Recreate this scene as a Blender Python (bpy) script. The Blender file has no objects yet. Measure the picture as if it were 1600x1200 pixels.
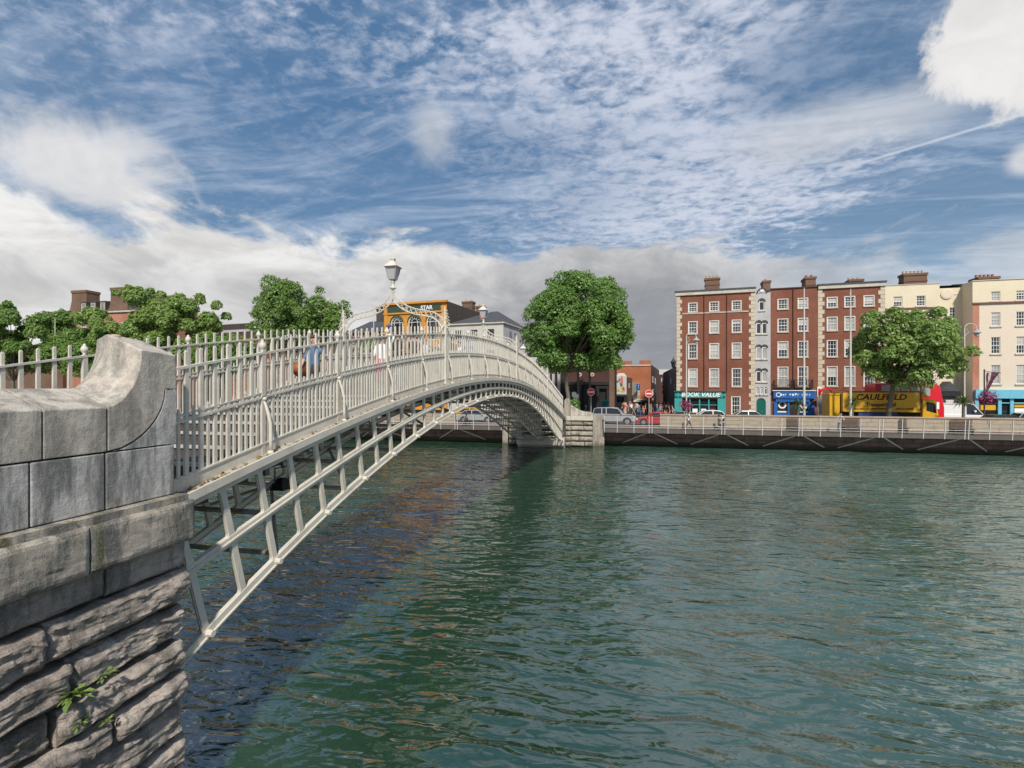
import bpy, random
import numpy as np
from math import *
from mathutils import Vector, Matrix

# ------------------------------------------------------------------ camera, sky, sun, exposure
sc = bpy.context.scene
COL = sc.collection
H = 5.66                       # eye height over the water (water is z = 0)
F, HOR, A = 790.0, 604.0, atan(178 / 790.0)
STREET = H - 3.9               # level of the far street
cam = bpy.data.objects.new('camera', bpy.data.cameras.new('camera'))
COL.objects.link(cam)
cam.location = (0, 0, H)
cam.rotation_euler = (pi / 2, 0, A)
cam.data.sensor_width = 36
cam.data.lens = 36 * F / 1600
cam.data.shift_y = 4 / 1600
cam.data.clip_start = 0.05
cam.data.clip_end = 3000
sc.camera = cam
sc.view_settings.view_transform = 'Standard'
sc.view_settings.look = 'None'
sc.view_settings.exposure = 0.62
sc.view_settings.gamma = 1.0
sc.view_settings.use_curve_mapping = False

SUNV = Vector((0.24, -0.66, 0.72)).normalized()
SUN_EL = asin(SUNV.z)
SUN_ROT = atan2(SUNV.x, SUNV.y) % (2 * pi)
sun = bpy.data.objects.new('sun', bpy.data.lights.new('sun', 'SUN'))
COL.objects.link(sun)
sun.data.energy = 3.1
sun.data.angle = radians(3.0)
sun.data.color = (1.0, 0.94, 0.85)
sun.rotation_euler = SUNV.to_track_quat('Z', 'Y').to_euler()
sun.location = (-40, -60, 60)


class NT:
    """small helper to write node trees"""
    def __init__(s, tree):
        s.t = tree
    def n(s, typ, ins=None, **kw):
        nd = s.t.nodes.new(typ)
        for k, v in kw.items():
            setattr(nd, k, v)
        if ins:
            for k, v in ins.items():
                s.put(nd.inputs[k], v)
        return nd
    def put(s, sock, v):
        if isinstance(v, bpy.types.NodeSocket):
            s.t.links.new(v, sock)
        else:
            if isinstance(v, tuple) and len(v) == 3 and sock.type == 'RGBA':
                v = v + (1,)
            sock.default_value = v
    def m(s, op, a, b=0.0, c=0.0, clamp=False):
        nd = s.t.nodes.new('ShaderNodeMath'); nd.operation = op; nd.use_clamp = clamp
        s.put(nd.inputs[0], a); s.put(nd.inputs[1], b); s.put(nd.inputs[2], c)
        return nd.outputs[0]
    def mix(s, f, a, b, typ='MIX'):
        nd = s.t.nodes.new('ShaderNodeMix'); nd.data_type = 'RGBA'; nd.blend_type = typ
        s.put(nd.inputs[0], f); s.put(nd.inputs[6], a); s.put(nd.inputs[7], b)
        return nd.outputs[2]
    def ss(s, x, lo, hi, a=0.0, b=1.0):
        nd = s.t.nodes.new('ShaderNodeMapRange'); nd.interpolation_type = 'SMOOTHSTEP'
        s.put(nd.inputs[0], x); s.put(nd.inputs[1], lo); s.put(nd.inputs[2], hi); s.put(nd.inputs[3], a); s.put(nd.inputs[4], b)
        return nd.outputs[0]
    def noise(s, vec, scale, detail=3.0, rough=0.55, dist=0.0):
        nd = s.n('ShaderNodeTexNoise', {'Vector': vec, 'Scale': scale, 'Detail': detail, 'Roughness': rough, 'Distortion': dist})
        return nd.outputs[0]
    def mapv(s, vec, loc=(0, 0, 0), rot=(0, 0, 0), scale=(1, 1, 1)):
        nd = s.n('ShaderNodeMapping', {'Vector': vec, 'Location': loc, 'Rotation': rot, 'Scale': scale})
        return nd.outputs[0]
    def xyz(s, x, y, z):
        return s.n('ShaderNodeCombineXYZ', {'X': x, 'Y': y, 'Z': z}).outputs[0]


def px_dir(x, y):
    """world direction seen at a point of the photograph"""
    f = Vector((-sin(A), cos(A), 0)); r = Vector((cos(A), sin(A), 0))
    return (f * F + r * (x - 800) + Vector((0, 0, HOR - y))).normalized()
def azel(x, y):
    d = px_dir(x, y)
    return atan2(d.x, d.y), asin(d.z)


world = bpy.data.worlds.new('World')
sc.world = world
world.use_nodes = True
wt = world.node_tree
wt.nodes.clear()
W = NT(wt)
tc = W.n('ShaderNodeTexCoord').outputs['Generated']
sky = W.n('ShaderNodeTexSky', sky_type='NISHITA')
sky.sun_disc = False
sky.sun_elevation = SUN_EL
sky.sun_rotation = SUN_ROT
sky.air_density = 1.2
sky.dust_density = 0.6
sky.ozone_density = 2.5
sep = W.n('ShaderNodeSeparateXYZ', {0: tc})
dx, dy, dz = sep.outputs
el = W.m('ARCSINE', dz)
az = W.m('ARCTAN2', dx, dy)
up = W.m('MAXIMUM', dz, 0.0)
pz = W.m('ADD', up, 0.10)
pv = W.xyz(W.m('DIVIDE', dx, pz), W.m('DIVIDE', dy, pz), 0.0)      # cloud sheet seen from below
aev = W.xyz(az, el, 0.0)
warp = W.noise(pv, 1.3, 4.0)
warpb = W.noise(aev, 9.0, 9.0, 0.62, 0.6)
def blob(x, y, rx, ry, soft=0.5, amp=0.55, noise=None):
    a0, e0 = azel(x, y)
    ex = W.m('DIVIDE', W.m('SUBTRACT', az, a0), rx)
    ey = W.m('DIVIDE', W.m('SUBTRACT', el, e0), ry)
    d = W.m('SQRT', W.m('ADD', W.m('MULTIPLY', ex, ex), W.m('MULTIPLY', ey, ey)))
    d = W.m('ADD', d, W.m('MULTIPLY', W.m('SUBTRACT', noise if noise else warpb, 0.5), amp * 2))
    return W.ss(d, 1.0 + soft, 1.0 - soft)
base = W.mix(0.62, sky.outputs[0], (0.42, 1.05, 2.15))
base = W.mix(1.0, base, (0.92, 0.94, 0.90), 'MULTIPLY')
big = W.noise(W.mapv(pv, rot=(0, 0, 0.5), scale=(0.5, 1.3, 1)), 1.1, 5.0, 0.6, 0.6)
base = W.mix(W.ss(big, 0.35, 0.65, 0.0, 0.30), base, (1.9, 2.6, 3.7))
# high thin streaks
ci = W.noise(W.mapv(pv, rot=(0, 0, 0.5), scale=(0.8, 2.6, 1)), 1.5, 8.0, 0.62, 0.7)
cim = W.m('MULTIPLY', W.ss(ci, 0.42, 0.72), 0.62)
# dappled altocumulus, in a broad patch to the right of the middle
al1 = W.noise(W.mapv(pv, rot=(0, 0, -0.35), scale=(1.0, 1.2, 1)), 15.0, 6.0, 0.6, 0.4)
al2 = W.noise(W.mapv(pv, loc=(2, 5, 0), rot=(0, 0, 0.6), scale=(1.0, 1.5, 1)), 5.0, 6.0, 0.6, 0.5)
al3 = W.noise(W.mapv(pv, loc=(7, 1, 0)), 30.0, 3.0, 0.6, 0.3)
al = W.m('ADD', W.m('ADD', W.m('MULTIPLY', al1, 0.42), W.m('MULTIPLY', al2, 0.40)), W.m('MULTIPLY', al3, 0.18))
alpatch = W.m('MAXIMUM', blob(1000, 130, 0.40, 0.30, 0.7, 0.8, warp), W.m('MULTIPLY', blob(260, 60, 0.6, 0.25, 0.8, 1.0, warp), 0.55))
alpatch = W.m('MAXIMUM', alpatch, W.m('MULTIPLY', blob(1060, 290, 0.34, 0.11, 0.6, 0.5, warp), 1.1))
alth = W.m('SUBTRACT', 0.60, W.m('MULTIPLY', alpatch, 0.17))
alm = W.m('MULTIPLY', W.ss(W.m('SUBTRACT', al, alth), -0.07, 0.15), W.ss(alpatch, 0.0, 0.6, 0.18, 0.95))
# low bank of cumulus along the horizon, thinner to the right
cun = W.noise(W.mapv(aev, scale=(1.0, 2.0, 1)), 4.6, 9.0, 0.60, 0.35)
topel = W.m('ADD', W.m('MULTIPLY', W.ss(az, -0.1, 0.55), -0.055), 0.262)
bank = W.ss(W.m('SUBTRACT', W.m('ADD', el, W.m('MULTIPLY', W.m('SUBTRACT', cun, 0.5), 0.34)), topel), 0.022, -0.022)
bank = W.m('MULTIPLY', bank, W.ss(az, 0.10, 0.50, 1.0, 0.42))
puff = W.m('MAXIMUM', W.m('MULTIPLY', blob(125, 258, 0.105, 0.052, 0.6, 1.3), 0.85), blob(1615, 50, 0.115, 0.085, 0.13, 0.75))
puff = W.m('MAXIMUM', puff, W.m('MULTIPLY', blob(678, 205, 0.035, 0.045, 0.7, 0.9), 0.42))
puff = W.m('MAXIMUM', puff, W.m('MULTIPLY', blob(1330, 195, 0.17, 0.035, 0.8, 0.7), 0.45))
puff = W.m('MAXIMUM', puff, W.m('MULTIPLY', blob(1605, 250, 0.02, 0.018, 0.6, 0.7), 0.7))
# a vapour trail on a great circle
da, db = px_dir(1285, 273), px_dir(1600, 178)
nrm = da.cross(db).normalized()
dist = W.m('ABSOLUTE', W.m('ADD', W.m('ADD', W.m('MULTIPLY', dx, nrm.x), W.m('MULTIPLY', dy, nrm.y)), W.m('MULTIPLY', dz, nrm.z)))
trail = W.m('MULTIPLY', W.ss(dist, 0.0030, 0.0006), W.ss(az, azel(1270, 270)[0], azel(1400, 270)[0]))
trail = W.m('MULTIPLY', trail, W.m('MULTIPLY', W.ss(dy, 0.0, 0.2), 0.5))
# cloud brightness
shade = W.noise(W.mapv(aev, loc=(3, 1, 0), scale=(1.0, 2.2, 1)), 6.5, 8.0, 0.62, 0.5)
dark = W.m('MULTIPLY', blob(960, 530, 0.34, 0.15, 0.8, 0.5), 0.80)
dark = W.m('MAXIMUM', dark, W.m('MULTIPLY', blob(430, 470, 0.3, 0.05, 0.9, 0.5), 0.25))
lum = W.m('MULTIPLY', W.ss(shade, 0.32, 0.66, 0.78, 1.14), W.m('SUBTRACT', 1.0, W.m('MULTIPLY', dark, 0.72)))
bankc = W.mix(1.0, (5.6, 5.55, 5.5), W.xyz(lum, lum, lum), 'MULTIPLY')
bankc = W.mix(W.m('MULTIPLY', dark, 0.45), bankc, (1.9, 2.2, 2.8))
clear = W.m('SUBTRACT', 1.0, W.m('MULTIPLY', blob(480, 250, 0.55, 0.13, 0.7, 0.7, warp), 0.75))
clear = W.m('MULTIPLY', clear, W.m('SUBTRACT', 1.0, W.m('MULTIPLY', blob(1330, 110, 0.16, 0.10, 0.7, 0.6, warp), 0.8)))
base = W.mix(W.m('MULTIPLY', blob(620, 120, 0.5, 0.25, 0.9, 0.5, warp), 0.5), base, (0.55, 1.35, 2.7))
alm = W.m('MULTIPLY', alm, clear)
c = W.mix(cim, base, (3.9, 4.5, 5.5))
c = W.mix(alm, c, (4.5, 4.8, 5.6))
c = W.mix(W.ss(el, 0.30, 0.02, 0.0, 0.45), c, (3.8, 4.7, 5.9))
c = W.mix(trail, c, (5.2, 5.5, 6.0))
pl = W.ss(warpb, 0.25, 0.7, 0.86, 1.04)
c = W.mix(puff, c, W.mix(1.0, (6.0, 5.9, 5.85), W.xyz(pl, pl, pl), 'MULTIPLY'))
c = W.mix(bank, c, bankc)
bg = W.n('ShaderNodeBackground', {'Color': c, 'Strength': 0.093})
wo = W.n('ShaderNodeOutputWorld', {'Surface': bg.outputs[0]})

# ------------------------------------------------------------------ photograph to world
def ang(x):
    return atan((x - 800) / F) - A
def X_at(x, Y):
    return Y * tan(ang(x))
def zc_of(X, Y):
    return -X * sin(A) + Y * cos(A)
def Z_at(y, X, Y):
    return H + (HOR - y) * zc_of(X, Y) / F
def pt(x, y, Y):
    X = X_at(x, Y)
    return Vector((X, Y, Z_at(y, X, Y)))
def px_of(X, Y):
    return 800 + F * tan(atan2(X, Y) + A)

# ------------------------------------------------------------------ mesh builder
class MB:
    def __init__(s):
        s.v = []; s.f = []; s.m = []
    def add(s, vs, fs, mi=0):
        o = len(s.v); s.v += [tuple(p) for p in vs]
        for f in fs:
            s.f.append(tuple(i + o for i in f)); s.m.append(mi)
        return s
    def quad(s, a, b, c, d, mi=0):
        return s.add([a, b, c, d], [(0, 1, 2, 3)], mi)
    def box(s, x0, x1, y0, y1, z0, z1, mi=0):
        vs = [(x, y, z) for z in (z0, z1) for y in (y0, y1) for x in (x0, x1)]
        return s.add(vs, [(0, 2, 3, 1), (4, 5, 7, 6), (0, 1, 5, 4), (1, 3, 7, 5), (3, 2, 6, 7), (2, 0, 4, 6)], mi)
    def beam(s, p, q, w, h, mi=0, up=(0, 0, 1)):
        p = Vector(p); q = Vector(q); d = (q - p).normalized(); u = Vector(up)
        if abs(d.dot(u)) > 0.98: u = Vector((1, 0, 0))
        a = d.cross(u).normalized() * w / 2; b = a.cross(d).normalized() * h / 2
        vs = [p - a - b, p + a - b, p + a + b, p - a + b, q - a - b, q + a - b, q + a + b, q - a + b]
        return s.add(vs, [(3, 2, 1, 0), (4, 5, 6, 7), (0, 1, 5, 4), (1, 2, 6, 5), (2, 3, 7, 6), (3, 0, 4, 7)], mi)
    def tube(s, pts, r, n=8, mi=0, cap=True):
        pts = [Vector(p) for p in pts]; rings = []
        rs = r if isinstance(r, (list, tuple)) else [r] * len(pts)
        u = None
        for i, p in enumerate(pts):
            d = (pts[min(i + 1, len(pts) - 1)] - pts[max(i - 1, 0)]).normalized()
            if u is None:
                u = Vector((0, 0, 1)) if abs(d.z) < 0.9 else Vector((1, 0, 0))
            a = d.cross(u)
            if a.length < 1e-4: a = d.cross(Vector((0, 1, 0)))
            a.normalize(); u = a.cross(d)
            rings.append([p + (a * cos(2 * pi * k / n) + u * sin(2 * pi * k / n)) * rs[i] for k in range(n)])
        return s.loft(rings, mi, cap)
    def loft(s, rings, mi=0, cap=True):
        n = len(rings[0]); vs = [p for r in rings for p in r]; fs = []
        for i in range(len(rings) - 1):
            for k in range(n):
                fs.append((i * n + k, i * n + (k + 1) % n, (i + 1) * n + (k + 1) % n, (i + 1) * n + k))
        if cap:
            fs.append(tuple(reversed(range(n)))); fs.append(tuple((len(rings) - 1) * n + k for k in range(n)))
        return s.add(vs, fs, mi)
    def lathe(s, c, prof, n=12, mi=0, ph=0.0):
        return s.loft([[(c[0] + r * cos(2 * pi * k / n + ph), c[1] + r * sin(2 * pi * k / n + ph), c[2] + z) for k in range(n)] for r, z in prof], mi)
    def prism(s, poly, axis, a, b, mi=0):
        def P(t, u, w):
            return {'x': (w, t, u), 'y': (t, w, u), 'z': (t, u, w)}[axis]
        return s.loft([[P(t, u, a) for t, u in poly], [P(t, u, b) for t, u in poly]], mi)
    def arc(s, cx, cz, ro, ri, y0, y1, a0=0.0, a1=pi, n=12, mi=0):
        for k in range(n):
            t, u = a0 + (a1 - a0) * k / n, a0 + (a1 - a0) * (k + 1) / n
            q = [(cx + ro * cos(t), cz + ro * sin(t)), (cx + ro * cos(u), cz + ro * sin(u)), (cx + ri * cos(u), cz + ri * sin(u)), (cx + ri * cos(t), cz + ri * sin(t))]
            s.prism(q, 'y', y0, y1, mi)
        return s
    def mesh(s, name, mats, smooth=False):
        me = bpy.data.meshes.new(name)
        me.from_pydata(s.v, [], s.f)
        for m in (mats if isinstance(mats, (list, tuple)) else [mats]):
            me.materials.append(m)
        me.polygons.foreach_set('material_index', s.m)
        if smooth: me.polygons.foreach_set('use_smooth', [True] * len(s.f))
        bm = bmesh.new(); bm.from_mesh(me); bmesh.ops.recalc_face_normals(bm, faces=bm.faces); bm.to_mesh(me); bm.free()
        me.update()
        return me

import bmesh
WM = {}
def place(o, parent=None, local=False, loc=None, rz=0.0, rot=None):
    COL.objects.link(o)
    if loc is not None: o.location = loc
    if rot is not None: o.rotation_euler = rot
    elif rz: o.rotation_euler = (0, 0, rz)
    basis = Matrix.Translation(o.location) @ o.rotation_euler.to_matrix().to_4x4()
    if parent:
        o.parent = parent
        if not local:
            o.matrix_parent_inverse = WM[parent.name].inverted()
            WM[o.name] = basis
        else:
            WM[o.name] = WM[parent.name] @ basis
    else:
        WM[o.name] = basis
    return o
def mk(name, mb, mats, parent=None, local=False, loc=None, rz=0.0, rot=None, smooth=False, bevel=0, **props):
    me = mb.mesh(name, mats, smooth) if isinstance(mb, MB) else mb
    o = bpy.data.objects.new(name, me)
    place(o, parent, local, loc, rz, rot)
    if bevel:
        b = o.modifiers.new('bevel', 'BEVEL'); b.width = bevel; b.segments = 2; b.limit_method = 'ANGLE'
    for k, v in props.items(): o[k] = v
    return o
def tag(o, label, cat, group=None):
    o['label'] = label; o['category'] = cat
    if group: o['group'] = group
    return o
def thing(name, label, cat, loc=(0, 0, 0), rz=0.0, group=None):
    o = bpy.data.objects.new(name, None)
    o.empty_display_size = 0.2
    place(o, loc=loc, rz=rz)
    return tag(o, label, cat, group)
def dup(root, loc, rz=0.0, label=None, group=None):
    def cp(o, par):
        c = o.copy(); COL.objects.link(c)
        if par: c.parent = par
        for ch in list(o.children): cp(ch, c)
        return c
    r = cp(root, None)
    r.location = loc; r.rotation_euler = (0, 0, rz)
    if label: r['label'] = label
    if group: r['group'] = group
    return r

# ------------------------------------------------------------------ materials
def mat(name, col, rough=0.7, metal=0.0, fn=None, spec=0.3):
    m = bpy.data.materials.new(name); m.use_nodes = True
    t = NT(m.node_tree); m.node_tree.nodes.clear()
    b = t.n('ShaderNodeBsdfPrincipled', {'Base Color': tuple(col[:3]) + (1,), 'Roughness': rough, 'Metallic': metal, 'Specular IOR Level': spec})
    o = t.n('ShaderNodeOutputMaterial', {'Surface': b.outputs[0]})
    if fn: fn(t, b)
    return m
def weather(c1, c2, scale=3.0, amt=0.6, bump=0.0, stretch=(1, 1, 1), lo=0.35, hi=0.75, bscale=30.0):
    def fn(t, b):
        co = t.n('ShaderNodeNewGeometry').outputs['Position']
        v = t.mapv(co, scale=stretch)
        n = t.noise(v, scale, 6.0, 0.62)
        f = t.m('MULTIPLY', t.ss(n, lo, hi), amt)
        col = t.mix(f, c1, c2)
        n2 = t.noise(co, bscale, 4.0, 0.7)
        col = t.mix(t.ss(n2, 0.3, 0.7, 0.0, 0.22), col, (0.02, 0.02, 0.02))
        t.put(b.inputs['Base Color'], col)
        if bump:
            bp = t.n('ShaderNodeBump', {'Height': n2, 'Strength': bump, 'Distance': 0.02})
            t.put(b.inputs['Normal'], bp.outputs[0])
    return fn
def wmat(name, c1, c2, **k):
    rough = k.pop('rough', 0.8)
    return mat(name, c1, rough, fn=weather(c1, c2, **k))
def brick(name, c1, c2, mortar, bw=0.23, bh=0.075, mort=0.012):
    def fn(t, b):
        co = t.n('ShaderNodeTexCoord').outputs['Object']
        se = t.n('ShaderNodeSeparateXYZ', {0: co})
        v = t.xyz(t.m('ADD', se.outputs[0], se.outputs[1]), se.outputs[2], 0.0)
        br = t.n('ShaderNodeTexBrick', {'Vector': v, 'Color1': c1, 'Color2': c2, 'Mortar': mortar, 'Scale': 1.0, 'Mortar Size': mort, 'Brick Width': bw, 'Row Height': bh, 'Bias': 0.0})
        n = t.noise(co, 0.35, 5.0, 0.6)
        n2 = t.noise(t.mapv(co, scale=(1, 1, 0.25)), 1.7, 5.0, 0.6)
        col = t.mix(t.ss(n, 0.35, 0.65, 0.0, 0.5), br.outputs[0], tuple(x * 0.55 for x in c1))
        col = t.mix(t.ss(n2, 0.45, 0.8, 0.0, 0.35), col, tuple(min(1, x * 1.35 + 0.03) for x in c2))
        t.put(b.inputs['Base Color'], col)
        bp = t.n('ShaderNodeBump', {'Height': br.outputs[1], 'Strength': 0.4, 'Distance': -0.01})
        t.put(b.inputs['Normal'], bp.outputs[0])
    return mat(name, c1, 0.85, fn=fn)

def granite_fn(dark_amt, c1=(0.46, 0.45, 0.43), moss=0.0, vary=0.0):
    def fn(t, b):
        co = t.n('ShaderNodeNewGeometry').outputs['Position']
        st = t.noise(t.mapv(co, scale=(2.2, 2.2, 0.45)), 1.5, 8.0, 0.68, 0.35)
        fine = t.noise(co, 90.0, 3.0, 0.8)
        mid = t.noise(co, 9.0, 6.0, 0.7)
        col = t.mix(t.ss(mid, 0.3, 0.7), tuple(x * 0.80 for x in c1), tuple(x * 1.16 for x in c1))
        pink = t.noise(co, 3.1, 3.0, 0.5)
        col = t.mix(t.ss(pink, 0.45, 0.75, 0, 0.35), col, (0.40, 0.30, 0.26))
        col = t.mix(t.m('MULTIPLY', t.ss(st, 0.43, 0.60), dark_amt), col, (0.075, 0.078, 0.072))
        if vary:
            oi = t.n('ShaderNodeObjectInfo').outputs['Random']
            col = t.mix(t.m('MULTIPLY', oi, vary), col, (0.12, 0.085, 0.065))
            lay = t.noise(t.mapv(co, scale=(1.2, 1.2, 9.0)), 2.0, 5.0, 0.7)
            col = t.mix(t.ss(lay, 0.5, 0.72, 0, 0.65), col, (0.07, 0.055, 0.045))
        if moss:
            ms = t.noise(t.mapv(co, loc=(5, 0, 0), scale=(2.0, 2.0, 0.35)), 2.2, 5.0, 0.6)
            col = t.mix(t.ss(ms, 0.52, 0.68, 0, moss), col, (0.09, 0.085, 0.03))
        col = t.mix(t.ss(fine, 0.5, 0.72, 0, 0.5), col, (0.10, 0.10, 0.10))
        col = t.mix(t.ss(fine, 0.5, 0.3, 0, 0.35), col, (0.7, 0.69, 0.66))
        se = t.n('ShaderNodeSeparateXYZ', {0: co})
        wet = t.ss(t.m('ADD', se.outputs[2], t.m('MULTIPLY', mid, 0.9)), 1.0, 0.35)
        col = t.mix(t.m('MULTIPLY', wet, 0.85), col, (0.035, 0.04, 0.018))
        t.put(b.inputs['Base Color'], col)
        t.put(b.inputs['Roughness'], t.ss(wet, 0, 1, 0.85, 0.4))
        h = t.m('ADD', t.m('MULTIPLY', mid, 1.0), t.m('MULTIPLY', fine, 0.25))
        bp = t.n('ShaderNodeBump', {'Height': h, 'Strength': 0.7, 'Distance': 0.025})
        t.put(b.inputs['Normal'], bp.outputs[0])
    return fn
M = {}
M['granite'] = mat('granite', (0.4, 0.4, 0.38), 0.85, fn=granite_fn(0.80, (0.47, 0.455, 0.43)))
M['granite_top'] = mat('granite_top', (0.5, 0.45, 0.4), 0.85, fn=granite_fn(0.55, (0.50, 0.455, 0.385)))
M['ledge'] = mat('ledge_stone', (0.4, 0.4, 0.38), 0.9, fn=granite_fn(0.85, (0.40, 0.355, 0.29), moss=0.9))
M['rubble'] = mat('rubble_stone', (0.3, 0.28, 0.26), 0.95, fn=granite_fn(0.70, (0.43, 0.37, 0.315), moss=0.40, vary=0.38))
M['rubble_far'] = mat('rubble_far', (0.3, 0.28, 0.26), 0.95, fn=granite_fn(0.45, (0.36, 0.32, 0.26), moss=0.4))
M['mortar'] = wmat('mortar', (0.03, 0.028, 0.024), (0.06, 0.055, 0.045))
def rusty(c1, c2, rust=0.5, dirt=0.4):
    def fn(t, b):
        co = t.n('ShaderNodeNewGeometry').outputs['Position']
        n = t.noise(co, 2.2, 7.0, 0.65)
        col = t.mix(t.ss(n, 0.42, 0.72, 0, dirt), c1, c2)
        st = t.noise(t.mapv(co, scale=(6, 6, 0.9)), 2.4, 6.0, 0.7)
        col = t.mix(t.ss(st, 0.56, 0.74, 0, 0.45), col, (0.26, 0.20, 0.14))
        sp = t.noise(co, 16.0, 5.0, 0.72)
        col = t.mix(t.ss(sp, 0.62, 0.70, 0, rust), col, (0.16, 0.07, 0.03))
        t.put(b.inputs['Base Color'], col)
        t.put(b.inputs['Roughness'], t.ss(sp, 0.4, 0.7, 0.42, 0.75))
        bp = t.n('ShaderNodeBump', {'Height': sp, 'Strength': 0.35, 'Distance': 0.006})
        t.put(b.inputs['Normal'], bp.outputs[0])
    return fn
M['paint'] = mat('bridge_paint', (0.55, 0.52, 0.46), 0.5, fn=rusty((0.60, 0.565, 0.485), (0.36, 0.31, 0.25)))
M['paint_dirty'] = wmat('bridge_paint_dirty', (0.46, 0.42, 0.35), (0.17, 0.14, 0.11), scale=6.0, amt=0.75, bump=0.3, lo=0.4)
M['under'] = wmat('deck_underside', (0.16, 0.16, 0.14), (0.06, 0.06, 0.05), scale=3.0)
M['deck'] = wmat('deck_boards', (0.24, 0.20, 0.17), (0.12, 0.10, 0.09), scale=6.0)
M['step_dark'] = wmat('step_dark', (0.10, 0.075, 0.06), (0.06, 0.045, 0.04), scale=6.0)
M['nosing'] = wmat('step_nosing', (0.55, 0.53, 0.48), (0.3, 0.28, 0.25), scale=8.0)
M['brick_red'] = brick('brick_red', (0.28, 0.088, 0.048), (0.19, 0.062, 0.038), (0.21, 0.12, 0.085))
M['brick_brown'] = brick('brick_brown', (0.20, 0.10, 0.06), (0.13, 0.07, 0.05), (0.2, 0.16, 0.12))
M['brick_dark'] = brick('brick_dark', (0.10, 0.035, 0.03), (0.07, 0.03, 0.03), (0.08, 0.06, 0.05))
M['brick_orange'] = brick('brick_orange', (0.42, 0.13, 0.06), (0.36, 0.11, 0.05), (0.34, 0.17, 0.1))
M['brick_pink'] = brick('brick_pink', (0.50, 0.20, 0.13), (0.43, 0.17, 0.11), (0.42, 0.25, 0.18))
M['quoin'] = wmat('quoin_stone', (0.62, 0.54, 0.42), (0.42, 0.35, 0.26), scale=2.0)
M['trim'] = wmat('stone_trim', (0.58, 0.54, 0.46), (0.36, 0.32, 0.26), scale=1.5)
M['cream'] = wmat('cream_render', (0.76, 0.67, 0.49), (0.68, 0.58, 0.43), scale=0.5, amt=0.8)
M['cream_pink'] = wmat('pinkish_render', (0.72, 0.61, 0.49), (0.74, 0.65, 0.53), scale=0.5, amt=0.8)
M['grey_render'] = wmat('grey_render', (0.52, 0.50, 0.50), (0.36, 0.35, 0.35), scale=0.8)
M['white_render'] = wmat('white_render', (0.60, 0.58, 0.53), (0.45, 0.43, 0.40), scale=0.6)
M['beige_render'] = wmat('beige_render', (0.55, 0.47, 0.33), (0.40, 0.33, 0.24), scale=0.8)
M['orange_paint'] = wmat('orange_paint', (0.68, 0.31, 0.055), (0.50, 0.21, 0.04), scale=1.2, amt=0.6)
M['slate'] = wmat('slate_roof', (0.085, 0.088, 0.10), (0.045, 0.046, 0.05), scale=2.0, stretch=(1, 1, 4))
M['dark_gable'] = wmat('dark_gable', (0.085, 0.07, 0.06), (0.05, 0.045, 0.04), scale=1.0)
M['white'] = wmat('white_paint', (0.78, 0.76, 0.72), (0.6, 0.58, 0.54), scale=3.0, rough=0.5)
M['black'] = mat('black_paint', (0.02, 0.02, 0.022), 0.5)
M['darkgrey'] = wmat('dark_grey', (0.07, 0.07, 0.07), (0.04, 0.04, 0.04))
M['charcoal_front'] = wmat('charcoal_front', (0.022, 0.02, 0.022), (0.05, 0.04, 0.04), scale=1.5)
M['teal'] = wmat('teal_paint', (0.05, 0.36, 0.34), (0.06, 0.28, 0.27), scale=1.5, rough=0.5)
M['teal_dark'] = mat('teal_dark', (0.01, 0.10, 0.10), 0.5)
M['blue_shop'] = wmat('blue_paint', (0.02, 0.13, 0.42), (0.02, 0.10, 0.32), scale=1.5, rough=0.5)
M['sky_blue'] = wmat('light_blue_paint', (0.17, 0.52, 0.68), (0.18, 0.44, 0.58), scale=1.5, rough=0.5)
M['green_door'] = mat('green_door', (0.01, 0.11, 0.085), 0.4)
M['sign_green'] = mat('sign_green', (0.04, 0.075, 0.05), 0.5)
M['brown_fascia'] = mat('brown_fascia', (0.14, 0.07, 0.05), 0.6)
M['pot_red'] = wmat('clay_pot_red', (0.45, 0.14, 0.09), (0.3, 0.1, 0.07))
M['pot_buff'] = wmat('clay_pot_buff', (0.55, 0.42, 0.28), (0.4, 0.3, 0.2))
M['steel'] = mat('painted_steel', (0.62, 0.61, 0.58), 0.45, fn=weather((0.62, 0.61, 0.58), (0.4, 0.38, 0.35), 4.0, 0.4))
M['steel_dull'] = mat('galvanised', (0.35, 0.35, 0.34), 0.5)
M['quay_stone'] = wmat('quay_parapet_stone', (0.43, 0.36, 0.27), (0.25, 0.20, 0.15), scale=1.5, stretch=(1, 1, 3), bump=0.3)
M['quay_wall'] = wmat('quay_wall_stone', (0.24, 0.165, 0.15), (0.12, 0.09, 0.08), scale=1.2, stretch=(1, 1, 2), bump=0.4)
def _qw(t, b):
    co = t.n('ShaderNodeTexCoord').outputs['Object']
    se = t.n('ShaderNodeSeparateXYZ', {0: co})
    br = t.n('ShaderNodeTexBrick', {'Vector': t.xyz(se.outputs[0], se.outputs[2], 0.0), 'Color1': (0.22, 0.155, 0.14, 1), 'Color2': (0.15, 0.115, 0.105, 1), 'Mortar': (0.04, 0.035, 0.03, 1), 'Scale': 1.0, 'Mortar Size': 0.02, 'Brick Width': 1.3, 'Row Height': 0.38})
    n = t.noise(co, 1.5, 6.0, 0.65)
    col = t.mix(t.ss(n, 0.4, 0.7, 0, 0.6), br.outputs[0], (0.06, 0.045, 0.04))
    col = t.mix(t.ss(t.m('ADD', se.outputs[2], t.m('MULTIPLY', n, 0.5)), 0.75, 0.45, 0, 0.85), col, (0.035, 0.05, 0.02))
    t.put(b.inputs['Base Color'], col)
    bp = t.n('ShaderNodeBump', {'Height': t.m('ADD', br.outputs[1], n), 'Strength': 0.5, 'Distance': -0.03})
    t.put(b.inputs['Normal'], bp.outputs[0])
M['quay_wall'] = mat('quay_wall_courses', (0.15, 0.1, 0.1), 0.85, fn=_qw)
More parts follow.
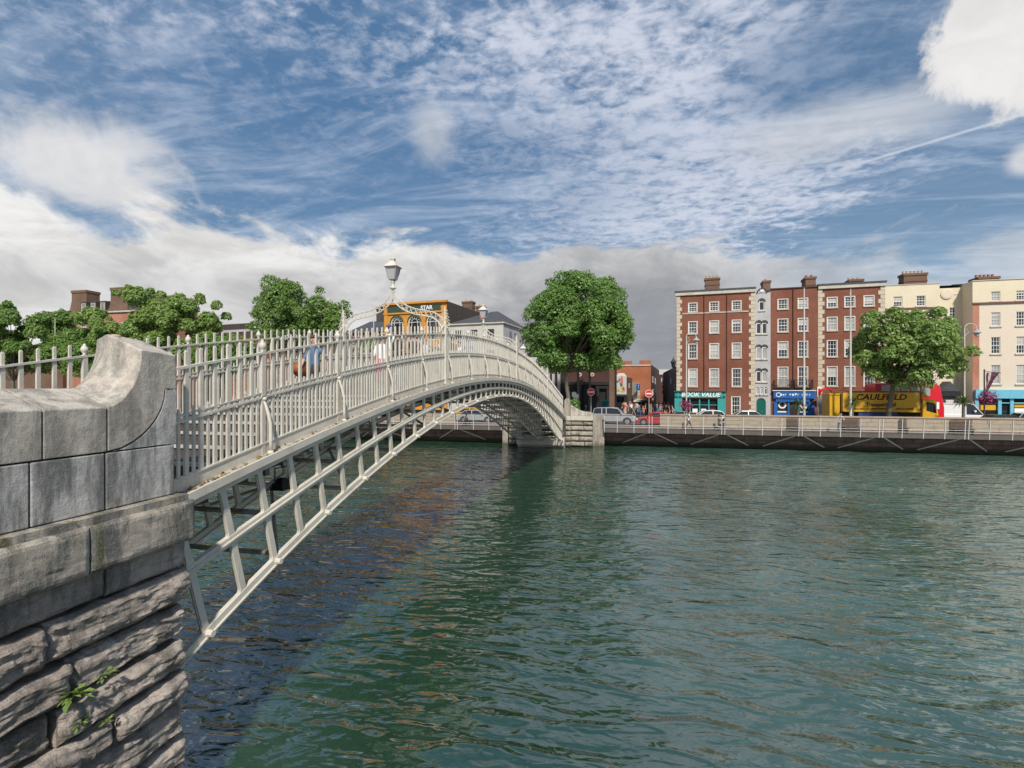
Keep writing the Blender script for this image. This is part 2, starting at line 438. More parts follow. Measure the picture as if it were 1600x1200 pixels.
M['timber'] = wmat('deck_timber', (0.13, 0.115, 0.10), (0.08, 0.07, 0.06), scale=3.0)
M['bench_wood'] = wmat('bench_wood', (0.12, 0.065, 0.045), (0.07, 0.045, 0.035), scale=3.0)
M['asphalt'] = wmat('asphalt', (0.055, 0.055, 0.057), (0.04, 0.04, 0.04), scale=2.0)
M['paving'] = wmat('paving', (0.25, 0.24, 0.22), (0.17, 0.16, 0.15), scale=2.0)
M['bed'] = mat('river_bed', (0.03, 0.035, 0.025), 0.9)
M['roadline'] = mat('road_marking', (0.7, 0.68, 0.6), 0.7)
M['bark'] = wmat('plane_bark', (0.17, 0.145, 0.105), (0.09, 0.075, 0.055), scale=3.0, stretch=(1, 1, 0.5), bump=0.5)
M['tyre'] = mat('tyre', (0.015, 0.015, 0.015), 0.8)
M['rim'] = mat('rim', (0.5, 0.5, 0.5), 0.3, 0.8)
M['glass_dark'] = mat('glass_dark', (0.02, 0.022, 0.025), 0.05, spec=0.8)
M['lamp_red'] = mat('tail_light', (0.4, 0.02, 0.02), 0.2)
M['lamp_white'] = mat('head_light', (0.8, 0.8, 0.78), 0.1)
M['red_sign'] = mat('red_sign', (0.6, 0.03, 0.03), 0.4)
M['white_sign'] = mat('white_sign', (0.8, 0.8, 0.78), 0.5)
M['blue_sign'] = mat('blue_sign', (0.02, 0.18, 0.5), 0.5)
def carpaint(n, c, metal=0.0):
    m = mat(n, c, 0.25, metal, spec=0.5)
    return m
M['car_silver'] = carpaint('car_silver', (0.42, 0.43, 0.44), 0.3)
M['car_white'] = carpaint('car_white', (0.75, 0.75, 0.74))
M['car_red'] = carpaint('car_red', (0.45, 0.02, 0.02))
M['car_green'] = carpaint('car_green', (0.02, 0.06, 0.045))
M['car_grey'] = carpaint('car_grey', (0.12, 0.12, 0.13))
M['taxi_yellow'] = carpaint('taxi_yellow', (0.75, 0.36, 0.03))
M['truck_yellow'] = wmat('truck_yellow', (0.72, 0.40, 0.02), (0.55, 0.30, 0.02), scale=1.2, rough=0.4)
M['bus_red'] = carpaint('bus_red', (0.62, 0.015, 0.03))
M['truck_blue'] = mat('truck_blue', (0.03, 0.06, 0.18), 0.4)
def pane_mat(n, c1, c2, thr):
    def fn(t, b):
        oi = t.n('ShaderNodeObjectInfo').outputs['Random']
        co = t.n('ShaderNodeTexCoord').outputs['Object']
        nn = t.noise(t.mapv(co, scale=(5, 5, 0.6)), 1.6, 3.0)
        f = t.m('MULTIPLY', t.m('GREATER_THAN', oi, thr), t.ss(nn, 0.3, 0.6, 0.5, 1.0))
        t.put(b.inputs['Base Color'], t.mix(f, c1, c2))
    return mat(n, c1, 0.06, fn=fn, spec=0.7)
M['pane'] = pane_mat('window_glass', (0.025, 0.03, 0.035), (0.38, 0.38, 0.36), 0.55)
M['pane_dark'] = pane_mat('window_glass_dark', (0.018, 0.02, 0.024), (0.05, 0.045, 0.04), 0.5)
M['pane_light'] = mat('bus_glass', (0.30, 0.34, 0.33), 0.15, spec=0.6)
M['lantern_glass'] = mat('lantern_glass', (0.42, 0.42, 0.43), 0.15, spec=0.6)
def leaf_mat(n, a, b2, yel, trans=0.42):
    m = bpy.data.materials.new(n); m.use_nodes = True; m.node_tree.nodes.clear()
    t = NT(m.node_tree)
    g = t.n('ShaderNodeNewGeometry')
    r = g.outputs['Random Per Island']
    nn = t.noise(g.outputs['Position'], 0.8, 3.0)
    col = t.mix(r, a, b2)
    col = t.mix(t.ss(nn, 0.5, 0.75, 0, 0.6), col, yel)
    d = t.n('ShaderNodeBsdfPrincipled', {'Base Color': col, 'Roughness': 0.42, 'Specular IOR Level': 0.45})
    tr = t.n('ShaderNodeBsdfTranslucent', {'Color': t.mix(0.5, col, yel)})
    mx = t.n('ShaderNodeMixShader', {0: trans, 1: d.outputs[0], 2: tr.outputs[0]})
    t.n('ShaderNodeOutputMaterial', {'Surface': mx.outputs[0]})
    return m
M['leaf_deep'] = leaf_mat('leaf_deep', (0.096, 0.190, 0.044), (0.203, 0.353, 0.081), (0.299, 0.420, 0.109), 0.4)
M['leaf_light'] = leaf_mat('leaf_light', (0.163, 0.280, 0.066), (0.280, 0.413, 0.111), (0.413, 0.443, 0.147))
M['leaf_mid'] = leaf_mat('leaf_mid', (0.118, 0.222, 0.052), (0.206, 0.340, 0.081), (0.325, 0.399, 0.118))
M['leaf_palm'] = leaf_mat('leaf_palm', (0.05, 0.11, 0.03), (0.10, 0.16, 0.05), (0.22, 0.20, 0.06), 0.2)
M['petal'] = leaf_mat('petal_magenta', (0.26, 0.02, 0.08), (0.36, 0.05, 0.15), (0.20, 0.03, 0.05), 0.2)
M['dead_leaf'] = leaf_mat('dead_leaf', (0.20, 0.10, 0.04), (0.30, 0.20, 0.06), (0.4, 0.3, 0.05), 0.1)
_flat = {}
def flat(c, rough=0.8):
    k = (tuple(c), rough)
    if k not in _flat: _flat[k] = mat('cloth_%d' % len(_flat), c, rough)
    return _flat[k]

def text_mb(s, size, shear=0.0, depth=0.01, bold=0.0):
    cu = bpy.data.curves.new('txt', 'FONT'); cu.body = s; cu.size = size; cu.extrude = depth; cu.shear = shear
    cu.offset = bold; cu.align_x = 'CENTER'; cu.align_y = 'CENTER'; cu.resolution_u = 3
    o = bpy.data.objects.new('txt', cu); COL.objects.link(o)
    dg = bpy.context.evaluated_depsgraph_get(); dg.update()
    me = bpy.data.meshes.new_from_object(o.evaluated_get(dg))
    bpy.data.objects.remove(o)
    return me
def lettering(s, size, m, parent, loc, shear=0.0, sx=1.0, bold=0.0, rz=0.0, name='lettering'):
    me = text_mb(s, size, shear, 0.012, bold)
    me.materials.clear(); me.materials.append(m)
    me.transform(Matrix.Rotation(pi / 2, 4, 'X') @ Matrix.Diagonal((sx, 1, 1, 1)))
    me.name = name
    o = bpy.data.objects.new(name, me)
    return place(o, parent, True, loc, rz)
# ------------------------------------------------------------------ water and ground
def build_water():
    rr = random.Random(3)
    ys = [-8.0]
    while ys[-1] < 50.3:
        d = max(3.0, ys[-1]); ys.append(ys[-1] + 0.055 + 0.0055 * d)
    ys = np.array(ys)
    ts = np.linspace(-1, 1, 420)
    xs = 150 * np.sign(ts) * (0.22 * np.abs(ts) + 0.78 * np.abs(ts) ** 3.2)
    Xg, Yg = np.meshgrid(xs, ys)
    Z = np.zeros_like(Xg)
    for k in range(30):
        lam = 0.85 + 2.9 * (k / 29) ** 1.4
        th = pi / 2 + rr.gauss(0.22, 0.6)
        kx, ky = cos(th) * 2 * pi / lam, sin(th) * 2 * pi / lam
        w = 0.7 + 0.6 * np.sin(Xg * 0.21 * cos(k) + Yg * 0.17 * sin(k * 2.1) + k)
        Z += (0.016 * lam / (2 * pi)) * w * np.sin(kx * Xg + ky * Yg + rr.random() * 6.3 + 1.1 * np.sin(0.5 * Xg + 0.31 * Yg + k))
    n, mcount = Xg.shape
    vs = np.stack([Xg.ravel(), Yg.ravel(), Z.ravel()], 1)
    idx = np.arange(n * mcount).reshape(n, mcount)
    q = np.stack([idx[:-1, :-1].ravel(), idx[:-1, 1:].ravel(), idx[1:, 1:].ravel(), idx[1:, :-1].ravel()], 1)
    me = bpy.data.meshes.new('water')
    me.vertices.add(len(vs)); me.vertices.foreach_set('co', vs.ravel())
    me.loops.add(q.size); me.loops.foreach_set('vertex_index', q.ravel())
    me.polygons.add(len(q)); me.polygons.foreach_set('loop_start', np.arange(0, q.size, 4)); me.polygons.foreach_set('loop_total', np.full(len(q), 4))
    me.polygons.foreach_set('use_smooth', np.ones(len(q), bool))
    me.update(); me.validate()
    def fn(t, b):
        co = t.n('ShaderNodeNewGeometry').outputs['Position']
        a = t.noise(t.mapv(co, rot=(0, 0, 0.30), scale=(0.55, 1.5, 1)), 1.25, 1.2, 0.5, 0.9)
        c = t.noise(t.mapv(co, rot=(0, 0, -0.25), scale=(0.7, 1.4, 1)), 3.4, 1.5, 0.5, 0.6)
        patch = t.noise(t.mapv(co, scale=(1, 0.6, 1)), 0.11, 3.0)
        h = t.m('ADD', t.m('MULTIPLY', a, 1.0), t.m('MULTIPLY', c, 0.26))
        st = t.ss(patch, 0.3, 0.7, 0.6, 1.0)
        bp = t.n('ShaderNodeBump', {'Height': h, 'Strength': st, 'Distance': 0.19})
        t.put(b.inputs['Normal'], bp.outputs[0])
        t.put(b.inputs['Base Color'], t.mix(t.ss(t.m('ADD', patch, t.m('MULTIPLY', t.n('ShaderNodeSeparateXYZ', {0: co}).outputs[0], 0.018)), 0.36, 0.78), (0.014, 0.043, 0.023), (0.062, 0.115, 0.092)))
        b.inputs['IOR'].default_value = 2.0; b.inputs['Specular IOR Level'].default_value = 0.75
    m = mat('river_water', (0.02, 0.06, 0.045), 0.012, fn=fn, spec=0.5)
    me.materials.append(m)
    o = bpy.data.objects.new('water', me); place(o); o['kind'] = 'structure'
build_water()

def structure(name, mb, m, **k):
    o = mk(name, mb, m, **k); o['kind'] = 'structure'; return o
structure('river_bed', MB().box(-400, 400, -60, 120, -2.2, -2.0), M['bed'])
# near quay, the camera stands on it; the approach to the bridge runs out to the abutment
structure('near_quay', MB().box(-150, 150, -40, 0.6, -2, H - 1.62), M['paving'])
structure('bridge_approach', MB().box(-9.6, -6.15, 0.6, 5.0, -1.5, H - 1.62).box(-6.15, -5.75, 0.6, 4.9, -1.5, H - 2.3), M['paving'])
# far bank
fq = MB()
fq.box(-400, 400, 50.0, 50.5, -2, STREET + 0.10)
structure('far_quay_wall', fq, M['quay_wall'])
structure('ground', MB().box(-900, 900, 50.5, 2500, -2, STREET - 0.12), M['paving'])
structure('road', MB().box(-400, 400, 52.6, 59.6, STREET - 0.12, STREET - 0.10).box(-0.5, 5.0, 59.6, 140, STREET - 0.12, STREET - 0.106), M['asphalt'])
pv_ = MB()
pv_.box(-400, 400, 50.5, 52.6, STREET - 0.12, STREET)
pv_.box(-400, -0.5, 59.6, 66, STREET - 0.12, STREET).box(5.0, 400, 59.6, 66, STREET - 0.12, STREET)
structure('pavement', pv_, M['paving'])
rl = MB()
for i in range(-40, 60):
    rl.box(i * 3.0, i * 3.0 + 1.4, 56.0, 56.12, STREET - 0.10, STREET - 0.094)
rl.box(-120, 150, 53.0, 53.08, STREET - 0.10, STREET - 0.094).box(-120, 150, 59.2, 59.28, STREET - 0.10, STREET - 0.094)
structure('road_markings', rl, M['roadline'])

# ------------------------------------------------------------------ rough stone block
from mathutils import noise as mn
def stone(L, Hh, T, seed, rough=0.05, nx=12, nz=6, bulge=0.04):
    """block: x length, z height, outward is -y; broken face, wandering edges, layered relief"""
    o_ = Vector((seed * 3.7, seed * 1.3, 0))
    def fb(u, w, s=1.0):
        p = Vector((u * 1.6 * s, w * 4.2 * s, 0.3)) + o_
        r1 = mn.fractal(p, 1.0, 2.1, 4)
        rd = 1 - abs(mn.noise(Vector((u * 2.1 * s, w * 7.5 * s + u * 1.3, 5.0)) + o_)) * 2
        q = mn.noise(Vector((u * 1.1, w * 2.3, 9.0)) + o_)
        return 0.65 * r1 + 0.30 * rd + 0.7 * (round(q * 3) / 3) + 0.25 * mn.fractal(p * 4.0, 1.0, 2.0, 3)
    vs = []; fs = []
    e0 = [mn.noise(Vector((seed * 1.9, k * 2.2, 1.0))) for k in range(4)]
    for i in range(nx + 1):
        u = i / nx
        wt_ = mn.fractal(Vector((u * L * 2.2, 7.0, seed * 1.1)), 1.0, 2.0, 3) * rough * 0.9
        wb_ = mn.fractal(Vector((u * L * 2.2, 17.0, seed * 1.1)), 1.0, 2.0, 3) * rough * 0.9
        top = Hh - abs(wt_); bot = abs(wb_)
        for j in range(nz + 1):
            w = j / nz
            e = min(w, 1 - w) * Hh; eu = min(u, 1 - u) * L
            edge = min(1, e / (0.05 + rough * 0.5)) ** 0.55 * min(1, (eu + 0.012) / 0.06) ** 0.55
            y = -(bulge * edge * 0.7 + rough * 1.5 * fb(u * L, w * Hh) * (0.25 + 0.75 * edge)) + (1 - edge) * (0.02 + rough * 0.8)
            sh = rough * 0.8 * mn.noise(Vector((w * 3.0, seed * 0.7, 3.0 if u < 0.5 else 8.0))) * (abs(u - 0.5) * 2) ** 3
            vs.append((u * L + sh, y, bot + (top - bot) * w))
        vs.append((u * L, T, top)); vs.append((u * L, T, bot))
    k = nz + 3
    for i in range(nx):
        for j in range(k):
            a, b = i * k + j, i * k + (j + 1) % k
            fs.append((a, a + k, b + k, b))
    fs.append(tuple(range(k))); fs.append(tuple(nx * k + j for j in reversed(range(k))))
    return MB().add(vs, fs)

# ------------------------------------------------------------------ near abutment (wall face is the plane X = -5.5, its outward side is +X)
WX = -5.5
def wall_stone(mb):     # maps block space (x along +Y, -y outward) to world
    o = MB(); o.v = [(WX - y_, x_, z_) for x_, y_, z_ in mb.v]; o.f = [tuple(reversed(f)) for f in mb.f]; o.m = mb.m; return o
abut = thing('stone_abutment', 'weathered grey granite bridge abutment with curved scroll parapet over rough rubble courses, nearest the camera', 'stone wall', (-6.2, 4.0, 0))
def wy(x):              # photograph column on the wall face -> Y
    return -WX / tan(-ang(x))
def wz(x, y):           # photograph point on the wall face -> Z
    return Z_at(y, WX, wy(x))
core = MB()
core.box(-5.95, -5.66, -1.5, 5.20, -2.0, H - 0.75)
core.box(-5.95, -5.66, -1.5, 4.42, H - 0.75, H - 0.30)
mk('core', core, M['mortar'], abut)
def pblock(y0, y1, z0, z1, name='block', top=False, m='granite'):
    g = 0.008
    b = MB()
    b.box(-5.95, WX, y0 + g, y1 - g, z0 + g, z1 - g)
    return mk(name, b, M[m], abut, bevel=0.012)
zt = H - 0.22; zm = H - 0.715; zb = H - 1.345
# coping blocks of the low parapet: sloping weathered top
ylist = [-1.4, 1.9, wy(-10) - 0.35, wy(67), wy(168)]
for a, b in zip(ylist[:-1], ylist[1:]):
    mb = MB()
    mb.prism([(WX, zm + 0.008), (WX, zt - 0.012), (WX - 0.012, zt), (-6.02, zt + 0.20), (-6.14, zt + 0.18), (-6.14, zm + 0.008)], 'y', a + 0.008, b - 0.008)
    mk('coping_block', mb, [M['granite_top']], abut, bevel=0.008)
for a, b in zip([-1.4, 1.2, wy(47), wy(165)], [1.2, wy(47), wy(165), 5.24]):
    pblock(a, b, zb, zm)
# scroll block: curved outer profile, top slopes up to the inside
ya, yb_ = wy(168), 5.26
zt2 = H + 0.415
pr = []
cx0, cz0 = wy(220) - 0.42, zt + 0.66
for k in range(13):
    t = k / 12
    yy = ya + (wy(220) - ya) * (1 - cos(t * pi / 2)) ** 0.95 if False else ya + (wy(221) - ya) * sin(t * pi / 2) ** 1.0
    zz = zt + (zt2 - zt) * (1 - cos(t * pi / 2)) ** 0.9
    pr.append((yy, zz))
pr += [(wy(221) + 0.03, zt2 + 0.012), (yb_, zt2 - 0.03)]
n1 = len(pr)
jc = []                 # joint curve below the scroll stone
for k in range(9):
    t = k / 8
    jc.append((ya + 0.06 + (wy(258) - ya - 0.06) * sin(t * pi / 2) ** 1.1, H - 0.70 + (wz(258, 608) - H + 0.70) * (1 - cos(t * pi / 2)) ** 0.9))
def rise(p):            # extra height of the inner edge
    return 0.20
outer = [(WX, y, z) for y, z in pr] + [(WX, yb_, wz(262, 608))] + [(WX, y, z) for y, z in reversed(jc)] + [(WX, ya, zm + 0.01)]
inner = [(-6.02, y - 0.0, z + 0.20) for y, z in pr] + [(-6.02, yb_, wz(262, 608))] + [(-6.02, y, z) for y, z in reversed(jc)] + [(-6.02, ya, zm + 0.01)]
inner2 = [(-6.16, p[1], p[2] - 0.06) if i < n1 else (-6.16, p[1], p[2]) for i, p in enumerate(inner)]
sb = MB()
sb.loft([outer, [(x - 0.25, y, z + (0.10 if i < n1 else 0)) for i, (x, y, z) in enumerate(outer)], inner, inner2], 0)
for v_i in range(len(sb.v)):
    x_, y_, z_ = sb.v[v_i]
    sb.v[v_i] = (x_, max(y_, ya + 0.008), z_)
mk('scroll_block', sb, M['granite_top'], abut, bevel=0.012)
cb = MB()
low = [(y + 0.012, z - 0.014) for y, z in jc] + [(yb_, wz(262, 608) - 0.02), (yb_, zm + 0.008), (ya + 0.10, zm + 0.008)]
cb.prism(low, 'x', -6.0, WX)
mk('corner_block', cb, M['granite'], abut, bevel=0.006)
# projecting ledge
def ly(x):
    return 5.3 / tan(-ang(x))
zl0, zl1 = H - 1.92, H - 1.42
r9 = random.Random(5)
for i, (a, b) in enumerate([(-1.4, 1.2), (1.2, 3.0), (3.0, ly(143)), (ly(143), 5.36)]):
    st = stone(b - a - 0.02, zl1 - zl0, 0.5, 40 + i, rough=0.010, nx=40, nz=14, bulge=0.012)
    o = wall_stone(st); o.v = [(x + 0.20, y + a + 0.01, z + zl0) for x, y, z in o.v]
    mk('ledge_block', o, M['ledge'], abut, smooth=False)
bt = MB().box(-5.9, -5.36, -1.4, 5.30, zl1 + 0.002, zb + 0.0)
mk('ledge_top', bt, M['ledge'], abut)
# rubble courses
zz = zl0; heights = [0.37, 0.45, 0.44, 0.38, 0.38, 0.47, 0.42, 0.42, 0.46, 0.44]
joints = {0: [163], 1: [65], 2: [105], 3: [80], 4: [170], 5: [85, 10], 6: [200], 7: [90]}
for ci_, hh in enumerate(heights):
    z0 = zz - hh; zz = z0
    js = [-1.2, 0.6, 2.0] + [wy(x) for x in sorted(joints.get(ci_, [120, 220, 30])) if wy(x) > 2.6]
    end = 5.36 + r9.uniform(-0.06, 0.09)
    js = sorted(js) + [end]
    for si, (a, b) in enumerate(zip(js[:-1], js[1:])):
        if b - a < 0.15: continue
        smooth_course = ci_ == 0
        st = stone(b - a - 0.03, hh - 0.03, 0.35, ci_ * 17 + si, rough=0.018 if smooth_course else 0.050, nx=max(10, int((b - a) * 34)), nz=16, bulge=0.02 if smooth_course else 0.035)
        o = wall_stone(st); off = 0.02 if smooth_course else 0.02 + r9.uniform(-0.05, 0.07)
        tilt = r9.uniform(-0.015, 0.015)
        o.v = [(x + off, y + a + 0.015, z + z0 + 0.015 + tilt * (y - (b - a) / 2)) for x, y, z in o.v]
        mk('rubble_stone', o, M['rubble'], abut)

# weeds growing from the joints
def weed(loc, n, h, seed, label):
    r = random.Random(seed)
    t = thing('weed', label, 'weed', loc, group='weeds on the abutment')
    mb = MB()
    for i in range(n):
        a = r.uniform(-1.9, 1.9); l = h * r.uniform(0.5, 1.1)
        p0 = Vector((0, 0, 0)); d = Vector((cos(a) * 0.6 + 0.4, sin(a), r.uniform(0.1, 0.9)))
        p1 = p0 + d * l * 0.6; p2 = p1 + Vector((d.x, d.y, -0.3)) * l * 0.5
        w = Vector((-sin(a), cos(a), 0)) * l * 0.16
        mb.add([p0, p1 - w, p2, p1 + w], [(0, 1, 2, 3)])
        for k in range(3):
            q = p0.lerp(p1, 0.4 + 0.3 * k); e = Vector((r.uniform(-1, 1), r.uniform(-1, 1), r.uniform(-.3, 1))) * l * 0.35
            w2 = Vector((e.y, -e.x, 0.02)) * 0.35
            mb.add([q, q + e * .5 - w2, q + e, q + e * .5 + w2], [(0, 1, 2, 3)])
    mk('leaf_cluster', mb, M['leaf_light'], t)
    return t
def wl(x, y, off=0.07):
    return (WX + off, wy(x), wz(x, y))
weed_specs = [(95, 1085, 26, 0.20, 'largest green weed, growing from a joint in the rubble courses of the abutment'),
              (145, 1055, 8, 0.16, 'thin weed stem to the right of the largest weed on the abutment'),
              (108, 1128, 12, 0.12, 'low weed just under the largest weed on the abutment'),
              (150, 1125, 10, 0.10, 'small yellow green weed low on the rubble, right of the other weeds'),
              (96, 815, 8, 0.06, 'tiny weed on top of the abutment ledge under the smooth blocks')]
for i, (x, y, n, h, lb) in enumerate(weed_specs):
    p = wl(x, y, 0.12)
    mesh_t = thing('weed', lb, 'weed', p, group='weeds on the abutment')
    r = random.Random(90 + i); mb = MB()
    for k in range(n * 3):
        a = r.uniform(-1.7, 1.7); l = h * r.uniform(0.35, 1.1)
        d = Vector((cos(a) * 0.7, sin(a), r.uniform(-0.2, 1.0))).normalized()
        s0 = Vector(p) + d * l * r.uniform(0.1, 0.5); s2 = s0 + (d + Vector((0, 0, -0.35))) * l * 0.55
        w = Vector((-sin(a), cos(a), r.uniform(-.4, .4))) * l * 0.13; mdl = (s0 + s2) / 2 + Vector((0, 0, l * 0.06))
        mb.add([s0, mdl - w, s2, mdl + w], [(0, 1, 2, 3)])
        mb.tube([p, s0], 0.0025, 3)
    mk('foliage', mb, M['leaf_light'], mesh_t)
pb = MB().lathe((-5.99, wy(186) + 0.36, H + 0.585), [(0.0, 0.0), (0.05, 0.0), (0.055, 0.02), (0.04, 0.04), (0.0, 0.045)], 9)
tag(mk('crust', pb, M['pot_buff']), 'small yellow brown crust of bread lying on top of the granite scroll', 'litter')

# ------------------------------------------------------------------ the iron footbridge
def Dz(Y): return H + ((((1.99586e-06 * Y - 0.000165727) * Y - 0.0015152) * Y + 0.226113) * Y - 2.58124)
def Ez(Y): return H + ((((2.50116e-06 * Y - 0.000205286) * Y - 0.00271658) * Y + 0.314808) * Y - 4.08514)
def Fz(Y): return H + (((((3.09919e-07 * Y - 3.38835e-05) * Y + 0.00139568) * Y - 0.0374944) * Y + 0.717618) * Y - 6.57497)
NX, FX, CX = -5.76, -9.42, -7.59
Y0, Y1 = 5.0, 47.3
BAY, P0Y = 2.19, 7.12
bridge = thing('iron_footbridge', 'white painted cast iron arched footbridge with picket railings crossing the river', 'bridge', (CX, Y0, Dz(Y0)))
def sweep(fn, x0, x1, dz0, dz1, ya, yb, n=70, mi=0, mb=None):
    mb = mb or MB()
    rings = []
    for i in range(n + 1):
        Y = ya + (yb - ya) * i / n; z = fn(Y)
        rings.append([(x0, Y, z + dz0), (x1, Y, z + dz0), (x1, Y, z + dz1), (x0, Y, z + dz1)])
    return mb.loft(rings, mi)
NB0 = 1.0
for side, rx in ((1, NX), (-1, FX)):
    ya = Y0 + 0.2 if side == 1 else NB0
    w = 0.03
    mk('top_rail', sweep(Dz, rx - 0.035, rx + 0.035, 1.625, 1.66, ya, Y1), M['paint'], bridge)
    mk('middle_rail', sweep(Dz, rx - 0.03, rx + 0.03, 0.915, 0.95, ya, Y1), M['paint'], bridge)
    mk('middle_rail', sweep(Dz, rx - 0.02, rx + 0.02, 1.00, 1.018, ya, Y1), M['paint'], bridge)
    mk('skirt_plate', sweep(Dz, rx - 0.02 if side == 1 else rx - 0.02, rx + 0.02, 0.0, 0.165, ya, Y1), M['paint'], bridge)
    lip = sweep(Dz, min(rx - side * 0.05, rx + side * 0.22), max(rx - side * 0.05, rx + side * 0.22), -0.05, 0.0, ya, Y1)
    mk('ledge', lip, M['paint_dirty'], bridge)
    mk('ledge_lip', sweep(Dz, rx + side * 0.225 - 0.018, rx + side * 0.225 + 0.018, -0.09, 0.03, ya, Y1), M['paint'], bridge)
    sweepm = sweep(Dz, rx - 0.035, rx + 0.035, 0.165, 0.19, ya, Y1)
    mk('bottom_rail', sweepm, M['paint'], bridge)
# pickets
bal = MB().box(-0.016, 0.016, -0.027, 0.027, 0.28, 1.83).mesh('baluster', M['paint'])
bal2 = MB().box(-0.018, 0.018, -0.029, 0.029, 0.18, 1.615)
bal2.loft([[(-0.018, -0.029, 1.615), (0.018, -0.029, 1.615), (0.018, 0.029, 1.615), (-0.018, 0.029, 1.615)],
           [(-0.014, -0.022, 1.66), (0.014, -0.022, 1.66), (0.014, 0.022, 1.66), (-0.014, 0.022, 1.66)],
           [(-0.014, -0.022, 1.84), (0.014, -0.022, 1.84), (0.014, 0.022, 1.84), (-0.014, 0.022, 1.84)],
           [(-0.008, -0.012, 1.87), (0.008, -0.012, 1.87), (0.008, 0.012, 1.87), (-0.008, 0.012, 1.87)]])
bal2 = bal2.mesh('baluster', M['paint'])
sho = MB().box(-0.013, 0.013, -0.021, 0.021, 0.18, 1.06).box(-0.009, 0.009, -0.012, 0.012, 1.06, 1.10).mesh('short_baluster', M['paint'])
postm = MB().box(-0.03, 0.03, -0.04, 0.04, 0.0, 1.66).mesh('post', M['paint'])
fin = MB().lathe((0, 0, 1.66), [(0.03, 0), (0.03, 0.02), (0.022, 0.03), (0.05, 0.06), (0.062, 0.10), (0.05, 0.145), (0.025, 0.165), (0.028, 0.185), (0.012, 0.205), (0.0, 0.21)], 10).mesh('finial', M['paint'], True)
brk_pts = [(0.02, 0, 0.90), (0.055, 0, 0.82), (0.11, 0, 0.66), (0.15, 0, 0.5), (0.155, 0, 0.25), (0.155, 0, 0.02)]
brk = MB().tube(brk_pts, [0.02, 0.024, 0.028, 0.028, 0.028, 0.032], 8).lathe((0.155, 0, 0.0), [(0.05, 0), (0.05, 0.05), (0.035, 0.07), (0.0, 0.07)], 8).tube([(0.0, 0, 0.90), (0.07, 0, 0.90)], 0.035, 8).mesh('stay', M['paint'], True)
rest = MB(); cnt = {'baluster': 0, 'short_baluster': 0}
for side, rx in ((1, NX), (-1, FX)):
    ya = Y0 + 0.25 if side == 1 else NB0
    n = -3
    while True:
        yb = P0Y + n * BAY; n += 1
        if yb > Y1: break
        if yb >= ya:
            p = mk('post', postm, None, bridge, loc=(rx, yb, Dz(yb)))
            f_ = mk('finial', fin, None, p, local=True)
            bo = mk('stay', brk, None, bridge, loc=(rx, yb, Dz(yb)), rz=0 if side == 1 else pi)
        for k in range(0, 9):
            for half in (0, 1):
                yy = yb + BAY * (k + 0.5 * half) / 9
                if (k == 0 and half == 0) or yy < ya or yy > Y1: continue
                z = Dz(yy)
                nm = 'short_baluster' if half else 'baluster'
                lim = 300
                far_skip = (side == -1 and half and yy > 14) or (side == 1 and half and yy > 30)
                if cnt[nm] < lim and not far_skip:
                    cnt[nm] += 1
                    mk(nm, sho if half else bal2, None, bridge, loc=(rx, yy, z))
                elif half:
                    rest.box(rx - 0.013, rx + 0.013, yy - 0.021, yy + 0.021, z + 0.18, z + 1.08)
                else:
                    rest.box(rx - 0.018, rx + 0.018, yy - 0.028, yy + 0.028, z + 0.18, z + 1.85)
mk('distant_pickets', rest, M['paint'], bridge, kind='stuff')
# small open boxes of rivets and fallen leaves on the ledge
lf = MB(); r = random.Random(12)
for i in range(230):
    y = 5.2 + (r.random() ** 1.6) * 22; x = NX + r.uniform(0.04, 0.18); z = Dz(y) + 0.004
    a = r.random() * 6.3; s_ = r.uniform(0.02, 0.05); u = Vector((cos(a), sin(a), r.uniform(-.2, .9))) * s_; v = Vector((-sin(a), cos(a), r.uniform(-.2, .6))) * s_ * 0.6
    c_ = Vector((x, y, z + 0.012))
    lf.add([c_ - u, c_ - v, c_ + u, c_ + v], [(0, 1, 2, 3)])
tag(mk('leaf_litter', lf, M['dead_leaf'], kind='stuff'), 'dry leaves and scraps caught on the ledge of the white bridge', 'leaf litter')
